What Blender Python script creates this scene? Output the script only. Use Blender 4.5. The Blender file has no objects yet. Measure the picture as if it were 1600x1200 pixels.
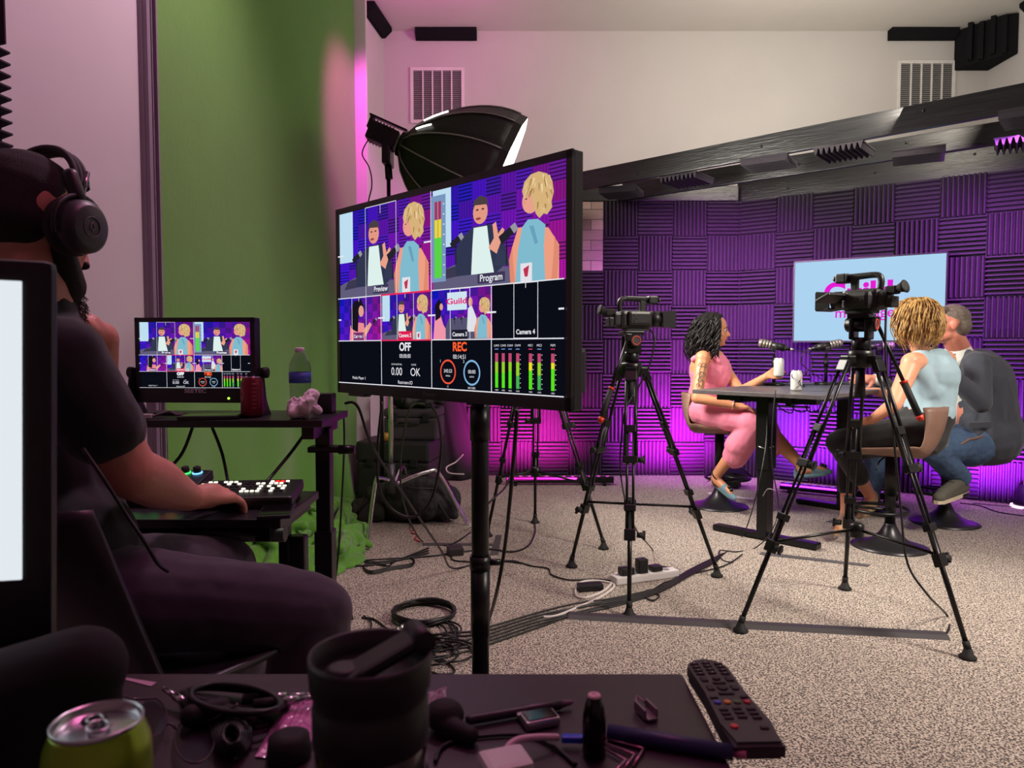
import bpy, bmesh, math, random
from mathutils import Vector, Matrix, Euler, Quaternion
random.seed(7)
PI = math.pi
COL = bpy.context.scene.collection
SC = bpy.context.scene
# ---------------------------------------------------------------- camera, world, lights, exposure
FP = 1150.0                      # focal length in pixels of the 1600 px wide frame
CAMH = 1.15
PITCH = math.atan(57 / FP)
cd = bpy.data.cameras.new('camera'); cam = bpy.data.objects.new('camera', cd); COL.objects.link(cam)
cd.sensor_width = 36; cd.lens = 36 * FP / 1600; cd.clip_start = .02; cd.clip_end = 60
cam.location = (0, 0, CAMH); cam.rotation_euler = (PI / 2 - PITCH, 0, 0)
cd.dof.use_dof = True; cd.dof.focus_distance = 3.0; cd.dof.aperture_fstop = 9
SC.camera = cam
SC.view_settings.view_transform = 'Standard'; SC.view_settings.look = 'None'
SC.view_settings.exposure = 0.0; SC.view_settings.gamma = 1; SC.view_settings.use_curve_mapping = False

w = bpy.data.worlds.new('world'); SC.world = w; w.use_nodes = True
w.node_tree.nodes['Background'].inputs[0].default_value = (.35, .2, .32, 1)
w.node_tree.nodes['Background'].inputs[1].default_value = .05

def ray(px, py):
    u = (px - 800) / FP; v = (600 - py) / FP
    return Vector((u, math.cos(PITCH) + v * math.sin(PITCH), -math.sin(PITCH) + v * math.cos(PITCH)))
def P(px, py, D):
    r = ray(px, py); return Vector((0, 0, CAMH)) + r * (D / r.y)
def F(px, py, z=0.0):
    r = ray(px, py); return Vector((0, 0, CAMH)) + r * ((z - CAMH) / r.z)

def lamp(name, kind, loc, target, power, col, size=.3, size_y=None, spot=None, blend=.4, shape=None, spread=180):
    l = bpy.data.lights.new(name, kind); l.energy = power; l.color = col
    if kind == 'AREA':
        l.size = size; l.spread = math.radians(spread)
        if shape: l.shape = shape
        if size_y: l.shape = 'RECTANGLE'; l.size_y = size_y
    elif kind == 'SPOT':
        l.spot_size = math.radians(spot or 90); l.spot_blend = blend; l.shadow_soft_size = size
    else: l.shadow_soft_size = size
    o = bpy.data.objects.new(name, l); COL.objects.link(o); o.location = loc
    d = Vector(target) - Vector(loc); o.rotation_euler = d.to_track_quat('-Z', 'Y').to_euler()
    return o
SB_HEAD = P(628, 226, 4.45); SB_RIM = P(769, 289, 4.47)          # softbox speed ring and front centre
SBAX = (SB_RIM - SB_HEAD).normalized()
lamp('softbox_light', 'AREA', SB_RIM + SBAX * .09, SB_RIM + SBAX * 2, 56, (1, .93, .82), .8, shape='DISK', spread=125)
lamp('set_key_light', 'AREA', (3.2, 1.5, 3.2), (1.5, 3.5, .0), 54, (1, .91, .78), .9, shape='DISK', spread=85)
lamp('ceiling_fill', 'AREA', (2.3, 4.3, 2.9), (1.5, 6.1, 3.75), 56, (1, .90, .76), .8)  # added fill for the ceiling and upper wall, no fixture stands there
lamp('pink_wall_fill', 'SPOT', (-.3, 4.4, 3.5), (-.2, 6.6, 3.2), 34, (1, .40, .62), .2, spot=100, blend=.9)  # added fill that turns the left of the back wall pink
lamp('pink_wash_light', 'SPOT', (-.50, 4.45, 3.5), (-1.10, 5.45, 2.4), 210, (1, .08, .74), .08, spot=62, blend=.7)
lamp('pink_ceiling_light', 'SPOT', (-.55, 5.2, 3.45), (-.75, 6.1, 3.95), 22, (1, .05, .62), .05, spot=130, blend=.9)
lamp('mauve_wall_light', 'SPOT', (-.4, 3.0, 3.75), (-1.6, 2.5, 1.7), 165, (1, .62, .80), .2, spot=105, blend=.9)
lamp('pink_desk_fill', 'AREA', (.3, 1.4, 3.6), (-.3, .9, .8), 17, (1, .22, .52), .6)  # unseen fill added over the foreground, stands for stray room light
lamp('violet_floor_light', 'AREA', (3.25, 5.02, .10), (3.50, 5.50, .45), 85, (.42, .02, 1), .5, .12, spread=80)
lamp('violet_wash_light', 'AREA', (2.25, 5.66, .10), (2.55, 6.12, .45), 80, (.38, .02, 1), .6, .12, spread=80)
lamp('magenta_floor_light', 'AREA', (1.45, 5.98, .10), (1.45, 6.55, .45), 85, (.80, .01, 1), .7, .12, spread=80)
lamp('pink_floor_light', 'AREA', (.2, 5.98, .10), (.1, 6.55, .45), 44, (1, .02, .60), .7, .12, spread=80)
lamp('violet_foam_fill', 'AREA', (1.6, 4.9, 2.25), (1.8, 6.6, 1.3), 48, (.72, .11, 1), .9, .2, spread=80)  # added violet fill for the upper foam rows, no lamp hangs here
lamp('violet_foam_fill', 'AREA', (3.15, 4.45, 2.35), (3.25, 5.7, 1.5), 36, (.66, .11, 1), .7, .2, spread=90)  # second added fill, brightens the foam at the far right

# ---------------------------------------------------------------- materials
def c(r, g=None, b=None):
    if g is None: r, g, b = r
    f = lambda v: ((v / 255 + .055) / 1.055) ** 2.4 if v > 10 else v / 255 / 12.92
    return (f(r), f(g), f(b), 1)
MATS = {}
def mat(name, col, rough=.6, metal=0, noise=None, bump=None, emit=None, alpha=None, trans=0, coat=0, sheen=0, spec=None, sss=0):
    """noise=(scale, second colour, contrast)  bump=(scale, strength)"""
    if name in MATS: return MATS[name]
    m = bpy.data.materials.new(name); m.use_nodes = True; MATS[name] = m
    nt = m.node_tree; b = nt.nodes['Principled BSDF']
    b.inputs['Base Color'].default_value = col if len(col) == 4 else c(*col)
    b.inputs['Roughness'].default_value = rough; b.inputs['Metallic'].default_value = metal
    if trans: b.inputs['Transmission Weight'].default_value = trans
    if coat: b.inputs['Coat Weight'].default_value = coat
    if sheen: b.inputs['Sheen Weight'].default_value = sheen
    if spec is not None: b.inputs['Specular IOR Level'].default_value = spec
    if sss:
        b.inputs['Subsurface Weight'].default_value = sss; b.inputs['Subsurface Radius'].default_value = (.02, .008, .004)
        b.inputs['Subsurface Scale'].default_value = .4
    if alpha is not None: b.inputs['Alpha'].default_value = alpha
    if emit: b.inputs['Emission Color'].default_value = emit[0]; b.inputs['Emission Strength'].default_value = emit[1]
    tc = nt.nodes.new('ShaderNodeTexCoord')
    n = nt.nodes.new('ShaderNodeTexNoise'); n.inputs['Detail'].default_value = 4
    nt.links.new(tc.outputs['Object'], n.inputs['Vector'])
    sc, c2, k = noise if noise else (14, None, .5)
    n.inputs['Scale'].default_value = sc
    if c2 is None:
        base = b.inputs['Base Color'].default_value; c2 = tuple(v * .88 for v in base[:3]) + (1,)
    r = nt.nodes.new('ShaderNodeValToRGB'); r.color_ramp.elements[0].position = .5 - .5 * (1 - k); r.color_ramp.elements[1].position = .5 + .5 * (1 - k)
    r.color_ramp.elements[0].color = tuple(b.inputs['Base Color'].default_value); r.color_ramp.elements[1].color = c2
    nt.links.new(n.outputs['Fac'], r.inputs['Fac']); nt.links.new(r.outputs['Color'], b.inputs['Base Color'])
    if bump:
        n2 = nt.nodes.new('ShaderNodeTexNoise'); n2.inputs['Scale'].default_value = bump[0]; n2.inputs['Detail'].default_value = 3
        nt.links.new(tc.outputs['Object'], n2.inputs['Vector'])
        bp = nt.nodes.new('ShaderNodeBump'); bp.inputs['Strength'].default_value = bump[1]; bp.inputs['Distance'].default_value = .01
        nt.links.new(n2.outputs['Fac'], bp.inputs['Height']); nt.links.new(bp.outputs['Normal'], b.inputs['Normal'])
    return m
def emis(name, col, strength):
    if name in MATS: return MATS[name]
    m = bpy.data.materials.new(name); m.use_nodes = True; MATS[name] = m
    nt = m.node_tree; nt.nodes.clear()
    e = nt.nodes.new('ShaderNodeEmission'); e.inputs[0].default_value = col; e.inputs[1].default_value = strength
    o = nt.nodes.new('ShaderNodeOutputMaterial'); nt.links.new(e.outputs[0], o.inputs[0]); return m
def screen_mat(name, strength):
    m = emis(name, (1, 1, 1, 1), strength); nt = m.node_tree
    a = nt.nodes.new('ShaderNodeAttribute'); a.attribute_name = 'pix'
    e = [n for n in nt.nodes if n.type == 'EMISSION'][0]; nt.links.new(a.outputs['Color'], e.inputs[0]); return m
def wood_mat(name, c1, c2, rough=.5, scale=(1, 14, 14), knots=False):
    m = mat(name, c1, rough, noise=(2.2, c(*c2), .3)); nt = m.node_tree
    n = [x for x in nt.nodes if x.type == 'TEX_NOISE'][0]; tc = [x for x in nt.nodes if x.type == 'TEX_COORD'][0]
    mp = nt.nodes.new('ShaderNodeMapping'); mp.inputs['Scale'].default_value = scale
    nt.links.new(tc.outputs['Object'], mp.inputs[0]); nt.links.new(mp.outputs[0], n.inputs['Vector'])
    n.inputs['Detail'].default_value = 8; n.inputs['Distortion'].default_value = .6; return m

BLK = mat('black_plastic', (20, 19, 22), .42, bump=(300, .05))
BLKM = mat('black_metal', (17, 17, 19), .35, metal=.3)
BLKR = mat('black_rubber', (14, 13, 15), .75)
CABLE = mat('cable_black', (16, 15, 18), .45)
GREYM = mat('grey_alloy', (88, 88, 92), .4, metal=.7)
SILV = mat('silver', (190, 190, 195), .25, metal=1)
CHROME = mat('chrome', (225, 225, 228), .1, metal=1)
WHITEP = mat('white_plastic', (215, 210, 210), .45)
RED = mat('red_plastic', (190, 40, 20), .4)
SKIN = mat('skin', (214, 158, 128), .5, noise=(30, c(205, 142, 115), .2), bump=(120, .06), sss=.15)

# ---------------------------------------------------------------- object helpers
W = {}
def tag(o, label=None, cat=None, group=None, kind=None):
    if label: o['label'] = label
    if cat: o['category'] = cat
    if group: o['group'] = group
    if kind: o['kind'] = kind
    return o
def thing(name, label, cat, loc=(0, 0, 0), rotz=0, group=None, rot=None):
    o = bpy.data.objects.new(name, None); COL.objects.link(o); o.empty_display_size = .05
    o.location = loc; o.rotation_euler = rot if rot is not None else (0, 0, rotz)
    W[o] = Matrix.LocRotScale(Vector(loc), o.rotation_euler.copy(), None)
    return tag(o, label, cat, group)
def dup(root, loc=None, rotz=None, label=None, group=None, rot=None):
    r = root.copy(); COL.objects.link(r)
    if loc is not None: r.location = loc
    if rotz is not None: r.rotation_euler = (0, 0, rotz)
    if rot is not None: r.rotation_euler = rot
    if label: r['label'] = label
    if group: r['group'] = group
    for ch in [x for x in bpy.data.objects if x.parent == root]:
        k = ch.copy(); COL.objects.link(k); k.parent = r
        for g in [x for x in bpy.data.objects if x.parent == ch]:
            d = g.copy(); COL.objects.link(d); d.parent = k
    return r
def frame(d):
    d = Vector(d).normalized(); a = Vector((0, 0, 1)) if abs(d.z) < .9 else Vector((1, 0, 0))
    x = d.cross(a).normalized(); return x, d.cross(x).normalized(), d
class MB:
    def __init__(s): s.bm = bmesh.new(); s.M = Matrix.Identity(4); s.mi = 0; s.colr = None
    def _v(s, p): return s.bm.verts.new(s.M @ Vector(p))
    def _f(s, vs, smooth=False):
        try:
            f = s.bm.faces.new(vs); f.material_index = s.mi; f.smooth = smooth; return f
        except ValueError: return None
    def box(s, ctr, size, rot=None, bev=0, taper=None):
        cx = Vector(ctr); h = Vector(size) / 2; R = (Euler(rot).to_matrix() if rot else Matrix.Identity(3))
        tx, ty = taper or (1, 1)
        if bev: bev = min(bev, min(h) * .9)
        if not bev:
            vs = [s._v(cx + R @ Vector((x * h.x * (tx if z > 0 else 1), y * h.y * (ty if z > 0 else 1), z * h.z))) for z in (-1, 1) for y in (-1, 1) for x in (-1, 1)]
            for q in ((0, 2, 3, 1), (4, 5, 7, 6), (0, 1, 5, 4), (2, 6, 7, 3), (0, 4, 6, 2), (1, 3, 7, 5)): s._f([vs[i] for i in q])
            return s
        t = bmesh.new(); vs = [t.verts.new((x * h.x * (tx if z > 0 else 1), y * h.y * (ty if z > 0 else 1), z * h.z)) for z in (-1, 1) for y in (-1, 1) for x in (-1, 1)]
        for q in ((0, 2, 3, 1), (4, 5, 7, 6), (0, 1, 5, 4), (2, 6, 7, 3), (0, 4, 6, 2), (1, 3, 7, 5)): t.faces.new([vs[i] for i in q])
        bmesh.ops.bevel(t, geom=t.edges[:], offset=bev, segments=2, profile=.6, affect='EDGES')
        s._merge(t, Matrix.Translation(cx) @ R.to_4x4()); return s
    def _merge(s, t, M, smooth=None):
        mp = {}
        for v in t.verts: mp[v] = s._v(M @ v.co)
        for f in t.faces: s._f([mp[v] for v in f.verts], f.smooth if smooth is None else smooth)
        t.free()
    def cyl(s, p0, p1, r0, r1=None, seg=12, cap=True, smooth=True):
        r1 = r0 if r1 is None else r1; p0 = Vector(p0); p1 = Vector(p1)
        x, y, d = frame(p1 - p0)
        A = [s._v(p0 + (x * math.cos(a) + y * math.sin(a)) * r0) for a in [2 * PI * i / seg for i in range(seg)]]
        B = [s._v(p1 + (x * math.cos(a) + y * math.sin(a)) * r1) for a in [2 * PI * i / seg for i in range(seg)]]
        for i in range(seg):
            j = (i + 1) % seg; s._f([A[i], B[i], B[j], A[j]], smooth)
        if cap: s._f(A); s._f(B[::-1])
        return s
    def tube(s, pts, r, seg=6, closed=False, spline=0, radii=None):
        pts = [Vector(p) for p in pts]
        if spline: pts = catmull(pts, spline, closed)
        n = len(pts); rings = []; up = None
        for i, p in enumerate(pts):
            a = pts[(i - 1) % n] if (closed or i > 0) else p; b = pts[(i + 1) % n] if (closed or i < n - 1) else p
            d = (b - a)
            if d.length < 1e-9: d = Vector((0, 0, 1))
            d.normalize()
            if up is None: up = Vector((0, 0, 1)) if abs(d.z) < .9 else Vector((1, 0, 0))
            x = d.cross(up)
            if x.length < 1e-4: x = d.cross(Vector((.3, .9, .1)))
            x.normalize(); y = x.cross(d).normalized(); up = y
            rr = radii[min(i, len(radii) - 1)] if radii else r
            rings.append([s._v(p + (x * math.cos(t) + y * math.sin(t)) * rr) for t in [2 * PI * k / seg for k in range(seg)]])
        for i in range(n if closed else n - 1):
            A = rings[i]; B = rings[(i + 1) % n]
            for k in range(seg): s._f([A[k], A[(k + 1) % seg], B[(k + 1) % seg], B[k]], True)
        if not closed: s._f(rings[0][::-1]); s._f(rings[-1])
        return s
    def lathe(s, prof, ctr=(0, 0, 0), axis=(0, 0, 1), seg=24, smooth=True, cap=True):
        x, y, d = frame(axis); ctr = Vector(ctr); rings = []
        for r, h in prof:
            rings.append([s._v(ctr + d * h + (x * math.cos(t) + y * math.sin(t)) * max(r, 1e-5)) for t in [2 * PI * k / seg for k in range(seg)]])
        for A, B in zip(rings, rings[1:]):
            for k in range(seg): s._f([A[k], B[k], B[(k + 1) % seg], A[(k + 1) % seg]], smooth)
        if cap: s._f(rings[0]); s._f(rings[-1][::-1])
        return s
    def ell(s, ctr, rad, rot=None, u=14, v=9):
        R = Euler(rot).to_matrix() if rot else Matrix.Identity(3); ctr = Vector(ctr)
        if not hasattr(rad, '__len__'): rad = (rad,) * 3
        top = s._v(ctr + R @ Vector((0, 0, rad[2]))); bot = s._v(ctr + R @ Vector((0, 0, -rad[2]))); rings = []
        for i in range(1, v):
            ph = PI * i / v
            rings.append([s._v(ctr + R @ Vector((rad[0] * math.sin(ph) * math.cos(t), rad[1] * math.sin(ph) * math.sin(t), rad[2] * math.cos(ph)))) for t in [2 * PI * k / u for k in range(u)]])
        for k in range(u):
            j = (k + 1) % u; s._f([top, rings[0][k], rings[0][j]], True); s._f([bot, rings[-1][j], rings[-1][k]], True)
            for A, B in zip(rings, rings[1:]): s._f([A[k], B[k], B[j], A[j]], True)
        return s
    def cap(s, p0, p1, r0, r1=None, seg=14):        # tapered capsule, closed
        r1 = r0 if r1 is None else r1; p0 = Vector(p0); p1 = Vector(p1); d = p1 - p0; L = d.length
        if L < 1e-6: return s.ell(p0, r0)
        prof = [(r0 * math.cos(a), r0 * math.sin(a)) for a in [-PI / 2 + PI / 2 * i / 4 for i in range(5)]]
        prof += [(r1 * math.cos(a), L + r1 * math.sin(a)) for a in [PI / 2 * i / 4 for i in range(5)]]
        return s.lathe(prof, p0, d, seg, cap=True)
    def prism(s, poly, h, M=None):        # polygon in XY, extruded to +z by h
        M = M or Matrix.Identity(4)
        A = [s._v(M @ Vector((x, y, 0))) for x, y in poly]; B = [s._v(M @ Vector((x, y, h))) for x, y in poly]
        s._f(A[::-1]); s._f(B); n = len(A)
        for i in range(n): s._f([A[i], A[(i + 1) % n], B[(i + 1) % n], B[i]])
        return s
    def grid(s, fn, nu, nv, smooth=True):
        V = [[s._v(fn(i / nu, j / nv)) for j in range(nv + 1)] for i in range(nu + 1)]
        for i in range(nu):
            for j in range(nv): s._f([V[i][j], V[i + 1][j], V[i + 1][j + 1], V[i][j + 1]], smooth)
        return s
    def build(s, name, mats, parent=None, local=False, fix=True):
        if fix: bmesh.ops.recalc_face_normals(s.bm, faces=s.bm.faces[:])
        me = bpy.data.meshes.new(name); s.bm.to_mesh(me); s.bm.free()
        for m in (mats if isinstance(mats, (list, tuple)) else [mats]): me.materials.append(m)
        o = bpy.data.objects.new(name, me); COL.objects.link(o)
        if parent is not None:
            o.parent = parent
            if parent in W:
                W[o] = W[parent]
                if not local: me.transform(W[parent].inverted())
        else:
            if not local:                        # put a free-standing mesh's origin at its base
                xs = [v.co for v in me.vertices]
                if xs:
                    ctr = Vector(((min(v.x for v in xs) + max(v.x for v in xs)) / 2, (min(v.y for v in xs) + max(v.y for v in xs)) / 2, min(v.z for v in xs)))
                    me.transform(Matrix.Translation(-ctr)); o.location = ctr; W[o] = Matrix.Translation(ctr)
            else: W[o] = Matrix.Identity(4)
        return o
def catmull(pts, k, closed=False):
    n = len(pts); out = []
    for i in range(n if closed else n - 1):
        g = lambda j: pts[j % n] if closed else pts[max(0, min(n - 1, j))]
        a, b, cc, d = g(i - 1), g(i), g(i + 1), g(i + 2)
        for q in range(k):
            t = q / k
            out.append(.5 * ((2 * b) + (cc - a) * t + (2 * a - 5 * b + 4 * cc - d) * t * t + (3 * b - a - 3 * cc + d) * t ** 3))
    if not closed: out.append(pts[-1])
    return out
def bake(o, mods):
    """apply modifiers to object o's mesh"""
    for k, kw in mods:
        m = o.modifiers.new(k, k)
        for a, b in kw.items(): setattr(m, a, b)
    dg = bpy.context.evaluated_depsgraph_get(); dg.update()
    me = bpy.data.meshes.new_from_object(o.evaluated_get(dg)); old = o.data
    o.modifiers.clear(); o.data = me; bpy.data.meshes.remove(old)
    for p in me.polygons: p.use_smooth = True
    return o
def blob(name, mb, m, parent, vox=.007, smooth=6, disp=None):
    o = mb.build(name, m, parent)
    bake(o, [('REMESH', dict(mode='VOXEL', voxel_size=vox, use_smooth_shade=True)), ('SMOOTH', dict(factor=.5, iterations=smooth))])
    if disp:                                     # gentle cloth folds: (amplitude, frequency)
        from mathutils import noise
        N_ = [v.normal.copy() for v in o.data.vertices]
        for v, vn in zip(o.data.vertices, N_):
            q = Vector((v.co.x * disp[1], v.co.y * disp[1], v.co.z * disp[1] * .6))
            v.co += vn * (disp[0] * noise.noise(q) + disp[0] * .5 * abs(noise.noise(q * 2.3)))
    return o
def cable(name, label, pts, r=.004, m=None, parent=None, group=None, spl=6):
    mb = MB().tube(pts, r, 6, spline=spl); o = mb.build(name, m or CABLE, parent)
    if parent is None: tag(o, label, 'cable', group)
    return o
def text_mesh(body, size, align='CENTER', bold=0.0):
    cu = bpy.data.curves.new('t', 'FONT'); cu.body = body; cu.size = size; cu.align_x = align; cu.align_y = 'CENTER'; cu.offset = bold
    ob = bpy.data.objects.new('t', cu); COL.objects.link(ob)
    dg = bpy.context.evaluated_depsgraph_get(); dg.update()
    me = bpy.data.meshes.new_from_object(ob.evaluated_get(dg)); bpy.data.objects.remove(ob); bpy.data.curves.remove(cu)
    return me
def text_obj(name, body, size, M, m, parent, bold=0, align='CENTER', local=True, sx=1):
    me = text_mesh(body, size, align, bold); me.transform(Matrix.Diagonal((sx, 1, 1, 1))); me.transform(M); me.materials.append(m)
    o = bpy.data.objects.new(name, me); COL.objects.link(o); o.parent = parent; W[o] = W[parent]
    if not local: me.transform(W[parent].inverted())
    return o
class Paint:
    """flat picture for a display: coloured shapes in layers, on one mesh"""
    def __init__(s, M, dz=.00012): s.bm = bmesh.new(); s.lay = s.bm.loops.layers.float_color.new('pix'); s.M = M; s.k = 0; s.dz = dz; s.T = (0, 0, 1, 1)
    def pt(s, x, y): ox, oy, sx, sy = s.T; return s.M @ Vector((ox + x * sx, oy + y * sy, s.k * s.dz))
    def up(s): s.k += 1; return s
    def poly(s, pts, col):
        s.k += 1; vs = [s.bm.verts.new(s.pt(x, y)) for x, y in pts]; f = s.bm.faces.new(vs)
        for l in f.loops: l[s.lay] = c(*col)
    def rect(s, x0, y0, x1, y1, col): s.poly([(x0, y0), (x1, y0), (x1, y1), (x0, y1)], col)
    def ellp(s, x, y, rx, ry, col, n=20, a=0):
        s.poly([(x + rx * math.cos(t) * math.cos(a) - ry * math.sin(t) * math.sin(a), y + rx * math.cos(t) * math.sin(a) + ry * math.sin(t) * math.cos(a)) for t in [2 * PI * i / n for i in range(n)]], col)
    def ring(s, x, y, r, w_, col, n=28):
        s.k += 1
        for i in range(n):
            a, b = 2 * PI * i / n, 2 * PI * (i + 1) / n
            q = [(x + rr * math.cos(t), y + rr * math.sin(t)) for rr, t in ((r, a), (r, b), (r - w_, b), (r - w_, a))]
            f = s.bm.faces.new([s.bm.verts.new(s.pt(*z)) for z in q])
            for l in f.loops: l[s.lay] = c(*col)
    def text(s, x, y, body, size, col, bold=0, sx=1):
        s.k += 1; me = text_mesh(body, size, 'CENTER', bold); vs = [s.bm.verts.new(s.pt(x + v.co.x * sx, y + v.co.y)) for v in me.vertices]
        for p in me.polygons:
            try: f = s.bm.faces.new([vs[i] for i in p.vertices])
            except ValueError: continue
            for l in f.loops: l[s.lay] = c(*col)
        bpy.data.meshes.remove(me)
    def build(s, name, m, parent):
        me = bpy.data.meshes.new(name); s.bm.to_mesh(me); s.bm.free(); me.materials.append(m)
        o = bpy.data.objects.new(name, me); COL.objects.link(o); o.parent = parent; W[o] = W[parent]; return o
def struct(o): o['kind'] = 'structure'; return o
# ================================================================= ROOM
def wl(y, off=0.0): return Vector((-1.13 - .12 * (6.62 - y) + off, y, 0))       # left wall line
CEIL = 3.93
carpet = mat('carpet', (196, 182, 170), .95, noise=(430, c(70, 62, 62), .86), bump=(700, .35))
_n = [x for x in carpet.node_tree.nodes if x.type == 'TEX_NOISE'][0]; _n.inputs['Detail'].default_value = 2.5; _n.inputs['Scale'].default_value = 158
PAINTW = mat('wall_paint', (190, 187, 185), .85, noise=(3, c(184, 181, 180), .3), bump=(220, .04))
CEILM = mat('ceiling_paint', (205, 202, 196), .9, noise=(3, c(199, 196, 190), .3), bump=(180, .08))
mb = MB(); mb.box((1.2, 2.7, -.05), (6.9, 8.6, .1)); struct(mb.build('floor', carpet))
mb = MB(); mb.box((1.2, 2.7, CEIL + .05), (6.9, 8.6, .1)); struct(mb.build('ceiling', CEILM))
mb = MB(); mb.box((1.2, 6.68, CEIL / 2), (6.9, .12, CEIL)); struct(mb.build('wall_back', PAINTW))
mb = MB(); mb.box((4.26, 2.7, CEIL / 2), (.12, 8.6, CEIL)); struct(mb.build('wall_right', PAINTW))
mb = MB(); mb.box((1.2, -1.56, CEIL / 2), (6.9, .12, CEIL)); struct(mb.build('wall_front', PAINTW))
a, b = wl(6.64), wl(-1.5)
e_ = wl(5.34); mb = MB(); mb.prism([(a.x, a.y), (e_.x, e_.y), (e_.x + .14, e_.y), (b.x + .14, b.y), (b.x - .12, b.y), (a.x - .12, a.y)], CEIL); struct(mb.build('wall_left', PAINTW))
# narrow return of the wall, next to the green cloth
mb = MB(); mb.box((-1.16, 5.366, CEIL / 2), (.24, .05, CEIL)); struct(mb.build('trim_1', PAINTW))
# corner moulding left of the green cloth
TRIM = mat('moulding', (128, 116, 130), .4, noise=(4, c(118, 106, 120), .4))
mb = MB()
for dx, y0, y1 in ((.012, 2.888, 2.966), (.030, 2.892, 2.918), (.022, 2.924, 2.934), (.024, 2.940, 2.948), (.036, 2.953, 2.964)):
    x0 = wl(2.93).x + .14
    mb.prism([(x0 - .02, y0), (x0 + dx, y0), (x0 + dx, y1), (x0 - .02, y1)], CEIL)
struct(mb.build('trim_2', TRIM))
# low white skirting under the foam
SK = mat('skirting_paint', (205, 200, 205), .4)
mb = MB(); mb.box((.45, 6.605, .03), (3.1, .025, .06)); struct(mb.build('baseboard_back', SK))
mb = MB(); mb.prism([(wl(6.6).x, 6.6), (wl(5.4).x, 5.4), (wl(5.4).x + .015, 5.4), (wl(6.6).x + .015, 6.6)], .09); struct(mb.build('baseboard_left', SK))
# diagonal partition that carries foam
PC = Vector((2.03, 6.52, 0)); PD = Vector((.81, -.585, 0)).normalized(); PN = Vector((-PD.y, PD.x, 0))  # PN points behind
if PN.y < 0: PN = -PN
mb = MB()
p1 = PC + PD * 2.66; q = [PC + PN * .055, p1 + PN * .055, p1 + PN * .15, PC + PN * .15]
mb.prism([(v.x, v.y) for v in q], 2.435); struct(mb.build('wall_diagonal', PAINTW))
# ----------------------------------------------------------------- foam tiles
FOAM = mat('charcoal_foam', (60, 56, 62), .95, noise=(60, c(50, 47, 53), .4), bump=(700, .15), spec=.15)
TS = .3048
def foam_mesh(vert, n=9, depth=.036, base=.010):
    mb = MB(); pr = []
    g = TS / n - .0001
    for i in range(n):
        z = .001 + i * (TS - .002) / n; s_ = (TS - .002) / n
        pr += [(z, base), (z + s_ * .14, base), (z + s_ * .44, base + depth), (z + s_ * .60, base + depth), (z + s_ * .90, base)]
    pr.append((TS - .001, base))
    h = TS / 2 - .001
    def pt(a, d, u): return (u, -d, a) if not vert else (a - TS / 2, -d, u + TS / 2)
    A = [mb._v(pt(z, d, -h)) for z, d in pr]; B = [mb._v(pt(z, d, h)) for z, d in pr]
    A0 = [mb._v(pt(z, 0, -h)) for z in (pr[0][0], pr[-1][0])]; B0 = [mb._v(pt(z, 0, h)) for z in (pr[0][0], pr[-1][0])]
    for i in range(len(pr) - 1): mb._f([A[i], A[i + 1], B[i + 1], B[i]])
    mb._f([A0[0]] + A + [A0[1]]); mb._f([B0[0]] + B + [B0[1]]); mb._f([A0[0], A0[1], B0[1], B0[0]])
    mb._f([A0[0], A[0], B[0], B0[0]]); mb._f([A0[1], A[-1], B[-1], B0[1]])
    o = mb.build('acoustic_foam_tile', FOAM, local=True); return o
fv = foam_mesh(True); fh = foam_mesh(False)
fused = {0: False, 1: False}
ROWN = ['bottom row', 'second row up', 'third row up', 'fourth row up', 'fifth row up', 'sixth row up', 'row below the top', 'top row']
ORD = ['first', 'second', 'third', 'fourth', 'fifth', 'sixth', 'seventh', 'eighth', 'ninth', 'tenth']
def foam(vert, loc, rotz, label, group, rot=None):
    src = fv if vert else fh
    if not fused[vert]: o = src; fused[vert] = True
    else: o = src.copy(); COL.objects.link(o)
    o.location = loc; o.rotation_euler = rot if rot else (0, 0, rotz)
    return tag(o, label, 'foam tile', group)
for i in range(8):
    for r in range(8):
        x = 2.03 - TS * (8 - i) + TS / 2
        if r >= 6 and i < 4: continue
        v = ((i - 4) + (7 - r)) % 2 == 0
        foam(v, (x, 6.60, r * TS + .002), 0, '%s-ridged foam tile, straight back wall, %s, %s column from the %s' % ('upright' if v else 'level', ROWN[r], ORD[i] if i < 4 else ORD[7 - i], 'left' if i < 4 else 'bend'), 'acoustic foam tiles on the set walls')
ang = math.atan2(PD.y, PD.x)
for j in range(8):
    for r in range(8):
        p = PC + PD * (TS * (j + .5) - .028) + PN * .053
        v = (j + (7 - r)) % 2 == 1
        foam(v, (p.x, p.y, r * TS + .002), ang, '%s-ridged foam tile, angled wall, %s, %s column from the bend' % ('upright' if v else 'level', ROWN[r], ORD[j]), 'acoustic foam tiles on the set walls')
q_ = PC + PN * .05
mb = MB(); mb.prism([(2.012, 6.56), (q_.x - .03, q_.y + .01), (q_.x + .05, q_.y + .03), (2.05, 6.66)], 2.44); struct(mb.build('seam_filler', FOAM))  # added dark filler, hides light leaking through the joint at the bend
# tiles on the mauve left wall at the frame edge
for k, (v, z) in enumerate(((True, 2.032), (False, 1.725))):
    y = 2.212 - TS / 2; p = wl(y, .14)
    foam(v, (p.x + .002, p.y, z), PI / 2 - math.atan(.12), ('upright' if v else 'level') + '-ridged black foam tile on the mauve wall at the left edge, %s the other one' % ('above' if v else 'below'), 'foam tiles on the mauve wall')
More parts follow.
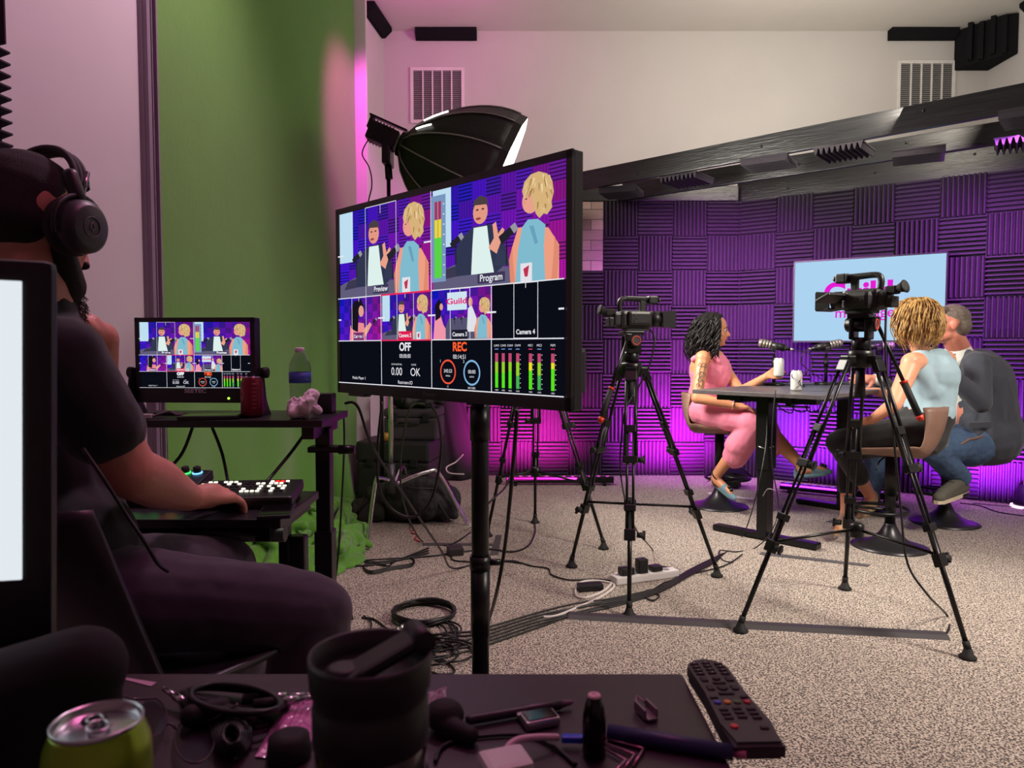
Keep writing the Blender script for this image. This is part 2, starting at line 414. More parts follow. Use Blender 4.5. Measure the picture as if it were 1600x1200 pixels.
# wood-look panel in the foam wall
pw = mat('pale_planks', (168, 142, 130), .6); nt = pw.node_tree
bk = nt.nodes.new('ShaderNodeTexBrick'); bk.inputs['Color1'].default_value = c(176, 150, 138); bk.inputs['Color2'].default_value = c(128, 104, 98); bk.inputs['Mortar'].default_value = c(62, 46, 46)
bk.inputs['Scale'].default_value = 1; bk.inputs['Brick Width'].default_value = .5; bk.inputs['Row Height'].default_value = .09; bk.inputs['Mortar Size'].default_value = .003; bk.offset = .37
tc = nt.nodes.new('ShaderNodeTexCoord'); mp = nt.nodes.new('ShaderNodeMapping'); mp.inputs['Rotation'].default_value = (PI / 2, 0, 0)
nt.links.new(tc.outputs['Object'], mp.inputs[0]); nt.links.new(mp.outputs[0], bk.inputs['Vector'])
mx = nt.nodes.new('ShaderNodeMixRGB'); mx.blend_type = 'MULTIPLY'; mx.inputs[0].default_value = .5
nn = nt.nodes.new('ShaderNodeTexNoise'); mp2 = nt.nodes.new('ShaderNodeMapping'); mp2.inputs['Scale'].default_value = (3, 1, 40); nn.inputs['Scale'].default_value = 2
nt.links.new(tc.outputs['Object'], mp2.inputs[0]); nt.links.new(mp2.outputs[0], nn.inputs['Vector'])
nt.links.new(bk.outputs[0], mx.inputs[1]); nt.links.new(nn.outputs[0], mx.inputs[2]); nt.links.new(mx.outputs[0], nt.nodes['Principled BSDF'].inputs['Base Color'])
mb = MB(); mb.box((.20, 6.597, 6 * TS + TS), (4 * TS - .004, .03, 2 * TS - .004))
tag(mb.build('wood_panel', pw), 'pale weathered plank panel set into the foam wall beside the big monitor', 'wood panel')
# ----------------------------------------------------------------- beams
def beam_mat():
    m = wood_mat('black_stained_timber', (38, 39, 41), (14, 14, 16), .34, (1.2, 22, 22)); nt = m.node_tree; b = nt.nodes['Principled BSDF']
    n = nt.nodes.new('ShaderNodeTexNoise'); n.inputs['Scale'].default_value = 60
    bp = nt.nodes.new('ShaderNodeBump'); bp.inputs['Strength'].default_value = .35; bp.inputs['Distance'].default_value = .006
    mp = [x for x in nt.nodes if x.type == 'MAPPING'][0]; nt.links.new(mp.outputs[0], n.inputs['Vector']); n.inputs['Scale'].default_value = 6
    nt.links.new(n.outputs[0], bp.inputs['Height']); nt.links.new(bp.outputs[0], b.inputs['Normal']); return m
BEAM = beam_mat()
def beam(a, b, z0, z1, wd, label):
    a = Vector((a[0], a[1], 0)); b = Vector((b[0], b[1], 0)); d = (b - a); L = d.length
    o = thing('timber_beam', label, 'beam', (a.x, a.y, z0), math.atan2(d.y, d.x), 'black timber beams over the set')
    m = MB(); m.box((L / 2, 0, (z1 - z0) / 2), (L, wd, z1 - z0), bev=.006); m.build('timber', BEAM, o, local=True)
    m = MB()
    for k in range(3): m.lathe([(.001, 0), (.011, 0), (.009, .004), (.001, .005)], (L * (.25 + .22 * k), -wd / 2, (z1 - z0) * (.3 + .2 * k)), (0, -1, 0), 8)
    m.build('bolt', BLKM, o, local=True)
    return o
T2 = P(1600, 140, 4.08); T1 = P(970, 262, 5.85)
d1 = (T1 - T2).normalized(); L_ = T1 + d1 * .95; R_ = T2 - d1 * .9
beam(L_, R_, 2.435, 2.585, .04, 'nearest black timber beam, running above the big monitor to the right edge')
u1 = P(977, 291, 6.5); u2 = P(1600, 192, 4.66); dd = (u2 - u1).normalized(); u2 = u2 + dd * .35
beam(u1 - dd * .02, u2, 2.435, 2.58, .04, 'middle black timber beam, between the nearest beam and the foam wall')
e1 = PC + PD * -.05 + PN * .10; e2 = PC + PD * 2.66 + PN * .10
beam((e1.x - .3, e1.y + .2), (e2.x, e2.y), 2.44, 2.66, .045, 'farthest black timber beam, lying along the top of the angled foam wall')
beam((.42, 6.58), (2.0, 6.58), 2.442, 2.575, .03, 'short black timber beam along the top of the straight foam wall')
# foam pieces laid over and between the beams, ridges down
LP = [(1.85, 5.25, .1), (2.25, 4.95, .0), (2.95, 4.20, .0), (1.42, 5.75, .0), (2.75, 5.05, .2), (3.25, 4.75, .1), (.95, 6.2, .3)]
for k, (x, y, t) in enumerate(LP):
    foam(k % 2, (x, y, 2.4335), 0, 'dark foam tile fixed flat under the overhead beams, %s of the seven from the right' % ['fourth', 'third', 'rightmost', 'fifth', 'sixth', 'second', 'leftmost'][k], 'foam tiles on the overhead beams', rot=(PI / 2, 0, math.radians(-40) + t))
# ----------------------------------------------------------------- black foam bits at the ceiling
FOAMB = mat('black_foam', (24, 24, 27), .95, bump=(500, .1), spec=.1)
def prism_strip(name, label, a, b, w_, nvec):
    """corner foam strip between a and b, sits under ceiling and against a wall whose inward normal is nvec"""
    a = Vector(a); b = Vector(b); n = Vector(nvec); d = Vector((0, 0, -1)); m = MB()
    pr = [(0, 0), (w_, 0), (w_, w_ * .35), (w_ * .35, w_), (0, w_)]
    A = [m._v(a + n * x + d * y) for x, y in pr]; B = [m._v(b + n * x + d * y) for x, y in pr]
    m._f(A); m._f(B[::-1])
    for i in range(5): m._f([A[i], A[(i + 1) % 5], B[(i + 1) % 5], B[i]])
    return tag(m.build(name, FOAMB), label, 'foam strip', 'black foam strips along the ceiling')
prism_strip('foam_strip', 'short black foam strip under the ceiling above the left wall vent', (P(650, 60, 6.6).x, 6.615, CEIL - .002), (P(745, 60, 6.6).x, 6.615, CEIL - .002), .085, (0, -1, 0))
prism_strip('foam_strip', 'black foam strip under the ceiling leading left from the corner foam block', (P(1388, 60, 6.6).x, 6.615, CEIL - .002), (P(1492, 60, 6.6).x, 6.615, CEIL - .002), .085, (0, -1, 0))
prism_strip('foam_strip', 'black foam strip along the right wall rising to the top right corner', (4.195, 6.1, CEIL - .002), (4.195, 5.0, CEIL - .002), .09, (-1, 0, 0))
prism_strip('foam_strip', 'small black foam piece high in the left corner near the pink ceiling', (wl(6.55).x + .004, 6.55, CEIL - .002), (wl(6.05).x + .004, 6.05, CEIL - .002), .09, (1, 0, 0))
m = MB()
cx, cy = 4.19, 6.61
m.prism([(cx, cy), (cx - .30, cy), (cx - .26, cy - .10), (cx - .10, cy - .34), (cx, cy - .38)], .33, Matrix.Translation((0, 0, CEIL - .345)))
for k in range(4):
    t = .15 + k * .24; x = cx - .27 + t * .24; y = cy - .10 - t * .26
    m.box((x, y, CEIL - .16 - .02 * (k % 2)), (.035, .12, .31), rot=(0, 0, -.8))
tag(m.build('corner_foam_block', FOAMB), 'ridged black foam bass trap block in the upper right room corner', 'foam block')
# ----------------------------------------------------------------- vents
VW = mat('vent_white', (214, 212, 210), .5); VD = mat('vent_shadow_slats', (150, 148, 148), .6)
def vent(px0, px1, py0, py1, label):
    a = P(px0, py0, 6.62); b = P(px1, py1, 6.62); wd = b.x - a.x; h = a.z - b.z
    t = thing('wall_vent', label, 'vent', ((a.x + b.x) / 2, 6.619, b.z), 0, 'return air vents high on the back wall')
    m = MB(); f = .028
    for x in (-wd / 2 + f / 2, wd / 2 - f / 2): m.box((x, -.008, h / 2), (f, .016, h), bev=.003)
    for z in (f / 2, h - f / 2): m.box((0, -.008, z), (wd - 2 * f, .016, f))
    n = 5
    for k in range(1, n): m.box((-wd / 2 + f + (wd - 2 * f) * k / n, -.008, h / 2), (.012, .014, h - 2 * f))
    m.build('frame', VW, t, local=True)
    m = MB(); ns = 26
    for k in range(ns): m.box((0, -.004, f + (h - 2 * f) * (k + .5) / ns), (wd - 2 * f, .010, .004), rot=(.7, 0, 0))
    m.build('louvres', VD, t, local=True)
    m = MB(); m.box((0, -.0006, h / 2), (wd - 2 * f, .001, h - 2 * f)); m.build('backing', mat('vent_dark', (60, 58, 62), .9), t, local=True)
vent(641, 726, 106, 193, 'white louvred vent high on the back wall, above the softbox')
vent(1402, 1490, 95, 183, 'white louvred vent high on the back wall, below the corner foam block')
# ----------------------------------------------------------------- green cloth
GREEN = mat('green_cloth', (78, 138, 28), .8, noise=(3, c(70, 128, 24), .3), bump=(40, .1), sheen=.3)
gt = thing('green_screen', 'tall green cloth backdrop hanging on the left wall, bunched on the carpet', 'green screen', (-1.2, 4.2, 0))
m = MB()
def gfn(u, v):
    y = 2.965 + u * (5.335 - 2.965); x = -1.126 - .12 * (5.3 - y)
    z = .03 + v * 3.88
    fall = max(0, 1 - z / 1.3)
    x += .010 * math.sin(u * 31) * fall + .02 * math.sin(u * 17 + 1) * fall + .006 * math.sin(u * 6 + z) + .10 * max(0, .5 - z) * (1 + math.sin(u * 23)) * .8
    return (x, y, z)
m.grid(gfn, 90, 40); m.build('hanging_cloth', GREEN, gt)
from mathutils import noise as MN
V3 = lambda x, y, z: Vector((x, y, z))
m = MB(); rnd = random.Random(14)
for k in range(60):
    y = rnd.uniform(3.15, 5.2); reach = .12 + .36 * math.exp(-((y - 3.95) / .62) ** 2); u = rnd.random() ** .8
    x = -1.17 - .12 * (5.3 - y) + u * reach; h = (1 - u) * .30 * math.exp(-((y - 4.0) / .9) ** 2) + .03; a = rnd.uniform(0, PI); L = rnd.uniform(.14, .30); r = rnd.uniform(.022, .040)
    z0 = max(r * .8, rnd.uniform(.2, 1) * h); z1 = max(r * .8, z0 + rnd.uniform(-.09, .07)); dx, dy = math.cos(a) * L * .5, math.sin(a) * L
    q0 = V3(max(x - dx, -1.20 - .12 * (5.3 - y)), y - dy, z0); q1 = V3(min(x + dx, -1.17 - .12 * (5.3 - y) + reach + .04), y + dy, z1); qm = (q0 + q1) / 2 + V3(rnd.uniform(-.03, .05), rnd.uniform(-.03, .03), rnd.uniform(-.01, .05))
    m.cap(q0, qm, r * .7, r, 10); m.cap(qm, q1, r, r * .6, 10)
    m.ell((x - .02, y, z0 * .40), (.11, .15, max(.03, z0 * .55)), None, 12, 8)
blob('bunched_hem', m, GREEN, gt, .009, 9, disp=(.010, 13))
# ----------------------------------------------------------------- wall outlet
t = thing('wall_outlet', 'white wall socket with a black plug on the pinkish left wall', 'outlet', (wl(6.0).x + .003, 6.0, .40), PI / 2 - math.atan(.12))
m = MB(); m.box((0, -.004, .06), (.075, .008, .12), bev=.003); m.build('cover_plate', WHITEP, t, local=True)
m = MB(); m.box((0, -.02, .035), (.03, .03, .028), bev=.004); m.tube([(0, -.03, .03), (.01, -.06, -.02), (.0, -.03, -.2), (.02, -.01, -.38)], .003, 6, spline=5); m.build('plug', BLKR, t, local=True)

# ================================================================= WALL DISPLAY
def wallpt(px):
    k = (px - 800) / FP; tt = (k * PC.y - PC.x) / (PD.x - k * PD.y); return PC + PD * tt
off = -PN * .07
A = wallpt(1241) + off; B = wallpt(1478) + off
ang = math.atan2((B - A).y, (B - A).x); Lw = (B - A).length
z0, z1 = 1.192, 1.868
tv = thing('wall_television', 'wall television on the angled foam wall, pale blue screen with a magenta logo', 'television', ((A.x + B.x) / 2, (A.y + B.y) / 2, z0), ang)
H_ = z1 - z0
m = MB(); m.box((0, .022, H_ / 2), (Lw, .04, H_), bev=.004)
for z, hh in ((.007, .014), (H_ - .005, .010)): m.box((0, -.001, z), (Lw, .008, hh))
for x in (-Lw / 2 + .005, Lw / 2 - .005): m.box((x, -.001, H_ / 2), (.010, .008, H_))
m.build('bezel', BLK, tv, local=True)
m = MB(); m.box((0, .052, H_ / 2), (.4, .025, .3)); m.build('wall_bracket', BLKM, tv, local=True)
SCRW = screen_mat('wall_screen_glow', .95)
MS = Matrix.Translation((0, -.0008, H_ / 2)) @ Matrix.Rotation(PI / 2, 4, 'X')
pn = Paint(MS); hw, hh = Lw / 2 - .011, H_ / 2 - .012
pn.rect(-hw, -hh, hw, hh, (176, 216, 246))
for k in range(5): pn.ellp(-.04, .01, .36 - .05 * k, .20 - .03 * k, (178 + k * 4, 214 + k * 1, 248))
MG = (235, 30, 215)
pn.text(-.06, .050, 'Guild', .235, MG, bold=.009)
pn.text(-.01, -.105, 'mortgage', .115, MG, bold=.001)
pn.build('screen', SCRW, tv)
# ================================================================= shared display picture (camera multiview)
def two_shot(pn, x, y, w_, h_, kind='pair', base=(92, 30, 190)):
    sT = pn.T; pn.T = (x, y, w_, h_)
    rnd = random.Random(3)
    pn.rect(0, 0, 1, 1, base)
    cols, rows = 9, 6
    for i in range(cols):
        for j in range(rows):
            t = i / cols; q = (int(88 + 95 * t - 20 * ((i + j) % 2) - (10 * j)), int(22 + 6 * ((i + j) % 2)), int(205 - 50 * t - 15 * (i * j % 3)))
            x0, y0, x1, y1 = i / cols, j / rows, (i + 1) / cols, (j + 1) / rows
            pn.rect(x0, y0, x1, y1, q); dk = tuple(int(v * .45) for v in q)
            pn.k += 0
            if (i + j) % 2:
                for k in range(5): pn.rect(x0, y0 + (k + .1) / 5 / rows, x1, y0 + (k + .42) / 5 / rows, dk)
            elif kind == 'pair':
                for k in range(5): pn.rect(x0 + (k + .1) / 5 / cols, y0, x0 + (k + .3) / 5 / cols, y1, tuple(int(v * .75) for v in q))
            if (i + j) % 2: pn.k -= 5
            elif kind == 'pair': pn.k -= 5
            pn.k -= 1
    pn.k += 8
    def man(cx, s, by=.18):
        f = lambda pts: [(cx + a * s, by + b * s) for a, b in pts]
        pn.poly(f([(-.19, 0), (-.20, .22), (-.14, .36), (-.05, .43), (.07, .43), (.15, .34), (.20, .12), (.16, .04), (.12, 0)]), (48, 54, 78))
        pn.poly(f([(-.05, .42), (.05, .42), (.07, .2), (.10, .0), (-.07, .0), (-.06, .25)]), (222, 240, 236))
        pn.ellp(cx + 0 * s, by + .55 * s, .055 * s, .105 * s, (226, 152, 130))
        pn.poly(f([(-.055, .58), (-.05, .66), (0, .70), (.05, .665), (.06, .58), (.045, .61), (-.04, .62)]), (74, 62, 66))
        pn.ellp(cx - .015 * s, by + .495 * s, .02 * s, .012 * s, (150, 70, 66))
        pn.ellp(cx - .022 * s, by + .575 * s, .010 * s, .008 * s, (60, 40, 44)); pn.ellp(cx + .02 * s, by + .575 * s, .010 * s, .008 * s, (60, 40, 44))
        pn.poly(f([(.06, .22), (.10, .30), (.09, .42), (.115, .44), (.13, .33), (.16, .38), (.175, .36), (.15, .26), (.12, .16)]), (232, 160, 138))
        pn.poly(f([(.10, .06), (.13, .20), (.19, .16), (.21, .04)]), (52, 58, 84))
    def blonde(cx, s, by=0.0):
        f = lambda pts: [(cx + a * s, by + b * s) for a, b in pts]
        pn.poly(f([(-.12, 0), (-.13, .3), (-.08, .50), (0, .50), (.13, .46), (.20, .30), (.20, 0)]), (238, 158, 130))
        pn.poly(f([(-.10, 0), (-.08, .3), (-.05, .50), (-.01, .56), (.06, .55), (.11, .49), (.10, .3), (.11, 0)]), (128, 186, 206))
        pn.poly(f([(.0, .50), (.03, .50), (.06, .34), (.04, .33)]), (104, 160, 186))
        pn.ellp(cx + .01 * s, by + .72 * s, .06 * s, .11 * s, (232, 160, 138))
        pn.poly(f([(-.035, .74), (-.05, .82), (-.035, .90), (.01, .955), (.065, .965), (.12, .93), (.155, .86), (.165, .76), (.15, .68), (.155, .63), (.12, .575), (.10, .59), (.07, .555), (.045, .60), (.03, .68), (.02, .75), (-.005, .80)]), (214, 178, 122))
        rn = random.Random(5)
        for k in range(26):
            hx = rn.uniform(-.02, .14); hy = rn.uniform(.62, .93) if hx > .04 else rn.uniform(.80, .92); w_ = rn.uniform(.006, .013); l = rn.uniform(.04, .09); tl = (hx - .06) * .5
            pn.poly(f([(hx, hy), (hx + w_, hy + .004), (hx + w_ * .8 + tl * l * 6, hy - l * .6), (hx + tl * l * 8, hy - l)]), [(238, 212, 164), (176, 136, 86), (226, 192, 138), (158, 120, 76)][k % 4]); pn.k -= 1
        pn.k += 1
        pn.ellp(cx - .035 * s, by + .715 * s, .008 * s, .02 * s, (226, 150, 128)); pn.ellp(cx - .022 * s, by + .745 * s, .008 * s, .006 * s, (70, 50, 50))
        pn.poly(f([(-.135, .0), (-.145, .22), (-.12, .34), (-.115, .20), (-.10, .0)]), (222, 138, 112)); pn.poly(f([(.19, .0), (.20, .28), (.17, .38), (.165, .22), (.15, .0)]), (222, 138, 112))
    def mic(cx, cy, s):
        pn.poly([(cx - .004, cy), (cx + .004, cy), (cx + .004, cy - .24 * s), (cx - .004, cy - .24 * s)], (30, 28, 40))
        pn.poly([(cx - .05 * s, cy - .02), (cx + .05 * s, cy + .07 * s), (cx + .07 * s, cy + .02 * s), (cx - .03 * s, cy - .08 * s)], (36, 34, 44))
        pn.poly([(cx + .02 * s, cy + .045 * s), (cx + .05 * s, cy + .07 * s), (cx + .07 * s, cy + .02 * s), (cx + .045 * s, cy - .01 * s)], (150, 150, 160))
    if kind == 'pair':
        pn.rect(0, .42, .16, 1, (190, 222, 240))
        pn.poly([(0, 0), (0, .16), (.25, .26), (.72, .12), (.95, 0)], (96, 92, 122))
        pn.poly([(.05, .1), (.10, .20), (.3, .24), (.22, .12)], (60, 56, 80))
        man(.40, 1.05, .12); mic(.20, .47, 1.0); mic(.60, .46, 1.2)
        blonde(.76, .98); 
        pn.rect(.70, 0, .78, .17, (226, 226, 232)); pn.poly([(.72, .12), (.76, .15), (.75, .05), (.73, .05)], (190, 50, 80))
    elif kind == 'one':
        pn.poly([(.24, 0), (.26, .35), (.36, .44), (.58, .40), (.62, .0)], (236, 140, 150))
        pn.poly([(.28, .30), (.27, .7), (.36, .93), (.52, .94), (.58, .80), (.46, .6), (.44, .2), (.34, .25)], (24, 20, 30))
        pn.ellp(.52, .68, .06, .13, (224, 160, 140)); pn.poly([(.52, .2), (.72, .42), (.76, .36), (.62, .1)], (230, 160, 140)); mic(.82, .45, .9)
    elif kind == 'wide':
        pn.rect(.27, .58, .60, .93, (206, 228, 240)); pn.text(.43, .75, 'Guild', .16, (225, 30, 120), bold=.004)
        pn.poly([(.15, 0), (.30, .42), (.66, .42), (.86, 0)], (84, 82, 110))
        pn.poly([(.02, 0), (.05, .5), (.14, .55), (.2, .3), (.24, .22), (.24, 0)], (240, 150, 170)); pn.poly([(.06, .38), (.05, .7), (.12, .82), (.18, .72), (.15, .45)], (26, 20, 30))
        pn.ellp(.165, .66, .03, .07, (224, 160, 140))
        pn.poly([(.60, .15), (.62, .6), (.68, .66), (.76, .4), (.74, .15)], (222, 226, 232)); pn.ellp(.66, .72, .035, .09, (220, 150, 130))
        blonde(.84, .80, .02); mic(.40, .42, .5); mic(.52, .42, .5)
    pn.T = sT
def multiview(pn, W_, H_):
    s = pn; WH = (232, 232, 240)
    s.rect(0, 0, W_, H_, (10, 12, 22)); rr = [0, .245 * H_ , .50 * H_, H_]
    # top row
    y0, y1 = .50 * H_, H_
    two_shot(s, 0, y0, W_ / 2, y1 - y0); two_shot(s, W_ / 2, y0, W_ / 2, y1 - y0)
    q = W_ / 4
    two_shot(s, 0, .25 * H_, q, .25 * H_, 'one'); two_shot(s, q, .25 * H_, q, .25 * H_, 'pair'); two_shot(s, 2 * q, .25 * H_, q, .25 * H_, 'wide')
    s.k += 4; u = H_ / 100
    def ln(xa, ya, xb, yb, t=.45, col=WH):
        if abs(xa - xb) < 1e-9: s.rect(xa - t * u / 2, ya, xa + t * u / 2, yb, col)
        else: s.rect(xa, ya - t * u / 2, xb, ya + t * u / 2, col)
    def guides(x, y, w_, h_, t=.35):
        ln(x + w_ * .33, y, x + w_ * .33, y + h_, t); ln(x + w_ * .66, y, x + w_ * .66, y + h_, t); ln(x + w_ * .33, y + h_ - .2 * u, x + w_ * .66, y, t)
        ln(x + w_ * .495, y + h_ * .90, x + w_ * .495, y + h_, t); ln(x, y + h_ * .5, x + w_ * .07, y + h_ * .5, .8); ln(x + w_ * .93, y + h_ * .5, x + w_, y + h_ * .5, .8)
    guides(0, .5 * H_, W_ / 2, .5 * H_)
    for k in range(4): guides(k * q, .25 * H_, q, .25 * H_)
    ln(3 * q + q * .33, .252 * H_, 3 * q + .66 * q, .252 * H_, .5)
    ln(0, .5 * H_, W_, .5 * H_, .5); ln(0, .25 * H_, W_, .25 * H_, .5); ln(W_ / 2, 0, W_ / 2, H_, .5)
    for k in (1, 3): ln(k * q, 0, k * q, .5 * H_, .5)
    ln(0, .3 * u, W_, .3 * u, .5); ln(W_ / 4, .5 * H_, W_ / 2, .5 * H_, .9, (230, 40, 90)); ln(W_ / 4, .25 * H_, W_ / 2, .25 * H_, .7, (230, 40, 90))
    # audio meter in the programme view
    x = W_ / 2; s.rect(x + .6 * u, 54 * u, x + 12 * u, 97 * u, (120, 150, 190))
    for k in range(2):
        xx = x + 3.2 * u + k * 3 * u
        s.rect(xx, 56 * u, xx + 2.3 * u, 76 * u, (80, 225, 20)); s.rect(xx, 76 * u, xx + 2.3 * u, 85 * u, (245, 215, 20)); s.rect(xx, 85 * u, xx + 2.3 * u, 94 * u, (170, 50, 90))
    for k in range(8): s.rect(x + 10 * u, (57 + 5 * k) * u, x + 11.2 * u, (57.5 + 5 * k) * u, WH)
    def lab(x, y, w_, tx, sz, bg=(60, 54, 84)): s.rect(x - w_ / 2, y - 2.3 * u, x + w_ / 2, y + 2.3 * u, bg); s.text(x, y, tx, sz * u, WH, bold=.0004)
    lab(W_ * .25, 53.5 * u, 15 * u, 'Preview', 4.2); lab(W_ * .75, 53.5 * u, 19 * u, 'Program', 4.6)
    lab(q * .5, 27.5 * u, 11 * u, 'Camera 1', 2.6, (120, 50, 110)); lab(q * 1.5, 27.5 * u, 12 * u, 'Camera 2', 2.8, (225, 30, 80)); lab(q * 2.5, 27.5 * u, 12 * u, 'Camera 3', 2.8, (30, 28, 44)); lab(q * 3.5, 28 * u, 12 * u, 'Camera 4', 3.0, (10, 12, 22))
    s.text(q * .5, 3.5 * u, 'Media Player 1', 2.4 * u, WH)
    s.text(q * 1.5, 21.3 * u, 'OFF', 6 * u, WH, bold=.0012); s.text(q * 1.5, 16.5 * u, '00:00:00', 3 * u, WH)
    s.text(q * 1.33, 12 * u, 'DATA RATE Mb/s', 1.3 * u, WH); s.text(q * 1.67, 12 * u, 'CACHE', 1.3 * u, WH)
    s.text(q * 1.33, 8 * u, '0.00', 6 * u, WH); s.text(q * 1.70, 8 * u, 'OK', 6 * u, WH); s.text(q * 1.5, 2.4 * u, 'Restream.IO', 2.6 * u, WH)
    s.text(q * 2.5, 21.3 * u, 'REC', 6 * u, (255, 96, 50), bold=.0012); s.text(q * 2.5, 16.5 * u, '00:14:51', 3 * u, WH)
    s.ring(q * 2.3, 9 * u, 6.2 * u, .9 * u, (240, 84, 60)); s.ring(q * 2.70, 9 * u, 6.2 * u, .9 * u, (130, 180, 220))
    s.text(q * 2.3, 9.4 * u, '345:53', 2.5 * u, WH); s.text(q * 2.7, 9.4 * u, '00:00', 2.5 * u, WH)
    s.text(q * 2.3, 7 * u, 'VIDEO2', 1.1 * u, WH); s.text(q * 2.7, 7 * u, '0 MINS', 1.1 * u, WH); s.text(q * 2.17, 14.3 * u, '1', 2 * u, WH); s.text(q * 2.57, 14.3 * u, '2', 2 * u, WH)
    s.text(q * 2.3, 1.6 * u, 'T7', 1.2 * u, WH); s.text(q * 2.7, 1.6 * u, 'NO DISK', 1.4 * u, WH)
    for k, (px_, nm, lv, hot) in enumerate(((.09, 'CAM1', 9.5, 0), (.19, 'CAM2', 9.5, 0), (.29, 'CAM3', 10.5, 0), (.40, 'CAM4', 8.5, 0), (.58, 'MIC1', 11, 1), (.70, 'MIC2', 9, 0), (.88, 'PGM', 12, 1))):
        xx = 3 * q + q * px_; g = (88, 226, 30) if k not in (3, 5) else (70, 176, 80)
        s.rect(xx - 1.0 * u, 2.6 * u, xx + 1.0 * u, lv * u, g); s.rect(xx - 1.0 * u, lv * u, xx + 1.0 * u, 14.5 * u, (235, 225, 40) if hot else (150, 206, 40)); s.rect(xx - 1.0 * u, 14.5 * u, xx + 1.0 * u, 18.5 * u, (190, 74, 110))
        s.text(xx, 22 * u, nm, 1.4 * u, WH); s.rect(xx - 1.2 * u, 20.2 * u, xx + 1.2 * u, 20.6 * u, (220, 60, 110) if hot else (110, 150, 220)); s.text(xx, 1.5 * u, '+00.0', 1.0 * u, WH)
        if k in (3, 4, 5, 6):
            for j in range(8): s.rect(xx + 1.4 * u, (3 + 2.1 * j) * u, xx + 2.0 * u, (3.25 + 2.1 * j) * u, WH)
# ================================================================= MAIN MONITOR ON ITS STAND
ML = Vector((-.622, 2.64, 0)); MR = Vector((.151, 1.83, 0)); mid = (ML + MR) / 2
mang = math.atan2((MR - ML).y, (MR - ML).x); MW = (MR - ML).length; MH = .647; MZ = .990
tv = thing('monitor', 'large flat monitor on a black pole stand, screen split into camera views and meters', 'monitor', (mid.x, mid.y, MZ), mang)
m = MB(); m.box((0, .020, MH / 2), (MW, .034, MH), bev=.004)
bz = .020
m.box((0, -.001, .0175), (MW, .008, .035)); m.box((0, -.001, MH - bz / 2), (MW, .008, bz))
for x in (-MW / 2 + bz / 2, MW / 2 - bz / 2): m.box((x, -.001, MH / 2), (bz, .008, MH))
m.box((-MW / 2 + .13, .005, -.004), (.10, .03, .010), bev=.003)
m.build('bezel', BLK, tv, local=True)
m = MB(); m.box((0, .052, MH * .42), (MW * .72, .035, MH * .62), bev=.012); m.build('rear_housing', BLK, tv, local=True)
m = MB(); m.box((MW / 2 - .072, .066, .10), (.085, .05, .12), bev=.012); m.build('rear_speaker', mat('dark_box', (34, 26, 40), .5), tv, local=True)
sw, sh = MW - 2 * bz, MH - bz - .035
pn = Paint(Matrix.Translation((-sw / 2, -.0004, .035)) @ Matrix.Rotation(PI / 2, 4, 'X'), .00005)
multiview(pn, sw, sh); pn.build('screen', screen_mat('monitor_glow', 1.0), tv)
text_obj('maker_mark', 'Pioneer', .020, Matrix.Translation((-.02, -.0056, .017)) @ Matrix.Rotation(PI / 2, 4, 'X'), mat('logo_grey', (92, 92, 98), .4), tv)
# stand
base = P(750, 700, 2.135)
st = thing('monitor_stand', 'black pole stand with clamp collars carrying the large monitor', 'stand', (base.x, base.y, 0))
m = MB(); m.cyl((0, 0, .03), (0, 0, 1.42), .0255, seg=20)
m.build('pole', BLKM, st, local=True)
for z0_, z1_, r_ in ((.30, .50, .0285), (.50, .54, .031), (.88, .98, .029)): m = MB(); m.cyl((0, 0, z0_), (0, 0, z1_), r_, seg=20); m.build('collar', BLKM, st, local=True)
m = MB(); m.cyl((.025, 0, .52), (.06, 0, .52), .010, seg=10); m.build('knob', BLKM, st, local=True)
m = MB(); m.box((0, 0, .012), (.62, .46, .024), bev=.01); m.lathe([(.05, .024), (.045, .04), (.03, .05)], seg=20); m.build('base_plate', BLKM, st, local=True)
m = MB(); R = Matrix.Rotation(mang, 4, 'Z'); m.M = R; m.box((-.0, -.02, 1.22), (.30, .016, .22)); m.box((0, -.003, 1.22), (.08, .03, .30)); m.build('mount_bracket', BLKM, st, local=True)
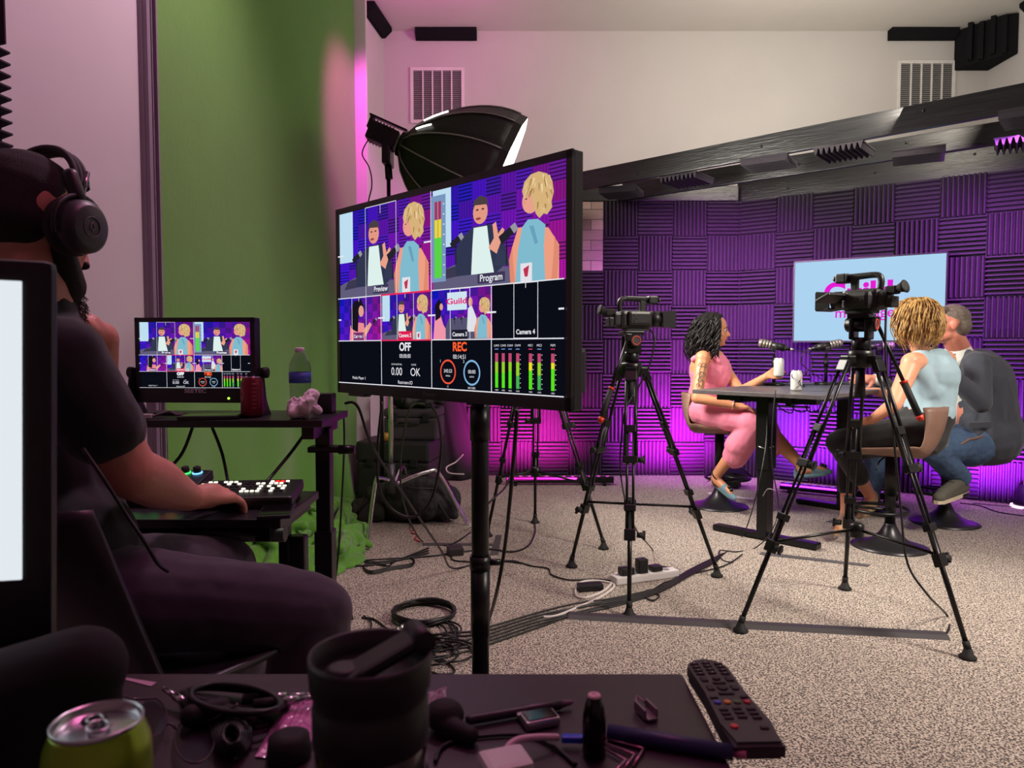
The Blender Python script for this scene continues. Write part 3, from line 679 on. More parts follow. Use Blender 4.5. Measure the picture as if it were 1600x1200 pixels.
# ================================================================= TRIPODS AND CAMERAS
def tripod(name, label, feet, apex, grp='black camera tripods', spread_z=.36, bars=True):
    """feet: three floor points; apex: centre of the bowl"""
    ax = Vector(apex); t = thing(name, label, 'tripod', (ax.x, ax.y, 0), 0, grp)
    m = MB(); m.lathe([(.030, -.05), (.048, -.045), (.052, .0), (.052, .018), (.044, .024)], ax, (0, 0, 1), 22)
    for f in feet:
        d = (Vector((f.x, f.y, 0)) - Vector((ax.x, ax.y, 0))).normalized(); m.box(ax + d * .055 + Vector((0, 0, -.015)), (.05, .055, .035), rot=(0, 0, math.atan2(d.y, d.x)), bev=.006)
    m.build('bowl', BLKM, t)
    m = MB(); m.cyl(ax - Vector((0, 0, .05)), ax - Vector((0, 0, .17)), .016, .022, seg=12); m.build('bowl_handle', BLKR, t)
    sp = Vector((ax.x, ax.y, spread_z + .03))
    for f in feet:
        f = Vector((f.x, f.y, 0)); dh = (f - Vector((ax.x, ax.y, 0))).normalized(); top = ax + dh * .07 + Vector((0, 0, -.02)); ft = f + Vector((0, 0, .035))
        d = ft - top; L = d.length; dn = d.normalized(); side = dn.cross(dh).normalized(); side = Vector((-dh.y, dh.x, 0))
        pt = lambda k, o=0, q=0: top + d * k + side * o
        m = MB()
        for sg in (-1, 1):
            m.cyl(pt(0, sg * .020), pt(.40, sg * .026), .0078, seg=8); m.cyl(pt(.27, sg * .014), pt(.70, sg * .014), .0062, seg=8)
        m.cyl(pt(.60), pt(1.0), .0105, .0095, seg=10)
        R = dn.to_track_quat('Z', 'Y').to_euler()
        ez = dn; ey = side; ex = ey.cross(ez).normalized(); Rm = Matrix((ex, ey, ez)).transposed().to_euler()
        m.box(pt(.02), (.026, .055, .05), rot=Rm, bev=.004)
        m.box(pt(.26), (.024, .050, .034), rot=Rm, bev=.004); m.box(pt(.395), (.028, .070, .034), rot=Rm, bev=.004)
        m.box(pt(.60), (.030, .050, .030), rot=Rm, bev=.004); m.box(pt(.71), (.030, .050, .050), rot=Rm, bev=.004)
        leg = m.build('leg', BLKM, t)
        for k in (.395, .71): m = MB(); m.cyl(pt(k, .03) , pt(k, .062), .011, .014, seg=10); m.box(pt(k, .062), (.012, .012, .04), rot=Rm, bev=.003); m.build('lock_knob', BLKR, leg)
        m = MB(); m.cyl(ft - dn * .03, ft, .013, .013, seg=10); m.lathe([(.030, .001), (.031, .008), (.020, .018), (.014, .036), (.010, .042)], (f.x, f.y, 0), (0, 0, 1), 16); m.build('rubber_foot', BLKR, leg)
    m = MB(); m.lathe([(.012, -.035), (.030, -.03), (.030, .02), (.014, .03)], sp, (0, 0, 1), 14)
    for f in feet:
        f = Vector((f.x, f.y, 0)); dh = (f - Vector((ax.x, ax.y, 0))).normalized(); top = ax + dh * .07 + Vector((0, 0, -.02)); ft = f + Vector((0, 0, .035))
        k = (top.z - spread_z) / (top.z - ft.z); q = top.lerp(ft, k); m.cyl(sp, q, .0065, seg=8)
    m.build('spreader', BLKM, t)
    return t
def fluid_head(label, loc, rz, bar_dir, group='fluid tripod heads'):
    t = thing('fluid_head', label, 'tripod head', loc, rz, group)
    m = MB(); m.lathe([(.034, 0), (.038, .012), (.036, .045), (.030, .052)], seg=20)
    m.box((-.030, 0, .085), (.020, .075, .085), bev=.008); m.box((.030, 0, .085), (.020, .075, .085), bev=.008)
    m.cyl((-.055, 0, .105), (.055, 0, .105), .030, seg=18); m.box((0, 0, .140), (.085, .10, .020), bev=.004)
    m.build('head_body', BLKM, t, local=True)
    m = MB(); m.cyl((.0555, 0, .105), (.060, 0, .105), .026, seg=18); m.cyl((-.0555, 0, .105), (-.060, 0, .105), .026, seg=18); k = m.build('drag_dial', GREYM, t, local=True)
    m = MB(); m.tube([(-.0605, .020 * math.cos(a), .105 + .020 * math.sin(a)) for a in [2 * PI * i / 20 for i in range(20)]], .0025, 5, closed=True); m.tube([(.0605, .020 * math.cos(a), .105 + .020 * math.sin(a)) for a in [2 * PI * i / 20 for i in range(20)]], .0025, 5, closed=True); m.build('orange_ring', mat('orange_red', (225, 60, 30), .5), k, local=True)
    b0 = Vector((.045, .035, .12)) if bar_dir[0] >= 0 else Vector((-.045, .035, .12)); bd = Vector(bar_dir)
    m = MB(); m.cyl(b0, b0 + bd * .62, .0075, seg=10); m.box(b0, (.03, .03, .035), bev=.005); m.build('pan_bar', BLKM, t, local=True)
    g = MB(); g.cyl(b0 + bd * .62, b0 + bd * .96, .014, .014, seg=14); go = g.build('grip', BLKR, t, local=True)
    g = MB(); g.cyl(b0 + bd * .605, b0 + bd * .63, .0155, seg=14); g.cyl(b0 + bd * .95, b0 + bd * 1.0, .0165, .012, seg=14); g.build('red_end', RED, go, local=True)
    return t
def camcorder(label, loc, rz, lcd=True):
    """lens looks along local -Y; origin under the body"""
    t = thing('camcorder', label, 'video camera', loc, rz, 'camcorders on the tripods')
    CB = mat('camera_body', (34, 34, 36), .4, bump=(400, .05))
    m = MB(); m.box((0, .01, .055), (.078, .165, .088), bev=.018); m.box((-.030, .0, .060), (.05, .12, .07), bev=.014); m.box((.042, .015, .052), (.045, .12, .075), bev=.02)
    m.box((0, .10, .055), (.062, .045, .06), bev=.008); m.box((0, .0, .008), (.06, .12, .016), bev=.003)
    body = m.build('body', CB, t, local=True)
    m = MB(); m.cyl((0, -.07, .058), (0, -.125, .058), .038, .040, seg=24); m.build('lens_barrel', BLK, t, local=True)
    m = MB()
    for z, sg in ((.058 + .036, 1), (.058 - .036, -1)): m.box((0, -.155, z), (.100, .065, .006), rot=(sg * -.10, 0, 0))
    for x, sg in ((.048, 1), (-.048, -1)): m.box((x, -.155, .058), (.006, .065, .074), rot=(0, 0, sg * .10))
    hood = m.build('lens_hood', BLK, t, local=True)
    m = MB(); m.cyl((0, -.126, .058), (0, -.130, .058), .031, seg=24); m.build('front_glass', mat('dark_glass', (8, 10, 16), .05, coat=1), hood, local=True)
    m = MB(); m.tube([(0, -.065, .150), (0, .035, .155), (0, .075, .150), (0, .085, .125), (0, .08, .095)], .0125, 8, spline=4); m.box((0, -.035, .120), (.02, .03, .06), bev=.005); m.box((0, -.0, .158), (.026, .11, .018), bev=.005)
    han = m.build('top_handle', CB, t, local=True)
    m = MB(); m.box((0.004, -.085, .150), (.052, .050, .040), bev=.007); m.build('handle_control_box', BLK, han, local=True)
    m = MB()
    for x in (-.014, .018):
        m.lathe([(.011, 0), (.011, .010), (.006, .012)], (x, -.110, .150), (0, -1, 0), 14)
    m.build('audio_input', GREYM, han, local=True)
    m = MB(); m.box((0, .135, .088), (.034, .05, .034), bev=.008); m.lathe([(.015, 0), (.020, .018), (.027, .03), (.012, .031)], (0, .158, .092), (0, .95, .25), 16); m.build('viewfinder', BLKR, t, local=True)
    m = MB(); m.box((0, .132, .042), (.05, .03, .045), bev=.005); m.build('battery', BLK, t, local=True)
    if lcd:
        m = MB(); m.box((.105, -.065, .065), (.115, .014, .072), rot=(-1.15, 0, 0), bev=.004); m.cyl((.045, -.06, .068), (.055, -.06, .068), .014, seg=10); L = m.build('flip_screen', BLK, t, local=True)
        m = MB(); m.box((.105, -.059, .070), (.095, .002, .055), rot=(-1.15, 0, 0)); m.build('flip_screen_glass', mat('lcd_dim', (60, 50, 70), .15, emit=(c(120, 100, 140), .25)), L, local=True)
    for k, (x, y, z) in enumerate(((.063, .03, .06), (.063, .01, .05), (-.056, .0, .07), (-.056, .03, .06))):
        pass
    m = MB()
    for x, y, z in ((-.056, .03, .075), (-.056, .018, .060), (-.056, .03, .050), (.0655, .02, .060), (.0655, .04, .052)): m.cyl((x, y, z), (x + math.copysign(.003, x), y, z), .0035, seg=8)
    m.build('buttons', GREYM, body, local=True)
    return t
def tri_set(feet, apx, D, label, cam_label, cam_rz, bar, head_rz, zoff=0):
    ap = P(apx[0], apx[1], D)
    tripod('camera_tripod', label, feet, ap)
    return ap
fA = [F(893, 886), F(1120, 901), F(983, 963)]; cA = sum(fA, Vector()) / 3; apA = P(986, 574, 3.55)
tripod('camera_tripod', 'black camera tripod between the big monitor and the woman in pink', fA, apA)
fluid_head('black fluid head on the tripod left of the woman in pink, pan bar down left', apA + Vector((0, 0, .024)), PI / 2 + .25, Vector((-.28, .42, -.86)).normalized() * .45)
camcorder('black camcorder aimed right, left of the woman in pink', apA + Vector((.02, .0, .174)), PI / 2 + .28)
fB = [F(1320, 921), F(1157, 987), F(1512, 1029)]; apB = P(1345, 556, 3.05)
tripod('camera_tripod', 'black camera tripod in front of the blonde woman', fB, apB)
rB = math.atan2(-.85, -.55) + PI / 2
fluid_head('black fluid head on the tripod in front of the blonde woman, pan bar down right', apB + Vector((0, 0, .024)), -.75, Vector((.38, .10, -.92)).normalized() * .44)
camcorder('black camcorder with side screen flipped out, before the wall television', apB + Vector((0, 0, .174)), PI * 1.0 + .50)
fC = [F(762, 838), F(836, 817), F(943, 858)]; apC = P(838, 548, 4.5)
tripod('camera_tripod', 'black camera tripod standing behind the big monitor', fC, apC)
# ================================================================= PODCAST TABLE
TC = Vector((1.93, 4.765, 0)); ldir = Vector((.722, .692, 0)).normalized(); tang = math.atan2(ldir.y, ldir.x)
TH = .892
tb = thing('meeting_table', 'grey-topped height adjustable table where the three guests sit', 'table', TC, tang)
WT = wood_mat('grey_tabletop', (92, 86, 88), (70, 64, 66), .38, (1.5, 18, 18))
TL, TW = 1.50, .80
m = MB(); m.box((0, 0, TH - .0125), (TL, TW, .025), bev=.003); m.build('tabletop', WT, tb, local=True)
m = MB()
for sy in (-1, 1): m.box((0, sy * .16, TH - .05), (TL * .84, .035, .05))
for sx in (-1, 1): m.box((sx * .575, 0, TH - .045), (.07, TW * .78, .04))
m.build('steel_frame', BLKM, tb, local=True)
for sx in (-1, 1):
    m = MB(); m.box((sx * .575, 0, .23), (.088, .062, .42), bev=.004); m.box((sx * .575, 0, .65), (.108, .078, .44), bev=.004); lg = m.build('leg', BLKM, tb, local=True)
    m = MB(); m.box((sx * .575, 0, .022), (.075, .66, .036), bev=.010); m.build('foot_bar', BLKM, lg, local=True)
m = MB(); m.tube([(-.575 + .056 * math.cos(a) * 1.05, .042 * math.sin(a) * 1.05, .56 + .004 * math.sin(3 * a)) for a in [2 * PI * i / 24 for i in range(24)]], .004, 5, closed=True); m.build('silver_band', SILV, tb, local=True)
m = MB()
for k in range(5):
    x = -.25 + .2 * k; m.tube([(x, .12, TH - .05), (x + .05, .1, TH - .13 - .02 * (k % 3)), (x + .14, .06, TH - .16), (x + .22, .1, TH - .05)], .004, 5, spline=5)
m.build('hanging_wires', CABLE, tb, local=True)
# ================================================================= STOOLS
LEA = mat('tan_leather', (140, 108, 92), .5, noise=(9, c(112, 82, 70), .3), bump=(120, .12))
def stool(label, loc, rz, seat=.56):
    """faces local -Y (open side), backrest at +Y"""
    t = thing('bar_stool', label, 'stool', loc, rz, 'tan swivel stools on round bases')
    m = MB(); m.lathe([(.205, .0), (.207, .006), (.16, .018), (.10, .042), (.055, .085), (.033, .13), (.031, .14)], seg=40); m.build('round_base', mat('dark_steel', (54, 52, 56), .35, metal=.6), t, local=True)
    m = MB(); m.cyl((0, 0, .10), (0, 0, seat - .08), .028, seg=18); m.cyl((0, 0, .30), (0, 0, seat - .06), .033, seg=18); m.box((0, 0, seat - .055), (.2, .2, .02), bev=.008); m.tube([(.06, -.02, seat - .065), (.14, -.05, seat - .09), (.17, -.06, seat - .14)], .005, 6, spline=3); m.build('gas_column', BLKM, t, local=True)
    m = MB(); m.tube([(.155 * math.cos(a), -.06 + .155 * math.sin(a), .215) for a in [2 * PI * i / 32 for i in range(32)]], .0105, 8, closed=True); m.tube([(0, 0, .215), (0, -.21, .215)], .009, 6); m.tube([(0, 0, .215), (.14, -.02, .215)], .009, 6); m.tube([(0, 0, .215), (-.14, -.02, .215)], .009, 6); m.build('foot_ring', BLKM, t, local=True)
    # moulded shell
    m = MB(); th = .028
    def shell(u, v, o=0):
        a = (v - .5) * 2                         # -1..1 across
        if u < .5:
            k = u / .5; y = -.21 + k * .36; z = seat - .045 + .012 * (1 - k) + .05 * abs(a) ** 2.4 * (.35 + k * .9); wd = .205 + .025 * math.sin(k * PI)
            if k < .2: z -= (.2 - k) * .12
        else:
            k = (u - .5) / .5; th_ = k * 1.45; y = .15 + .10 * math.sin(min(th_, 1.57)) - .035 * abs(a) ** 2 * k * 2.6; z = seat - .045 + .09 * (1 - math.cos(min(th_, 1.57))) + .19 * k ** 1.3 + .05 * abs(a) ** 2.4 * 1.2 * (1 - k); wd = .23 - .045 * k ** 2
        return Vector((a * wd, y, z))
    nu, nv = 26, 14
    S_ = [[shell(i / nu, j / nv) for j in range(nv + 1)] for i in range(nu + 1)]
    def nrm(i, j):
        a_ = S_[min(i + 1, nu)][j] - S_[max(i - 1, 0)][j]; b_ = S_[i][min(j + 1, nv)] - S_[i][max(j - 1, 0)]
        return a_.cross(b_).normalized()
    I = [[m._v(S_[i][j]) for j in range(nv + 1)] for i in range(nu + 1)]
    O = [[m._v(S_[i][j] + nrm(i, j) * th * (1 - .75 * (abs(j / nv - .5) * 2) ** 6)) for j in range(nv + 1)] for i in range(nu + 1)]
    for i in range(nu):
        for j in range(nv): m._f([I[i][j], I[i + 1][j], I[i + 1][j + 1], I[i][j + 1]], True); m._f([O[i][j], O[i][j + 1], O[i + 1][j + 1], O[i + 1][j]], True)
    for i in range(nu):
        for j in (0, nv): m._f([I[i][j], I[i + 1][j], O[i + 1][j], O[i][j]], True)
    for j in range(nv):
        for i in (0, nu): m._f([I[i][j], I[i][j + 1], O[i][j + 1], O[i][j]], True)
    m.build('seat_shell', LEA, t, local=True)
    return t
def stool2(label, loc, rz, seat=.56):
    t = stool(label, loc, rz, seat); return t
V0 = Vector((0, 0, 0))
S1 = Vector((1.50, 5.29, 0)); S2 = Vector((2.18, 4.20, 0)); S3 = Vector((2.84, 4.78, 0))
st1 = stool('tan leather swivel stool under the woman in pink', S1, math.radians(62), .60)
dup(st1, S2 + V0, math.radians(-122) , label='tan leather swivel stool under the blonde woman, nearest the camera')
dup(st1, S3, math.radians(-60), label='tan leather swivel stool under the man in the dark jacket')
# ================================================================= PEOPLE AT THE TABLE
def hand(mb, wrist, palm_dir, up, size=1.0, curl=.5, spread=1.0, thumb_side=1, rest=False):
    """hand volume: palm and five fingers. palm_dir: towards the fingers; up: back of the hand"""
    d = Vector(palm_dir).normalized(); u = Vector(up); u = (u - d * u.dot(d)).normalized(); s_ = d.cross(u).normalized() * thumb_side
    w_ = Vector(wrist); k = size
    mb.cap(w_, w_ + d * .045 * k, .024 * k, .027 * k)
    for o in (-1.0, -.35, .35, 1.0): mb.cap(w_ + d * .03 * k + s_ * o * .012 * k, w_ + d * .082 * k + s_ * o * .026 * k, .0155 * k, .0125 * k)
    for i, (o, ln) in enumerate(((1.0, .066), (.35, .075), (-.35, .070), (-1.0, .054))):
        p = w_ + d * .082 * k + s_ * o * .027 * k; ang = curl * (1 + .12 * i)
        dd = (d + s_ * o * .08 * spread).normalized()
        a = ang * .6
        for j, f in enumerate((.45, .32, .23)):
            dd2 = (dd * math.cos(a) - u * math.sin(a)).normalized(); q = p + dd2 * ln * f * k
            mb.cap(p, q, (.0092 - .0006 * j) * k, (.0087 - .0006 * j) * k, 8); p = q; a += ang * .7
    p = w_ + d * .02 * k + s_ * .022 * k; q = p + (d * .6 + s_ * .8 - u * .25).normalized() * .038 * k; r = q + (d * .9 + s_ * .3 - u * .45).normalized() * .032 * k; r2 = r + (d - u * .5).normalized() * .022 * k
    mb.cap(p, q, .0155 * k, .0115 * k, 8); mb.cap(q, r, .0112 * k, .0098 * k, 8); mb.cap(r, r2, .0098 * k, .0085 * k, 8)
def head(mb, ctr, face, up=(0, 0, 1), s=1.0, ear=True, jaw=1.0):
    """head volume; ctr = middle of the skull, face = looking direction"""
    f = Vector(face).normalized(); u = Vector(up); u = (u - f * u.dot(f)).normalized(); r = f.cross(u).normalized()
    R = Matrix((r, f, u)).transposed().to_euler(); C = Vector(ctr); q = lambda a, b, z: C + (r * a + f * b + u * z) * s
    mb.ell(q(0, -.012, .022), (.076 * s, .096 * s, .094 * s), R, 20, 14)
    mb.ell(q(0, .030, -.030), (.062 * s, .062 * s, .082 * s), R, 18, 12)
    mb.ell(q(0, .046, -.078), (.040 * s * jaw, .040 * s, .032 * s), R)
    mb.ell(q(.034, .018, -.062), (.026 * s * jaw, .044 * s, .032 * s), R); mb.ell(q(-.034, .018, -.062), (.026 * s * jaw, .044 * s, .032 * s), R)
    mb.cap(q(0, .086, .012), q(0, .106, -.022), .0075 * s, .0115 * s, 8); mb.ell(q(.010, .096, -.026), .008 * s); mb.ell(q(-.010, .096, -.026), .008 * s)   # nose
    mb.cap(q(-.034, .076, .026), q(.034, .076, .026), .011 * s, .011 * s, 8)                    # brow
    mb.cap(q(-.016, .088, -.048), q(.016, .088, -.048), .0062 * s, .0062 * s, 8); mb.cap(q(-.014, .087, -.059), q(.014, .087, -.059), .0068 * s, .0068 * s, 8)   # lips
    mb.ell(q(0, .078, -.088), (.016 * s, .014 * s, .013 * s), R)                                 # chin
    mb.ell(q(.040, .058, -.022), (.018 * s, .018 * s, .018 * s)); mb.ell(q(-.040, .058, -.022), (.018 * s, .018 * s, .018 * s))
    if ear:
        for sg in (-1, 1):
            mb.ell(q(sg * .079, -.010, -.008), (.008 * s, .018 * s, .030 * s), R); mb.ell(q(sg * .083, -.016, .002), (.006 * s, .016 * s, .022 * s), R)
    return q
def eyes(q, parent, s=1.0, closed=False, brow=(70, 50, 40), lip=(170, 80, 78), brow_t=.0028):
    for sg in (-1, 1):
        m = MB(); m.ell(q(sg * .030, .0735, .008), .0125 * s); m.build('eye', mat('eye_white', (225, 220, 215), .2), parent)
        m = MB(); m.ell(q(sg * .0305, .0835, .005), .0058 * s); m.build('iris', mat('iris_dark', (40, 26, 20), .2), parent)
        m = MB(); m.tube([q(sg * .014, .0895, .028), q(sg * .030, .0885, .034), q(sg * .046, .076, .029)], brow_t * s, 6, spline=4); m.build('eyebrow', mat('brow_%d' % brow[0], brow, .8), parent)
        m = MB(); m.tube([q(sg * .018, .0865, .009), q(sg * .030, .0885, .0135), q(sg * .043, .080, .008)], .0017 * s, 5, spline=4); m.build('eyelashes', mat('lash', (24, 18, 18), .8), parent)
    m = MB(); m.tube([q(-.020, .0915, -.052), q(-.008, .0955, -.0505), q(.008, .0955, -.0505), q(.020, .0915, -.052)], .0040 * s, 6, spline=3); m.tube([q(-.016, .091, -.058), q(0, .095, -.0595), q(.016, .091, -.058)], .0042 * s, 6, spline=3)
    m.build('lips', mat('lip_%d' % lip[0], lip, .4), parent)
def strands(name, parent, m_, roots, path, r=.003, seg=4, taper=True):
    mb = MB()
    for p0 in roots:
        pts = path(p0); n = len(pts); mb.tube(pts, r, seg, radii=[r * (1 - .7 * (i / (n - 1)) ** 3) for i in range(n)] if taper else None)
    return mb.build(name, m_, parent, fix=False)
def V(*a): return Vector(a)
# ---- woman in pink -------------------------------------------------------------------------
D0 = 5.25
wp = thing('person', 'woman with long dark curly hair in a pink sleeveless jumpsuit, arm tattoo, seated in profile', 'person', (S1.x, S1.y, 0))
FD = V(.90, -.44, 0).normalized(); SD = V(FD.y, -FD.x, 0)                # facing; her right side
if SD.y > 0: SD = -SD
hip = V(S1.x - .03, S1.y, .66); chest = hip + V(.03, -.01, .36) ; 
HC = P(1116, 516, 5.23); neck = P(1103, 552, 5.24)
hip = P(1101, 642, 5.26); waist = P(1102, 615, 5.25); chest = P(1108, 577, 5.24)
SKW = mat('skin_tan', (206, 142, 104), .45, noise=(30, c(196, 132, 96), .2), bump=(120, .05), sss=.12)
b = MB()
hf = V(.93, -.30, -.14).normalized()
hq = head(b, HC, hf, s=1.0, ear=False, jaw=.92)
b.cap(HC + V(-.02, 0, -.06), neck, .050, .052); b.cap(neck, chest + V(0, 0, .05), .058, .10)
shR = chest + SD * .165 + V(-.015, 0, .085); shL = chest - SD * .165 + V(.02, 0, .085)
b.cap(shR, shL, .050, .050); b.ell(chest, (.14, .13, .16)); b.cap(chest, waist, .115, .11); b.cap(waist, hip, .115, .13)
elR = P(1089, 622, 5.02); wrR = P(1150, 634, 4.95); b.cap(shR, elR, .046, .040); b.cap(elR, wrR, .039, .026)
hand(b, wrR, FD * 1 + V(.1, .1, -.1), (0, 0, 1), .92, .4, thumb_side=-1)
elL = P(1157, 612, 5.10); wrL = P(1196, 589, 4.92); b.cap(shL, elL, .044, .038); b.cap(elL, wrL, .037, .025)
hand(b, wrL, P(1219, 574, 4.92) - wrL, V(-.3, -.5, .8), .95, .55, thumb_side=1)
# legs under the jumpsuit
knR = P(1180, 664, 4.96); anR = P(1120, 741, 5.12); knL = P(1195, 668, 5.12); anL = P(1252, 727, 4.95)
for h_, k_, a_ in ((hip + SD * .08, knR, anR), (hip - SD * .08, knL, anL)):
    b.cap(h_, k_, .085, .058); b.cap(k_, k_.lerp(a_, .35), .054, .056); b.cap(k_.lerp(a_, .35), a_, .056, .034)
tR = P(1142, 770, 5.02); tL = P(1288, 733, 4.86)
b.cap(anR, anR + V(-.01, 0, -.05), .036, .032); b.cap(anR + V(0, 0, -.045), tR, .034, .022)
b.cap(anL, anL + V(-.0, 0, -.04), .036, .032); b.cap(anL + V(0, 0, -.03), tL, .034, .022)
body = blob('body', b, SKW, wp, .0065, 5)
eyes(hq, body, lip=(186, 84, 84), brow=(52, 38, 34))
PINK = mat('pink_fabric', (228, 128, 156), .75, noise=(5, c(222, 120, 148), .3), sheen=.2)
b = MB()
b.ell(chest + V(.01, 0, -.01), (.150, .142, .150)); b.cap(chest - V(0, 0, .02), waist, .120, .112); b.cap(waist, hip, .116, .118)
b.cap(chest + FD * .062 + SD * .06 + V(0, 0, -.01), chest + FD * .062 - SD * .06 + V(0, 0, -.01), .060); b.ell(chest + FD * .05 + V(0, 0, -.05), (.10, .11, .10))
for sg in (-1, 1): b.cap(chest + SD * sg * .10 + FD * .085 + V(0, 0, .06), chest + SD * sg * .115 + V(0, 0, .142), .020, .018); b.cap(chest + SD * sg * .115 + V(0, 0, .142), chest + SD * sg * .11 - FD * .09 + V(0, 0, .07), .018, .022)
b.cap(hip + SD * .08, knR + V(-.02, 0, .01), .098, .082); b.cap(hip - SD * .08, knL, .098, .082)
b.cap(knR, knR.lerp(anR, .42), .092, .095); b.cap(knR.lerp(anR, .30), knR.lerp(anR, .62) + V(.03, 0, 0), .095, .088); b.cap(knL, knL.lerp(anL, .20) + V(-.02, 0, -.06), .092, .10)
blob('jumpsuit', b, PINK, wp, .008, 5, disp=(.010, 11))
# shoes, bracelet, tattoo
BLU = mat('blue_grey_suede', (108, 142, 158), .8)
for a_, t_ in ((anR, tR), (anL, tL)):
    d = (t_ - a_); d.z *= .8; d.normalize(); b = MB(); b.cap(t_ - d * .07 + V(0, 0, -.012), t_ + d * .035 + V(0, 0, -.012), .030, .018); b.cap(a_ + V(0, 0, -.085) - d * .03, t_ + V(0, 0, -.03), .018, .02)
    b.cap(a_ - d * .035 + V(0, 0, -.03), a_ - d * .035 + V(0, 0, -.075), .012, .016)
    sh = blob('shoe', b, BLU, wp, .006, 3)
    x, y, z = frame(V(0, 0, 1) * .6 + d * .5); q = a_ + V(0, 0, -.005)
    b = MB(); b.tube([q + (x * math.cos(k) + y * math.sin(k)) * .041 for k in [2 * PI * i / 20 for i in range(20)]], .0042, 6, closed=True); b.build('ankle_strap', BLKM, sh)
    b = MB(); b.tube([q + V(0, 0, -.05) + (x * math.cos(k) + y * math.sin(k)) * .042 for k in [2 * PI * i / 20 for i in range(20)]], .0035, 6, closed=True); b.build('ankle_strap', BLKM, sh)
    b = MB(); b.ell(t_ + V(-.0, -.012, .022), .014); b.ell(t_ - d * .02 + V(-.0, -.012, .026), .013); b.build('shoe_bow', BLKM, sh)
b = MB(); d = (wrR - elR).normalized(); x, y, z = frame(d); q = wrR - d * .02
b.tube([q + (x * math.cos(k) + y * math.sin(k)) * .031 for k in [2 * PI * i / 20 for i in range(20)]], .003, 6, closed=True); b.build('bracelet', mat('gold', (240, 215, 190), .3, metal=.8), wp)
TAT = mat('tattoo_ink', (96, 92, 74), .6)
b = MB(); ax_ = (elR - shR); n0 = V(0, -1, 0) - ax_.normalized() * V(0, -1, 0).dot(ax_.normalized()); n0.normalize(); s0 = ax_.normalized().cross(n0)
def arm(k, a): rr = .0472 - .006 * k; return shR + ax_ * k + (n0 * math.cos(a) + s0 * math.sin(a)) * rr
rnd = random.Random(4)
for (k0, a0, r0) in ((.22, .0, .035), (.22, .5, .026), (.22, -.5, .026), (.32, .0, .05), (.45, .1, .04), (.45, -.35, .03), (.58, .2, .035), (.66, -.1, .05), (.72, .4, .03), (.74, -.4, .03), (.5, .45, .05)):
    b.tube([arm(k0 + r0 * 1.6 * math.sin(t), a0 + r0 * 8 * math.cos(t) + .08 * math.sin(3 * t)) for t in [2 * PI * i / 18 for i in range(18)]], .0014, 4, closed=True)
b.tube([arm(.28 + .45 * i / 12, .35 + .05 * math.sin(i)) for i in range(13)], .0013, 4); b.tube([arm(.28 + .45 * i / 12, -.3 + .05 * math.sin(i)) for i in range(13)], .0013, 4)
b.build('tattoo', TAT, body); b = MB()
for i in range(5): b.tube([wrL.lerp(elL, .12 + .05 * i) + V(0, -.0318 - .0004 * i, .004 + .012 * math.sin(t)) + (elL - wrL).normalized() * .014 * math.cos(t) for t in [2 * PI * j / 10 for j in range(10)]], .0013, 4, closed=True)
b.build('tattoo', TAT, body)
# curly hair: a soft core plus many curls
HB = mat('black_hair', (16, 14, 16), .42, noise=(40, c(30, 26, 28), .3), spec=.35)
core = MB(); f2 = V(hf.x, hf.y, 0).normalized()
core.ell(HC + V(-.035, .0, .035) - f2 * .0, (.098, .102, .098)); core.ell(HC - f2 * .085 + V(0, 0, -.04), (.085, .10, .12)); core.ell(HC - f2 * .09 + V(0, 0, -.15), (.085, .11, .10)); core.cap(HC - f2 * .04 + SD * .085 + V(0, 0, -.08), HC + SD * .10 - f2 * .01 + V(.01, 0, -.24), .034, .026)
hr = blob('hair', core, HB, wp, .009, 3)
def env(z, tab):
    if z >= tab[0][0]: return tab[0][1]
    for (a, ra), (b_, rb) in zip(tab, tab[1:]):
        if z >= b_: return ra + (rb - ra) * (a - z) / (a - b_)
    return tab[-1][1]
def hair_set(HC, f2, n, tab, zc, back, ztop, length, front, curl, tw, rad, seed):
    rnd = random.Random(seed); side = V(f2.y, -f2.x, 0); out = []
    for i in range(n):
        a = rnd.uniform(-PI, PI); k = rnd.uniform(.74, 1.10); z0 = rnd.uniform(ztop * .25, ztop) if i % 3 else rnd.uniform(ztop * .85, ztop)
        if abs(a) < (front if z0 < ztop * .8 else front * .45): continue
        L = rnd.uniform(*length); m_ = int(L / .0105); ph = rnd.uniform(0, 6.28); rr = rnd.uniform(.6, 1.2) * curl; pts = []; z = z0; a_ = a; dr = rnd.uniform(-.25, .25)
        if abs(a) < front + .5: L = min(L, length[1] * .8)
        for q in range(m_):
            R = env(z, tab) * k; cc = HC - f2 * (back + zc * max(0, -z)); amp = rr * min(1, .35 + q / 8)
            p = cc + (f2 * math.cos(a_) + side * math.sin(a_)) * R + V(0, 0, z)
            t = ph + q * tw; rd = (f2 * math.cos(a_) + side * math.sin(a_)); tg = (side * math.cos(a_) - f2 * math.sin(a_))
            pts.append(p + rd * math.cos(t) * amp + tg * math.sin(t) * amp)
            slope = abs(env(z - .004, tab) - env(z, tab)) * k / .004; st = .0105 / math.sqrt(1 + slope * slope)
            z -= st; a_ += dr * .02
            if z < ztop * .82 and abs(a_) < front: a_ += math.copysign(.16, a_ + 1e-6)
        if len(pts) > 4: out.append(pts)
    return out
TABW = [(.128, .02), (.122, .045), (.10, .082), (.06, .118), (0, .142), (-.08, .160), (-.16, .150), (-.24, .11), (-.34, .06)]
def strands2(name, parent, m_, paths, r, seg=4):
    mb = MB()
    for pts in paths: n = len(pts); mb.tube(pts, r, seg, radii=[r * (1 - .7 * (i / (n - 1)) ** 3) for i in range(n)])
    return mb.build(name, m_, parent, fix=False)
strands2('curls', hr, HB, hair_set(HC, f2, 520, TABW, .12, .018, .124, (.20, .40), 1.12, .0125, .62, .0045, 11), .0048)
b = MB()
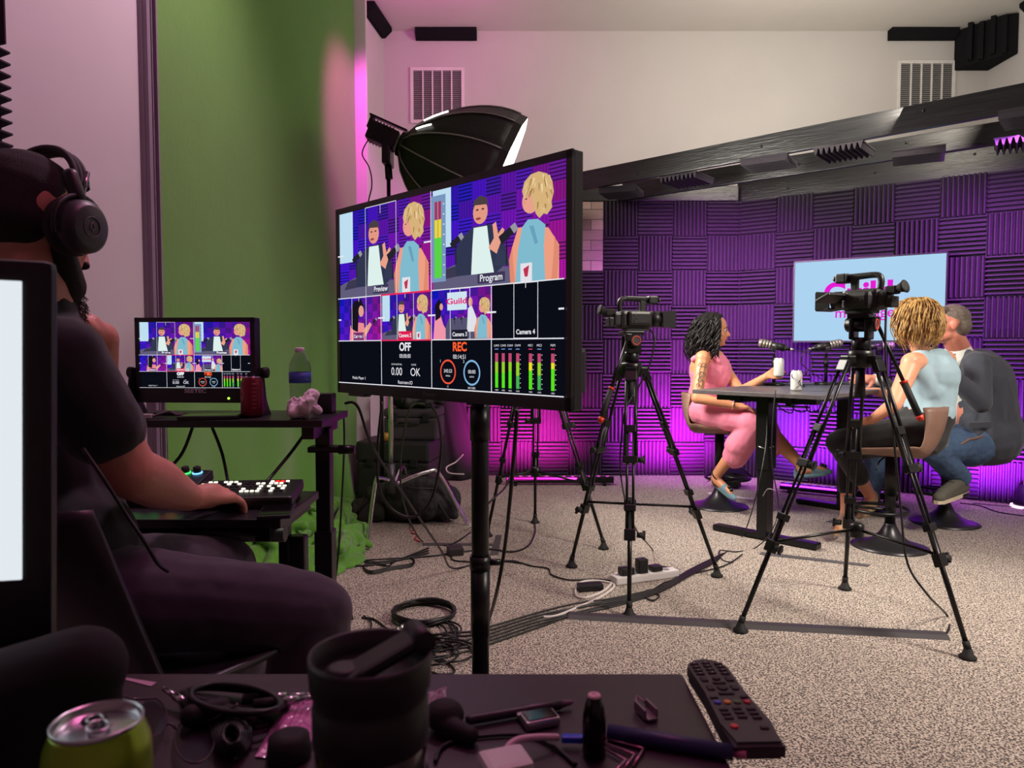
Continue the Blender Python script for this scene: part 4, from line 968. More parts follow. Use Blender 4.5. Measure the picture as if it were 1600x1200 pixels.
for k in range(7): b.tube([HC + SD * (.085 + .006 * (k % 3)) - f2 * (.03 - .012 * k) + V(0, 0, -.10 - .025 * i) + V(math.cos(i * .9 + k), math.sin(i * .9 + k), 0) * .009 + f2 * .004 * i for i in range(12)], .004, 4)
b.build('curl_locks', HB, hr)
# ---- blonde woman -----------------------------------------------------------------------------
bw = thing('person', 'blonde woman seen from behind in a light blue sleeveless blouse and black trousers, beige heels', 'person', (S2.x, S2.y, 0))
FB = V(-.74, .67, 0).normalized(); RB_ = V(FB.y, -FB.x, 0)                  # her right = away/right
HC = P(1428, 503, 4.22); neck = P(1443, 556, 4.24); chest = P(1455, 590, 4.20); waist = P(1452, 640, 4.19); hip = P(1438, 670, 4.20)
SKB = mat('skin_peach', (228, 162, 128), .45, noise=(30, c(218, 150, 118), .2), bump=(120, .05), sss=.12)
b = MB(); hfb = V(-.55, .83, -.06).normalized(); hq = head(b, HC, hfb, s=1.0, ear=True, jaw=.9)
b.cap(HC + V(.01, 0, -.07), neck, .048, .052); b.cap(neck, chest + V(0, 0, .04), .055, .09)
shL = P(1424, 566, 4.07); shR = P(1478, 562, 4.36); b.cap(shL, shR, .055, .055); b.ell(chest, (.13, .14, .14)); b.cap(chest, waist, .12, .115); b.cap(waist, hip, .12, .15)
elL = P(1397, 632, 3.98); wrL = P(1362, 656, 4.16); b.cap(shL + V(0, 0, -.01), elL, .053, .042); b.cap(elL, wrL, .041, .027); hand(b, wrL, V(-.75, .5, -.25), V(0, 0, 1), .92, .45, thumb_side=1)
elR = shR + V(-.10, .10, -.26); wrR = elR + V(-.22, .10, .06); b.cap(shR, elR, .046, .038); b.cap(elR, wrR, .037, .026); hand(b, wrR, V(-.8, .3, 0), V(0, 0, 1), .92, .45, thumb_side=-1)
knL = P(1312, 692, 4.42); anL = P(1360, 775, 4.55); knR = P(1330, 700, 4.62); anR = P(1322, 800, 4.52)
hl = hip - RB_ * .09 + V(0, 0, -.02); hr_ = hip + RB_ * .09 + V(0, 0, -.02)
for h_, k_, a_ in ((hl, knL, anL), (hr_, knR, anR)):
    b.cap(h_, k_, .09, .060); b.cap(k_, k_.lerp(a_, .35), .055, .056); b.cap(k_.lerp(a_, .35), a_, .056, .033)
tL_ = P(1345, 803, 4.42); tR_ = P(1307, 829, 4.32)
for a_, t_ in ((anL, tL_), (anR, tR_)): b.cap(a_, a_ + V(0, 0, -.035), .034, .030); b.cap(a_ + V(0, 0, -.03), t_, .032, .020)
body = blob('body', b, SKB, bw, .0065, 5)
eyes(hq, body, lip=(196, 92, 92), brow=(140, 104, 70))
BLO = mat('light_blue_blouse', (160, 188, 200), .7, noise=(6, c(152, 180, 194), .3), sheen=.2)
b = MB(); b.ell(chest + V(0, 0, .01), (.145, .155, .15)); b.cap(chest, waist, .138, .130); b.cap(shL.lerp(shR, .22) + V(0, 0, .004), shL.lerp(shR, .80) + V(0, 0, .004), .062, .060); b.cap(neck + V(0, 0, -.055), neck + V(0, 0, -.012), .078, .060); b.cap(waist, waist + V(0, 0, -.02), .136, .134)
b.cap(shR + V(-.0, .0, -.02), chest + V(.04, .06, -.05), .06, .09); b.cap(shL.lerp(shR, .2) + V(0, 0, -.04), chest + V(-.03, -.06, -.07), .06, .09)
blob('blouse', b, BLO, bw, .008, 5, disp=(.009, 8))
BT = mat('black_trousers', (20, 20, 24), .8, sheen=.2)
b = MB(); b.cap(waist + V(0, 0, -.05), hip, .136, .165)
for h_, k_, a_ in ((hl, knL, anL), (hr_, knR, anR)): b.cap(h_, k_, .118, .080); b.cap(k_, k_.lerp(a_, .62), .078, .062)
b.cap(hl, knR, .11, .08)
blob('trousers', b, BT, bw, .008, 4, disp=(.006, 9))
BEI = mat('beige_leather', (186, 156, 118), .5)
for a_, t_ in ((anL, tL_), (anR, tR_)):
    d = (t_ - a_); d.z = 0; d.normalize(); b = MB(); b.cap(t_ - d * .09 + V(0, 0, .0), t_ + d * .035 + V(0, 0, -.012), .036, .016); b.cap(a_ + V(0, 0, -.03) - d * .02, t_ - d * .05, .038, .034); b.cap(a_ + V(0, 0, -.04) - d * .03, a_ + V(0, 0, -.10) - d * .035, .018, .009); b.cap(a_ - d * .015, a_ + V(0, 0, -.05) - d * .02, .040, .038)
    blob('heeled_shoe', b, BEI, bw, .006, 3)
BH = mat('blonde_hair', (206, 166, 100), .45, noise=(38, c(122, 84, 46), .7), spec=.5)
core = MB(); fb2 = V(hfb.x, hfb.y, 0).normalized(); core.ell(HC + V(0, 0, .03) - fb2 * .022, (.100, .102, .104)); core.ell(HC - fb2 * .045 + V(0, 0, -.045), (.090, .094, .085)); core.ell(HC + V(0, 0, -.02) - fb2 * .03, (.098, .098, .09))
hr = blob('hair', core, BH, bw, .009, 4)
TABB = [(.142, .015), (.136, .045), (.115, .082), (.07, .112), (.01, .126), (-.05, .128), (-.10, .118), (-.14, .095), (-.18, .07)]
strands2('waves', hr, BH, hair_set(HC, fb2, 800, TABB, .0, .020, .138, (.12, .25), .80, .0095, .34, .0036, 5), .0038)
# ---- man in dark jacket ------------------------------------------------------------------------
mn = thing('person', 'heavyset man in a charcoal jacket, white shirt and jeans, turned away, short greying hair', 'person', (S3.x, S3.y, 0))
FM = V(-.88, .47, 0).normalized(); LM = V(-FM.y, FM.x, 0)
if LM.y > 0: LM = -LM                                                     # his left, towards the camera
HC = P(1483, 507, 4.72); neck = P(1500, 548, 4.76); chest = P(1520, 600, 4.78); waist = P(1522, 660, 4.80); hip = P(1515, 690, 4.80)
SKM = mat('skin_ruddy', (214, 140, 118), .45, noise=(30, c(204, 128, 108), .2), bump=(120, .05), sss=.12)
b = MB(); hfm = V(-.93, .33, -.05).normalized(); hq = head(b, HC, hfm, s=1.08, ear=True, jaw=1.15)
b.cap(HC + V(.02, 0, -.07), neck, .068, .070); b.cap(neck, chest, .07, .12)
shL = chest + LM * .20 + V(0, 0, .13); shR = chest - LM * .20 + V(-.03, 0, .13); b.cap(shL, shR, .06, .06)
elL = P(1532, 628, 4.52); wrL = P(1478, 580, 4.50); b.cap(shL, elL, .055, .048); b.cap(elL, wrL, .045, .032); hand(b, wrL, V(-.35, .2, .9), V(.8, -.5, .2), 1.05, .7, thumb_side=1)
elR = P(1430, 628, 5.02); wrR = P(1366, 592, 4.82); b.cap(shR, elR, .055, .045); b.cap(elR, wrR, .043, .031); hand(b, wrR, V(-1, -.1, .02), V(-.15, -.75, .55), 1.08, .18, 1.6, thumb_side=-1)
b.cap(chest, waist, .15, .17); b.cap(waist, hip, .17, .17)
knL = P(1455, 700, 4.52); anL = P(1500, 745, 4.66); knR = P(1375, 690, 4.90); anR = P(1362, 765, 5.0)
hl = hip + LM * .10; hr_ = hip - LM * .10
for h_, k_, a_ in ((hl, knL, anL), (hr_, knR, anR)): b.cap(h_, k_, .10, .07); b.cap(k_, a_, .065, .045)
body = blob('body', b, SKM, mn, .0065, 5)
eyes(hq, body, s=1.08, brow=(84, 70, 62))
GH = mat('grey_brown_hair', (92, 78, 68), .7, noise=(90, c(140, 128, 118), .4), bump=(400, .5))
b = MB(); q = hq; fm2 = V(hfm.x, hfm.y, 0).normalized()
b.ell(q(0, -.022, .036), (.084, .102, .092), (Matrix((hfm.cross(V(0, 0, 1)).normalized(), hfm, V(0, 0, 1))).transposed()).to_euler()); b.ell(q(0, -.052, -.01), (.082, .072, .075), (0, 0, math.atan2(hfm.y, hfm.x) - PI / 2))
b.cap(q(-.05, .04, .085), q(.05, .04, .085), .026); 
hh = blob('hair', b, GH, mn, .006, 3)
WS = mat('white_shirt', (225, 228, 222), .7)
b = MB(); b.cap(neck + V(.0, 0, -.05), neck + V(-.012, 0, .0), .088, .080); b.ell(chest + FM * .05, (.14, .16, .20)); b.cap(chest + FM * .09 + V(0, 0, .05), waist + FM * .10, .12, .13)
blob('shirt', b, WS, mn, .008, 4)
b = MB(); d = (wrR - elR).normalized(); b.cap(wrR - d * .06, wrR - d * .01, .038, .037); blob('shirt_cuff', b, WS, mn, .006, 2)
JK = mat('charcoal_jacket', (62, 66, 78), .75, noise=(12, c(54, 58, 70), .3), bump=(600, .1), sheen=.15)
b = MB()
b.ell(chest - FM * .03 + V(0, 0, .02), (.20, .20, .21), (0, 0, math.atan2(FM.y, FM.x) - PI / 2)); b.cap(shL, shR, .082, .078)
b.cap(shL, elL, .082, .066); b.cap(elL, wrL - (wrL - elL).normalized() * .05, .066, .050)
b.cap(shR, elR, .078, .062); b.cap(elR, wrR - (wrR - elR).normalized() * .06, .060, .046)
b.cap(chest - FM * .05, waist - FM * .06, .185, .20); b.cap(waist - FM * .06, waist - FM * .08 + V(0, 0, -.08), .20, .205)
bk = P(1550, 700, 4.70); b.cap(waist - FM * .05, bk, .15, .085); b.cap(bk + V(.0, .0, .0), P(1520, 696, 4.66), .075, .07); b.cap(waist + LM * .12, P(1515, 700, 4.62), .10, .045); b.cap(P(1552, 700, 4.70), P(1556, 700, 4.95), .08, .08)
for sg in (1, -1): b.cap(neck - FM * .035 + LM * sg * .055 + V(0, 0, -.02), chest + FM * .135 + LM * sg * .085 + V(0, 0, .0), .030, .022)
jk = blob('jacket', b, JK, mn, .009, 4, disp=(.010, 7))
b = MB(); pk = P(1528, 668, 4.55)
for i in range(1):
    b.box(P(1531, 664, 4.565), (.15, .012, .040), rot=(0, -.03, .12), bev=.004)
b.build('pocket_flap', JK, jk)
b = MB(); b.box(P(1489, 553, 4.54), (.030, .006, .014), rot=(0, .12, -.3), bev=.002); b.build('lapel_pin', SILV, jk)
JN = mat('blue_denim', (74, 98, 132), .85, noise=(26, c(54, 76, 108), .4), bump=(700, .2))
b = MB()
b.cap(hl, hr_, .15, .15)
for h_, k_, a_ in ((hl, knL, anL), (hr_, knR, anR)): b.cap(h_, k_, .122, .090); b.cap(k_, k_.lerp(a_, .55), .086, .074); b.cap(k_.lerp(a_, .5), a_, .074, .062)
blob('jeans', b, JN, mn, .008, 4, disp=(.009, 12))
SHO = mat('grey_canvas_shoe', (88, 84, 76), .8); SOL = mat('cream_sole', (206, 190, 168), .7)
for a_, t_ in ((anL, P(1466, 778, 4.42)), (anR, P(1350, 792, 4.9))):
    d = (t_ - a_); d.z = 0; d.normalize(); h0 = V(a_.x, a_.y, t_.z) - d * .05
    b = MB(); b.cap(a_ + V(0, 0, -.02), h0 + V(0, 0, .02), .048, .042); b.cap(h0 + V(0, 0, .015), t_ + V(0, 0, .0), .042, .034); b.cap(a_ + V(0, 0, -.03), t_ - d * .05 + V(0, 0, .015), .044, .036)
    so = blob('canvas_shoe', b, SHO, mn, .007, 3)
    b = MB(); x = V(-d.y, d.x, 0); out = []
    pr = [(-.045, 0), (-.03, .032), (.03, .036)]
    L = (t_ - h0).length
    poly = [h0 + d * l + x * w__ for l, w__ in ((-.048, 0), (-.036, .030), (.02, .036), (L * .6, .040), (L, .036), (L + .036, .012), (L + .036, -.012), (L, -.036), (L * .6, -.040), (.02, -.036), (-.036, -.030))]
    zb = h0.z - .034
    A = [b._v((v.x, v.y, zb)) for v in poly]; B = [b._v((v.x, v.y, zb + .020)) for v in poly]; b._f(A[::-1]); b._f(B)
    for i in range(len(A)): b._f([A[i], A[(i + 1) % len(A)], B[(i + 1) % len(A)], B[i]])
    b.build('sole', SOL, so)
    b = MB()
    for k in range(4):
        q = a_.lerp(t_, .45 + .12 * k) + V(0, 0, .022 - .004 * k); b.tube([q - x * .022, q + V(0, 0, .008), q + x * .022], .0025, 5, spline=3)
    b.build('laces', mat('lace_grey', (70, 66, 60), .9), so)
# ================================================================= THINGS ON THE TABLE
def on_table(px, py): return F(px, py, TH)
MICS = mat('mic_grey_metal', (150, 146, 138), .35, metal=.6)
def microphone(label, loc, aim, tilt=.18):
    a = math.atan2(aim.y, aim.x); t = thing('microphone', label, 'microphone', loc, a, 'table microphones')   # capsule points to local +X
    t.scale = (1.2, 1.2, 1.2)
    m = MB(); m.lathe([(.062, 0), (.064, .006), (.058, .014), (.012, .018)], seg=28); m.build('round_base', BLKM, t, local=True)
    m = MB(); m.cyl((0, 0, .015), (0, 0, .165), .0095, seg=12); m.cyl((0, 0, .10), (0, 0, .15), .012, seg=12); m.cyl((0, 0, .165), (0, 0, .20), .006, seg=8); m.build('pole', BLKM, t, local=True)
    M = Matrix.Translation((0, 0, .225)) @ Matrix.Rotation(-tilt, 4, 'Y')
    m = MB(); m.M = M; m.cyl((-.055, 0, 0), (.02, 0, 0), .021, seg=18); m.box((0, 0, -.018), (.03, .045, .026), bev=.006); m.lathe([(.021, 0), (.012, .014), (.010, .03)], (-.055, 0, 0), (-1, 0, 0), 14); hd = m.build('mic_body', BLK, t, local=True)
    m = MB(); m.M = M
    for k in range(4): m.lathe([(.019, 0), (.0245, .003), (.0245, .010), (.019, .013)], (.018 + .0165 * k, 0, 0), (1, 0, 0), 18)
    m.cyl((.018, 0, 0), (.088, 0, 0), .019, seg=18); m.build('grille', MICS, hd, local=True)
    m = MB(); m.M = M; m.cyl((-.085, 0, 0), (-.105, 0, 0), .009, seg=10); m.build('connector', SILV, hd, local=True)
    return t
def mic_cable(label, pts): cable('microphone_cable', label, pts, .0033, spl=8)
m1 = on_table(1209, 602)
mic1 = microphone('grey ringed microphone on a round base, before the woman in pink', m1, V(-.95, .30, 0), .22)
e = m1 + V(.13, -.04, .24)
mic_cable('thin black cable looping from the microphone before the woman in pink', [e, e + V(.09, -.02, -.03), e + V(.11, 0, -.12), e + V(.02, .0, -.17), m1 + V(.08, -.03, .006), m1 + V(.16, -.12, .005), m1 + V(.06, -.32, .004)])
m2 = on_table(1290, 601)
microphone('grey ringed microphone left of the tripod legs, pointing at the blonde woman', m2, V(.95, -.1, 0), .20)
e = m2 + V(-.12, 0, .25); mic_cable('thin black cable hanging from the microphone by the tripod legs', [e, e + V(-.04, .0, -.03), e + V(-.05, 0, -.10), e + V(.03, 0, -.17), m2 + V(-.02, 0, .03), m2 + V(-.05, -.07, .004), m2 + V(-.22, -.05, .004), m2 + V(-.42, -.04, .004)])
m3 = on_table(1372, 596)
microphone('grey ringed microphone right of the tripod head, before the man', m3, V(.9, -.3, 0), .05)
CANW = mat('white_can', (214, 216, 214), .3, metal=.3)
def small_can(label, loc, art=True, rz=0, body=CANW, h=.122, r=.033, grp=None):
    t = thing('drink_can', label, 'can', loc, rz, grp)
    m = MB(); m.lathe([(r * .72, 0), (r * .95, .008), (r, .014), (r, h - .018), (r * .86, h - .006), (r * .84, h), (r * .80, h - .001), (r * .78, h - .006), (.0005, h - .0062)], seg=30); m.build('can_body', body, t, local=True)
    m = MB(); m.lathe([(r * .84, h - .001), (r * .86, h + .002), (r * .80, h + .001), (r * .78, h - .005), (.0005, h - .005)], seg=30, cap=False); lid = m.build('lid', SILV, t, local=True)
    m = MB(); m.box((.004, 0, h - .001), (.020, .010, .0015), bev=.0006); m.build('pull_tab', SILV, lid, local=True)
    return t
cn = on_table(1244, 611)
k = small_can('white soft drink can with dark swirls and a red emblem, standing mid table', cn, rz=0)
m = MB(); rr = .0334
def cyp(a, z, r=rr): return (r * math.sin(a), -r * math.cos(a), z)
def band(mb, f, n=24):
    L = [];
    for i in range(n + 1):
        t = i / n; a, z, w_ = f(t); L.append((mb._v(cyp(a - w_, z)), mb._v(cyp(a + w_, z))))
    for p, q in zip(L, L[1:]): mb._f([p[0], p[1], q[1], q[0]])
band(m, lambda t: (-.5 + .75 * math.sin(t * 5.2), .016 + t * .085, .10 + .20 * math.sin(t * PI) ** 2)); band(m, lambda t: (.5 + .35 * math.sin(t * 4 + 2), .02 + t * .05, .08 + .12 * math.sin(t * PI)))
m.build('printed_swirl', mat('print_black', (30, 28, 32), .4), k, local=True)
m = MB(); band(m, lambda t: (.55, .070 + t * .018, .02 + .22 * math.sin(t * PI))); m.build('printed_emblem', mat('print_red', (190, 40, 60), .4), k, local=True)
hc = P(1217, 573, 4.88)
k2 = small_can('white can held up by the woman in pink behind the microphone', hc + V(0, 0, -.065))
ph = on_table(1182, 601); m = MB(); m.box(ph + V(0, 0, .005), (.145, .075, .009), rot=(0, 0, -.5), bev=.004); tag(m.build('smartphone', BLK), 'dark phone lying flat at the base of the microphone before the woman in pink', 'phone')
lp = on_table(1330, 600)
t = thing('notebook', 'black notebook lying on the table behind the tripod legs', 'notebook', lp, .55)
m = MB(); m.box((0, 0, .007), (.26, .19, .014), bev=.003); m.build('cover', BLK, t, local=True)
m = MB(); m.box((0.003, 0, .007), (.252, .186, .008)); m.build('pages', mat('paper', (210, 206, 200), .9), t, local=True)
# ================================================================= STAGE LIGHTS ON THE FLOOR
def glow(name, col, s): return emis(name, c(*col), s)
def par(label, loc, rz, col, nm):
    t = thing('stage_light', label, 'light', loc, rz, 'stage lights on the floor')
    m = MB(); m.lathe([(.02, -.14), (.07, -.12), (.085, -.04), (.088, 0)], (0, 0, .13), (0, -.35, .94), 22, cap=False); m.build('housing', BLKM, t, local=True)
    m = MB(); m.lathe([(.083, -.012), (.001, -.010)], (0, 0, .13), (0, -.35, .94), 22, cap=True); m.build('lens', glow(nm, col, 3), t, local=True)
    m = MB(); m.tube([(-.10, 0, .12), (-.105, 0, .01), (0, 0, .006), (.105, 0, .01), (.10, 0, .12)], .007, 6); m.box((0, 0, .004), (.14, .09, .008)); m.build('yoke', BLKM, t, local=True)
    for a in range(4):
        R = Matrix.Translation((0, -.0, .13)) @ V(0, -.35, .94).to_track_quat('Z', 'Y').to_matrix().to_4x4() @ Matrix.Rotation(a * PI / 2, 4, 'Z') @ Matrix.Translation((0, .088, .012)) @ Matrix.Rotation(-.75, 4, 'X')
        m = MB(); m.M = R; m.box((0, .055, 0), (.15, .11, .003)); m.build('barn_door', BLKM, t, local=True)
    return t
par('black stage light with open barn doors, behind the stool of the woman in pink', V(1.78, 6.0, 0), PI + .2, (255, 90, 255), 'lens_magenta')
p = F(1243, 748)
t = thing('cone_light', 'small black cone shaped floor light behind the table leg', 'light', (p.x, p.y, 0))
m = MB(); m.lathe([(.095, 0), (.095, .015), (.062, .17), (.05, .175)], seg=24); m.build('shade', BLKM, t, local=True)
m = MB(); m.lathe([(.048, .1755), (.001, .178)], seg=20, cap=False); m.build('lens', glow('lens_violet', (150, 70, 255), 3), t, local=True)
# LED tube at right edge
p = F(1594, 792); p = V(p.x + .02, p.y - .02, 0)
t = thing('light_tube', 'slim vertical magenta light tube on a black cone base at the right edge', 'light', (p.x, p.y, 0))
m = MB(); m.lathe([(.075, .018), (.072, .03), (.046, .16), (.018, .165)], seg=24); m.build('cone_base', BLKM, t, local=True)
m = MB(); m.cyl((0, 0, .165), (0, 0, 1.75), .011, seg=14); m.build('tube', glow('tube_magenta', (255, 70, 250), 2.2), t, local=True)
m = MB(); m.lathe([(.09, .002), (.09, .018), (.02, .018)], seg=24); m.build('glow_ring', glow('ring_pink', (255, 190, 255), 2.5), t, local=True)
# low black bar lamp across the floor left of the tripod
p = F(800, 748); q = F(1045, 748)
def led_bar(label, a, b, col, nm):
    d = b - a; t = thing('light_bar', label, 'light', (a.x, a.y, 0), math.atan2(d.y, d.x), 'black light bars along the foam wall'); L = d.length
    m = MB(); m.box((L / 2, 0, .045), (L, .06, .05), bev=.006)
    m.build('housing', BLKM, t, local=True)
    for x in (.08, L - .08): m = MB(); m.box((x, 0, .01), (.03, .12, .02), bev=.003); m.build('foot', BLKM, t, local=True)
    m = MB()
    n = int(L / .07)
    for k in range(n): m.cyl((.05 + k * (L - .1) / (n - 1), .012, .0705), (.05 + k * (L - .1) / (n - 1), .012, .0725), .014, seg=10)
    m.build('lamps', glow(nm, col, 1.2), t, local=True)
led_bar('black light bar with magenta lamps below the foam left of the camera tripod', V(-.05, 6.12, 0), V(.85, 6.12, 0), (255, 80, 220), 'led_magenta')
led_bar('black light bar on the carpet behind the table', V(2.15, 5.85, 0), V(2.85, 5.38, 0), (150, 60, 255), 'led_violet')
# ================================================================= SOFTBOX ON ITS STAND
sb = thing('softbox', 'large black octagonal softbox glowing white, behind the big monitor', 'softbox', SB_HEAD, 0)
ax = SBAX; sx_, sy_, _ = frame(ax); LB = (SB_RIM - SB_HEAD).length; RB = .435
BCL = mat('softbox_cloth', (26, 24, 28), .55, bump=(60, .2), spec=.4)
NS = 12
def sbp(k, t, inner=0):
    a = 2 * PI * (k + .5) / NS; r = (.055 + (RB - .055) * math.sin(min(t, 1) * PI / 2) ** .72) - inner
    return SB_HEAD + ax * (LB * t) + (sx_ * math.cos(a) + sy_ * math.sin(a)) * r
m = MB(); nt_ = 12
for k in range(NS):
    for i in range(nt_):
        for s_ in range(3):
            def pp(u, t): return sbp(k, t).lerp(sbp(k + 1, t), u)
            m._f([m._v(pp(s_ / 3, i / nt_)), m._v(pp((s_ + 1) / 3, i / nt_)), m._v(pp((s_ + 1) / 3, (i + 1) / nt_)), m._v(pp(s_ / 3, (i + 1) / nt_))], True)
    for s_ in range(1): m._f([m._v(sbp(k, 1)), m._v(sbp(k + 1, 1)), m._v(sbp(k + 1, 1) + ax * .045), m._v(sbp(k, 1) + ax * .045)])
bmesh.ops.remove_doubles(m.bm, verts=m.bm.verts[:], dist=1e-4)
o = m.build('fabric_shell', BCL, sb)
o.modifiers.new('s', 'SOLIDIFY').thickness = .004
m = MB()
for k in range(NS): m.tube([sbp(k, i / 10, -.004) for i in range(11)], .0045, 5)
m.build('ribs', mat('rib_grey', (150, 144, 148), .4), sb)
for k_, i0, i1 in ((4, .10, .30), (5, .10, .22), (10, .12, .26), (9, .14, .34)):
    m = MB(); m.tube([sbp(k_ + .5, i0 + (i1 - i0) * i / 6, -.003) for i in range(7)], .005, 6); m.build('glowing_seam', emis('seam_glow', (1, .97, .90, 1), 3.0), sb)
DIFF = emis('diffuser_glow', (1, .97, .90, 1), 7.0)
m = MB(); vs = [m._v(sbp(k, 1, .006) + ax * .046) for k in range(NS)]; vc = m._v(SB_RIM + ax * .075)
for k in range(NS): m._f([vs[k], vs[(k + 1) % NS], vc])
m.build('diffuser', DIFF, sb)
m = MB(); m.cyl(SB_HEAD - ax * .015, SB_HEAD + ax * .03, .072, .078, seg=24); m.build('speed_ring', BLKM, sb)
m = MB()
hb = SB_HEAD - ax * .02; up = V(0, 0, 1); up = (up - ax * up.dot(ax)).normalized(); sd = ax.cross(up)
Rm = Matrix((ax, sd, up)).transposed().to_euler()
m.box(hb - ax * .10 + up * .0, (.18, .12, .11), rot=Rm, bev=.012)
for k in range(7): m.box(hb - ax * (.05 + .02 * k), (.006, .128, .118), rot=Rm)
m.build('lamp_head', BLKM, sb)
m = MB(); m.box(hb - ax * .10 + up * .085, (.24, .05, .012), rot=Rm, bev=.004); m.box(hb - ax * .20 + up * .05, (.02, .05, .08), rot=Rm, bev=.004); m.build('handle_plate', BLKM, sb)
yk = P(607, 262, 4.46)
m = MB(); m.box(P(606, 245, 4.46), (.05, .16, .11), bev=.01); m.cyl(P(606, 250, 4.46), P(608, 280, 4.46), .022, seg=12); m.build('tilt_yoke', BLKM, sb)
c0 = hb - ax * .17 - up * .03
cable('softbox_cable', 'thin black power cable hanging from the softbox lamp', [c0, c0 + V(-.05, 0, -.10), P(577, 262, 4.46), P(581, 290, 4.46), P(574, 330, 4.46), P(576, 420, 4.46), P(590, 560, 4.46)], .004)
sp = P(611, 700, 4.47)
st = thing('light_stand', 'chrome legged light stand holding the softbox', 'light stand', (sp.x, sp.y, 0))
m = MB(); m.cyl((sp.x, sp.y, .42), (sp.x, sp.y, 1.45), .016, seg=14); m.build('lower_tube', CHROME, st)
m = MB(); m.cyl((sp.x, sp.y, 1.40), (yk.x, yk.y, 2.16), .012, seg=12); m.build('upper_tube', BLKM, st)
m = MB(); m.cyl((sp.x, sp.y, 1.36), (sp.x, sp.y, 1.46), .022, seg=12); m.box((sp.x + .03, sp.y, 1.41), (.05, .015, .015), bev=.003); m.build('clamp_knob', BLKM, st)
hub = V(sp.x, sp.y, .40)
for k, f in enumerate((F(571, 851), F(733, 820), F(640, 800))):
    f = V(f.x, f.y, 0); d = (f - V(sp.x, sp.y, 0)); L = d.length; d.normalize()
    if k == 2: f = V(sp.x + .05, sp.y + .55, 0); d = (f - V(sp.x, sp.y, 0)); L = d.length; d.normalize()
    m = MB(); m.tube([hub + d * .02 + V(0, 0, -.06 - .03 * k), hub + d * L * .45 + V(0, 0, -.03 - .05 * k * 0), hub + d * L * .62 + V(0, 0, -.06), V(f.x, f.y, .014) - d * .02, V(f.x, f.y, .012)], .0125, 10, spline=5)
    m.build('leg', CHROME, st)
m = MB(); m.cyl(hub - V(0, 0, .14), hub + V(0, 0, .04), .024, seg=14); m.build('leg_hub', GREYM, st)
# second dark stand beside it
q = P(597, 700, 4.9)
st2 = thing('light_stand', 'thin black light stand rising behind the chrome legged stand', 'light stand', (q.x, q.y, 0))
m = MB(); m.cyl((q.x, q.y, .02), (q.x, q.y, 1.9), .013, seg=10); m.build('tube', BLKM, st2)
for k in range(3):
    a = 2.0 + k * 2.09; m = MB(); m.tube([(q.x, q.y, .28), (q.x + .30 * math.cos(a), q.y + .30 * math.sin(a), .012)], .008, 8); m.build('leg', BLKM, st2)
# ================================================================= CASES, BAG, DRAPE
CASE = mat('case_black', (36, 34, 37), .5, bump=(260, .12)); CASEG = mat('case_grey', (62, 58, 64), .55, bump=(260, .1))
def case(label, ctr, size, rz, m_, grp):
    t = thing('equipment_case', label, 'case', ctr, rz, grp); L, Wd, H = size
    m = MB(); m.box((0, 0, H * .36), (L, Wd, H * .72), bev=.02); b_ = m.build('case_body', m_, t, local=True)
    m = MB(); m.box((0, 0, H * .86), (L * 1.005, Wd * 1.005, H * .28), bev=.02); m.build('case_lid', m_, t, local=True)
    for sx in (-.3, .3): m = MB(); m.box((L * sx, -Wd / 2 - .008, H * .72), (.05, .02, .06), bev=.005); m.build('latch', BLKR, t, local=True)
    m = MB(); m.tube([(-.07, -Wd / 2, H * .55), (-.07, -Wd / 2 - .03, H * .56), (.07, -Wd / 2 - .03, H * .56), (.07, -Wd / 2, H * .55)], .008, 6); m.build('handle', BLKR, t, local=True)
    return t
p = F(598, 788); p = V(-.80, 5.22, 0)
case('big black hard case on the carpet beside the green cloth', p, (.52, .36, .50), -.15, CASE, 'stacked equipment cases')
case('grey hard case stacked on the big black hard case', (p.x + .10, p.y + .06, .502), (.38, .30, .22), -.1, CASEG, 'stacked equipment cases')
t = thing('folded_black_bag', 'crumpled black gear bag on top of the stacked cases', 'bag', (p.x + .12, p.y + .04, .724))
b = MB(); b.ell((p.x + .12, p.y + .04, .78), (.21, .16, .055)); b.ell((p.x + .05, p.y + .02, .83), (.13, .12, .06), (0, .3, 0)); b.cap((p.x + .14, p.y - .06, .82), (p.x + .27, p.y + .02, .79), .045, .04)
blob('bag_cloth', b, mat('bag_nylon', (40, 36, 42), .7, bump=(200, .1)), t, .010, 2, disp=(.035, 13))
m = MB(); m.lathe([(.0, 0), (.03, .0), (.03, .055), (.0, .055)], (p.x - .08, p.y - .12, .5035), (0, 0, 1), 18, cap=False); tag(m.build('yellow_tape_roll', mat('amber_plastic', (150, 110, 40), .4)), 'small yellow roll lying on the big black case', 'tape')
b = MB(); q = V(-.62, 4.83, 0)
b.cap(q + V(-.12, .02, .13), q + V(.16, .0, .13), .13, .12); b.cap(q + V(-.10, -.04, .22), q + V(.14, -.04, .21), .09, .085); b.ell(q + V(.05, -.10, .14), (.15, .07, .10)); b.cap(q + V(.17, 0, .08), q + V(.24, -.03, .055), .05, .03)
t = thing('backpack', 'black backpack slumped on the carpet in front of the cases', 'backpack', q)
blob('pack', b, mat('pack_nylon', (30, 30, 33), .75, bump=(300, .15)), t, .008, 3, disp=(.018, 14))
m = MB(); m.tube([q + V(-.14, -.10, .27), q + V(.0, -.145, .25), q + V(.16, -.11, .24)], .003, 5, spline=6); m.build('zip', GREYM, t)
m = MB(); m.tube([q + V(.10, -.12, .22), q + V(.17, -.16, .12), q + V(.22, -.14, .03)], .009, 5, spline=5); m.build('strap', BLKR, t)
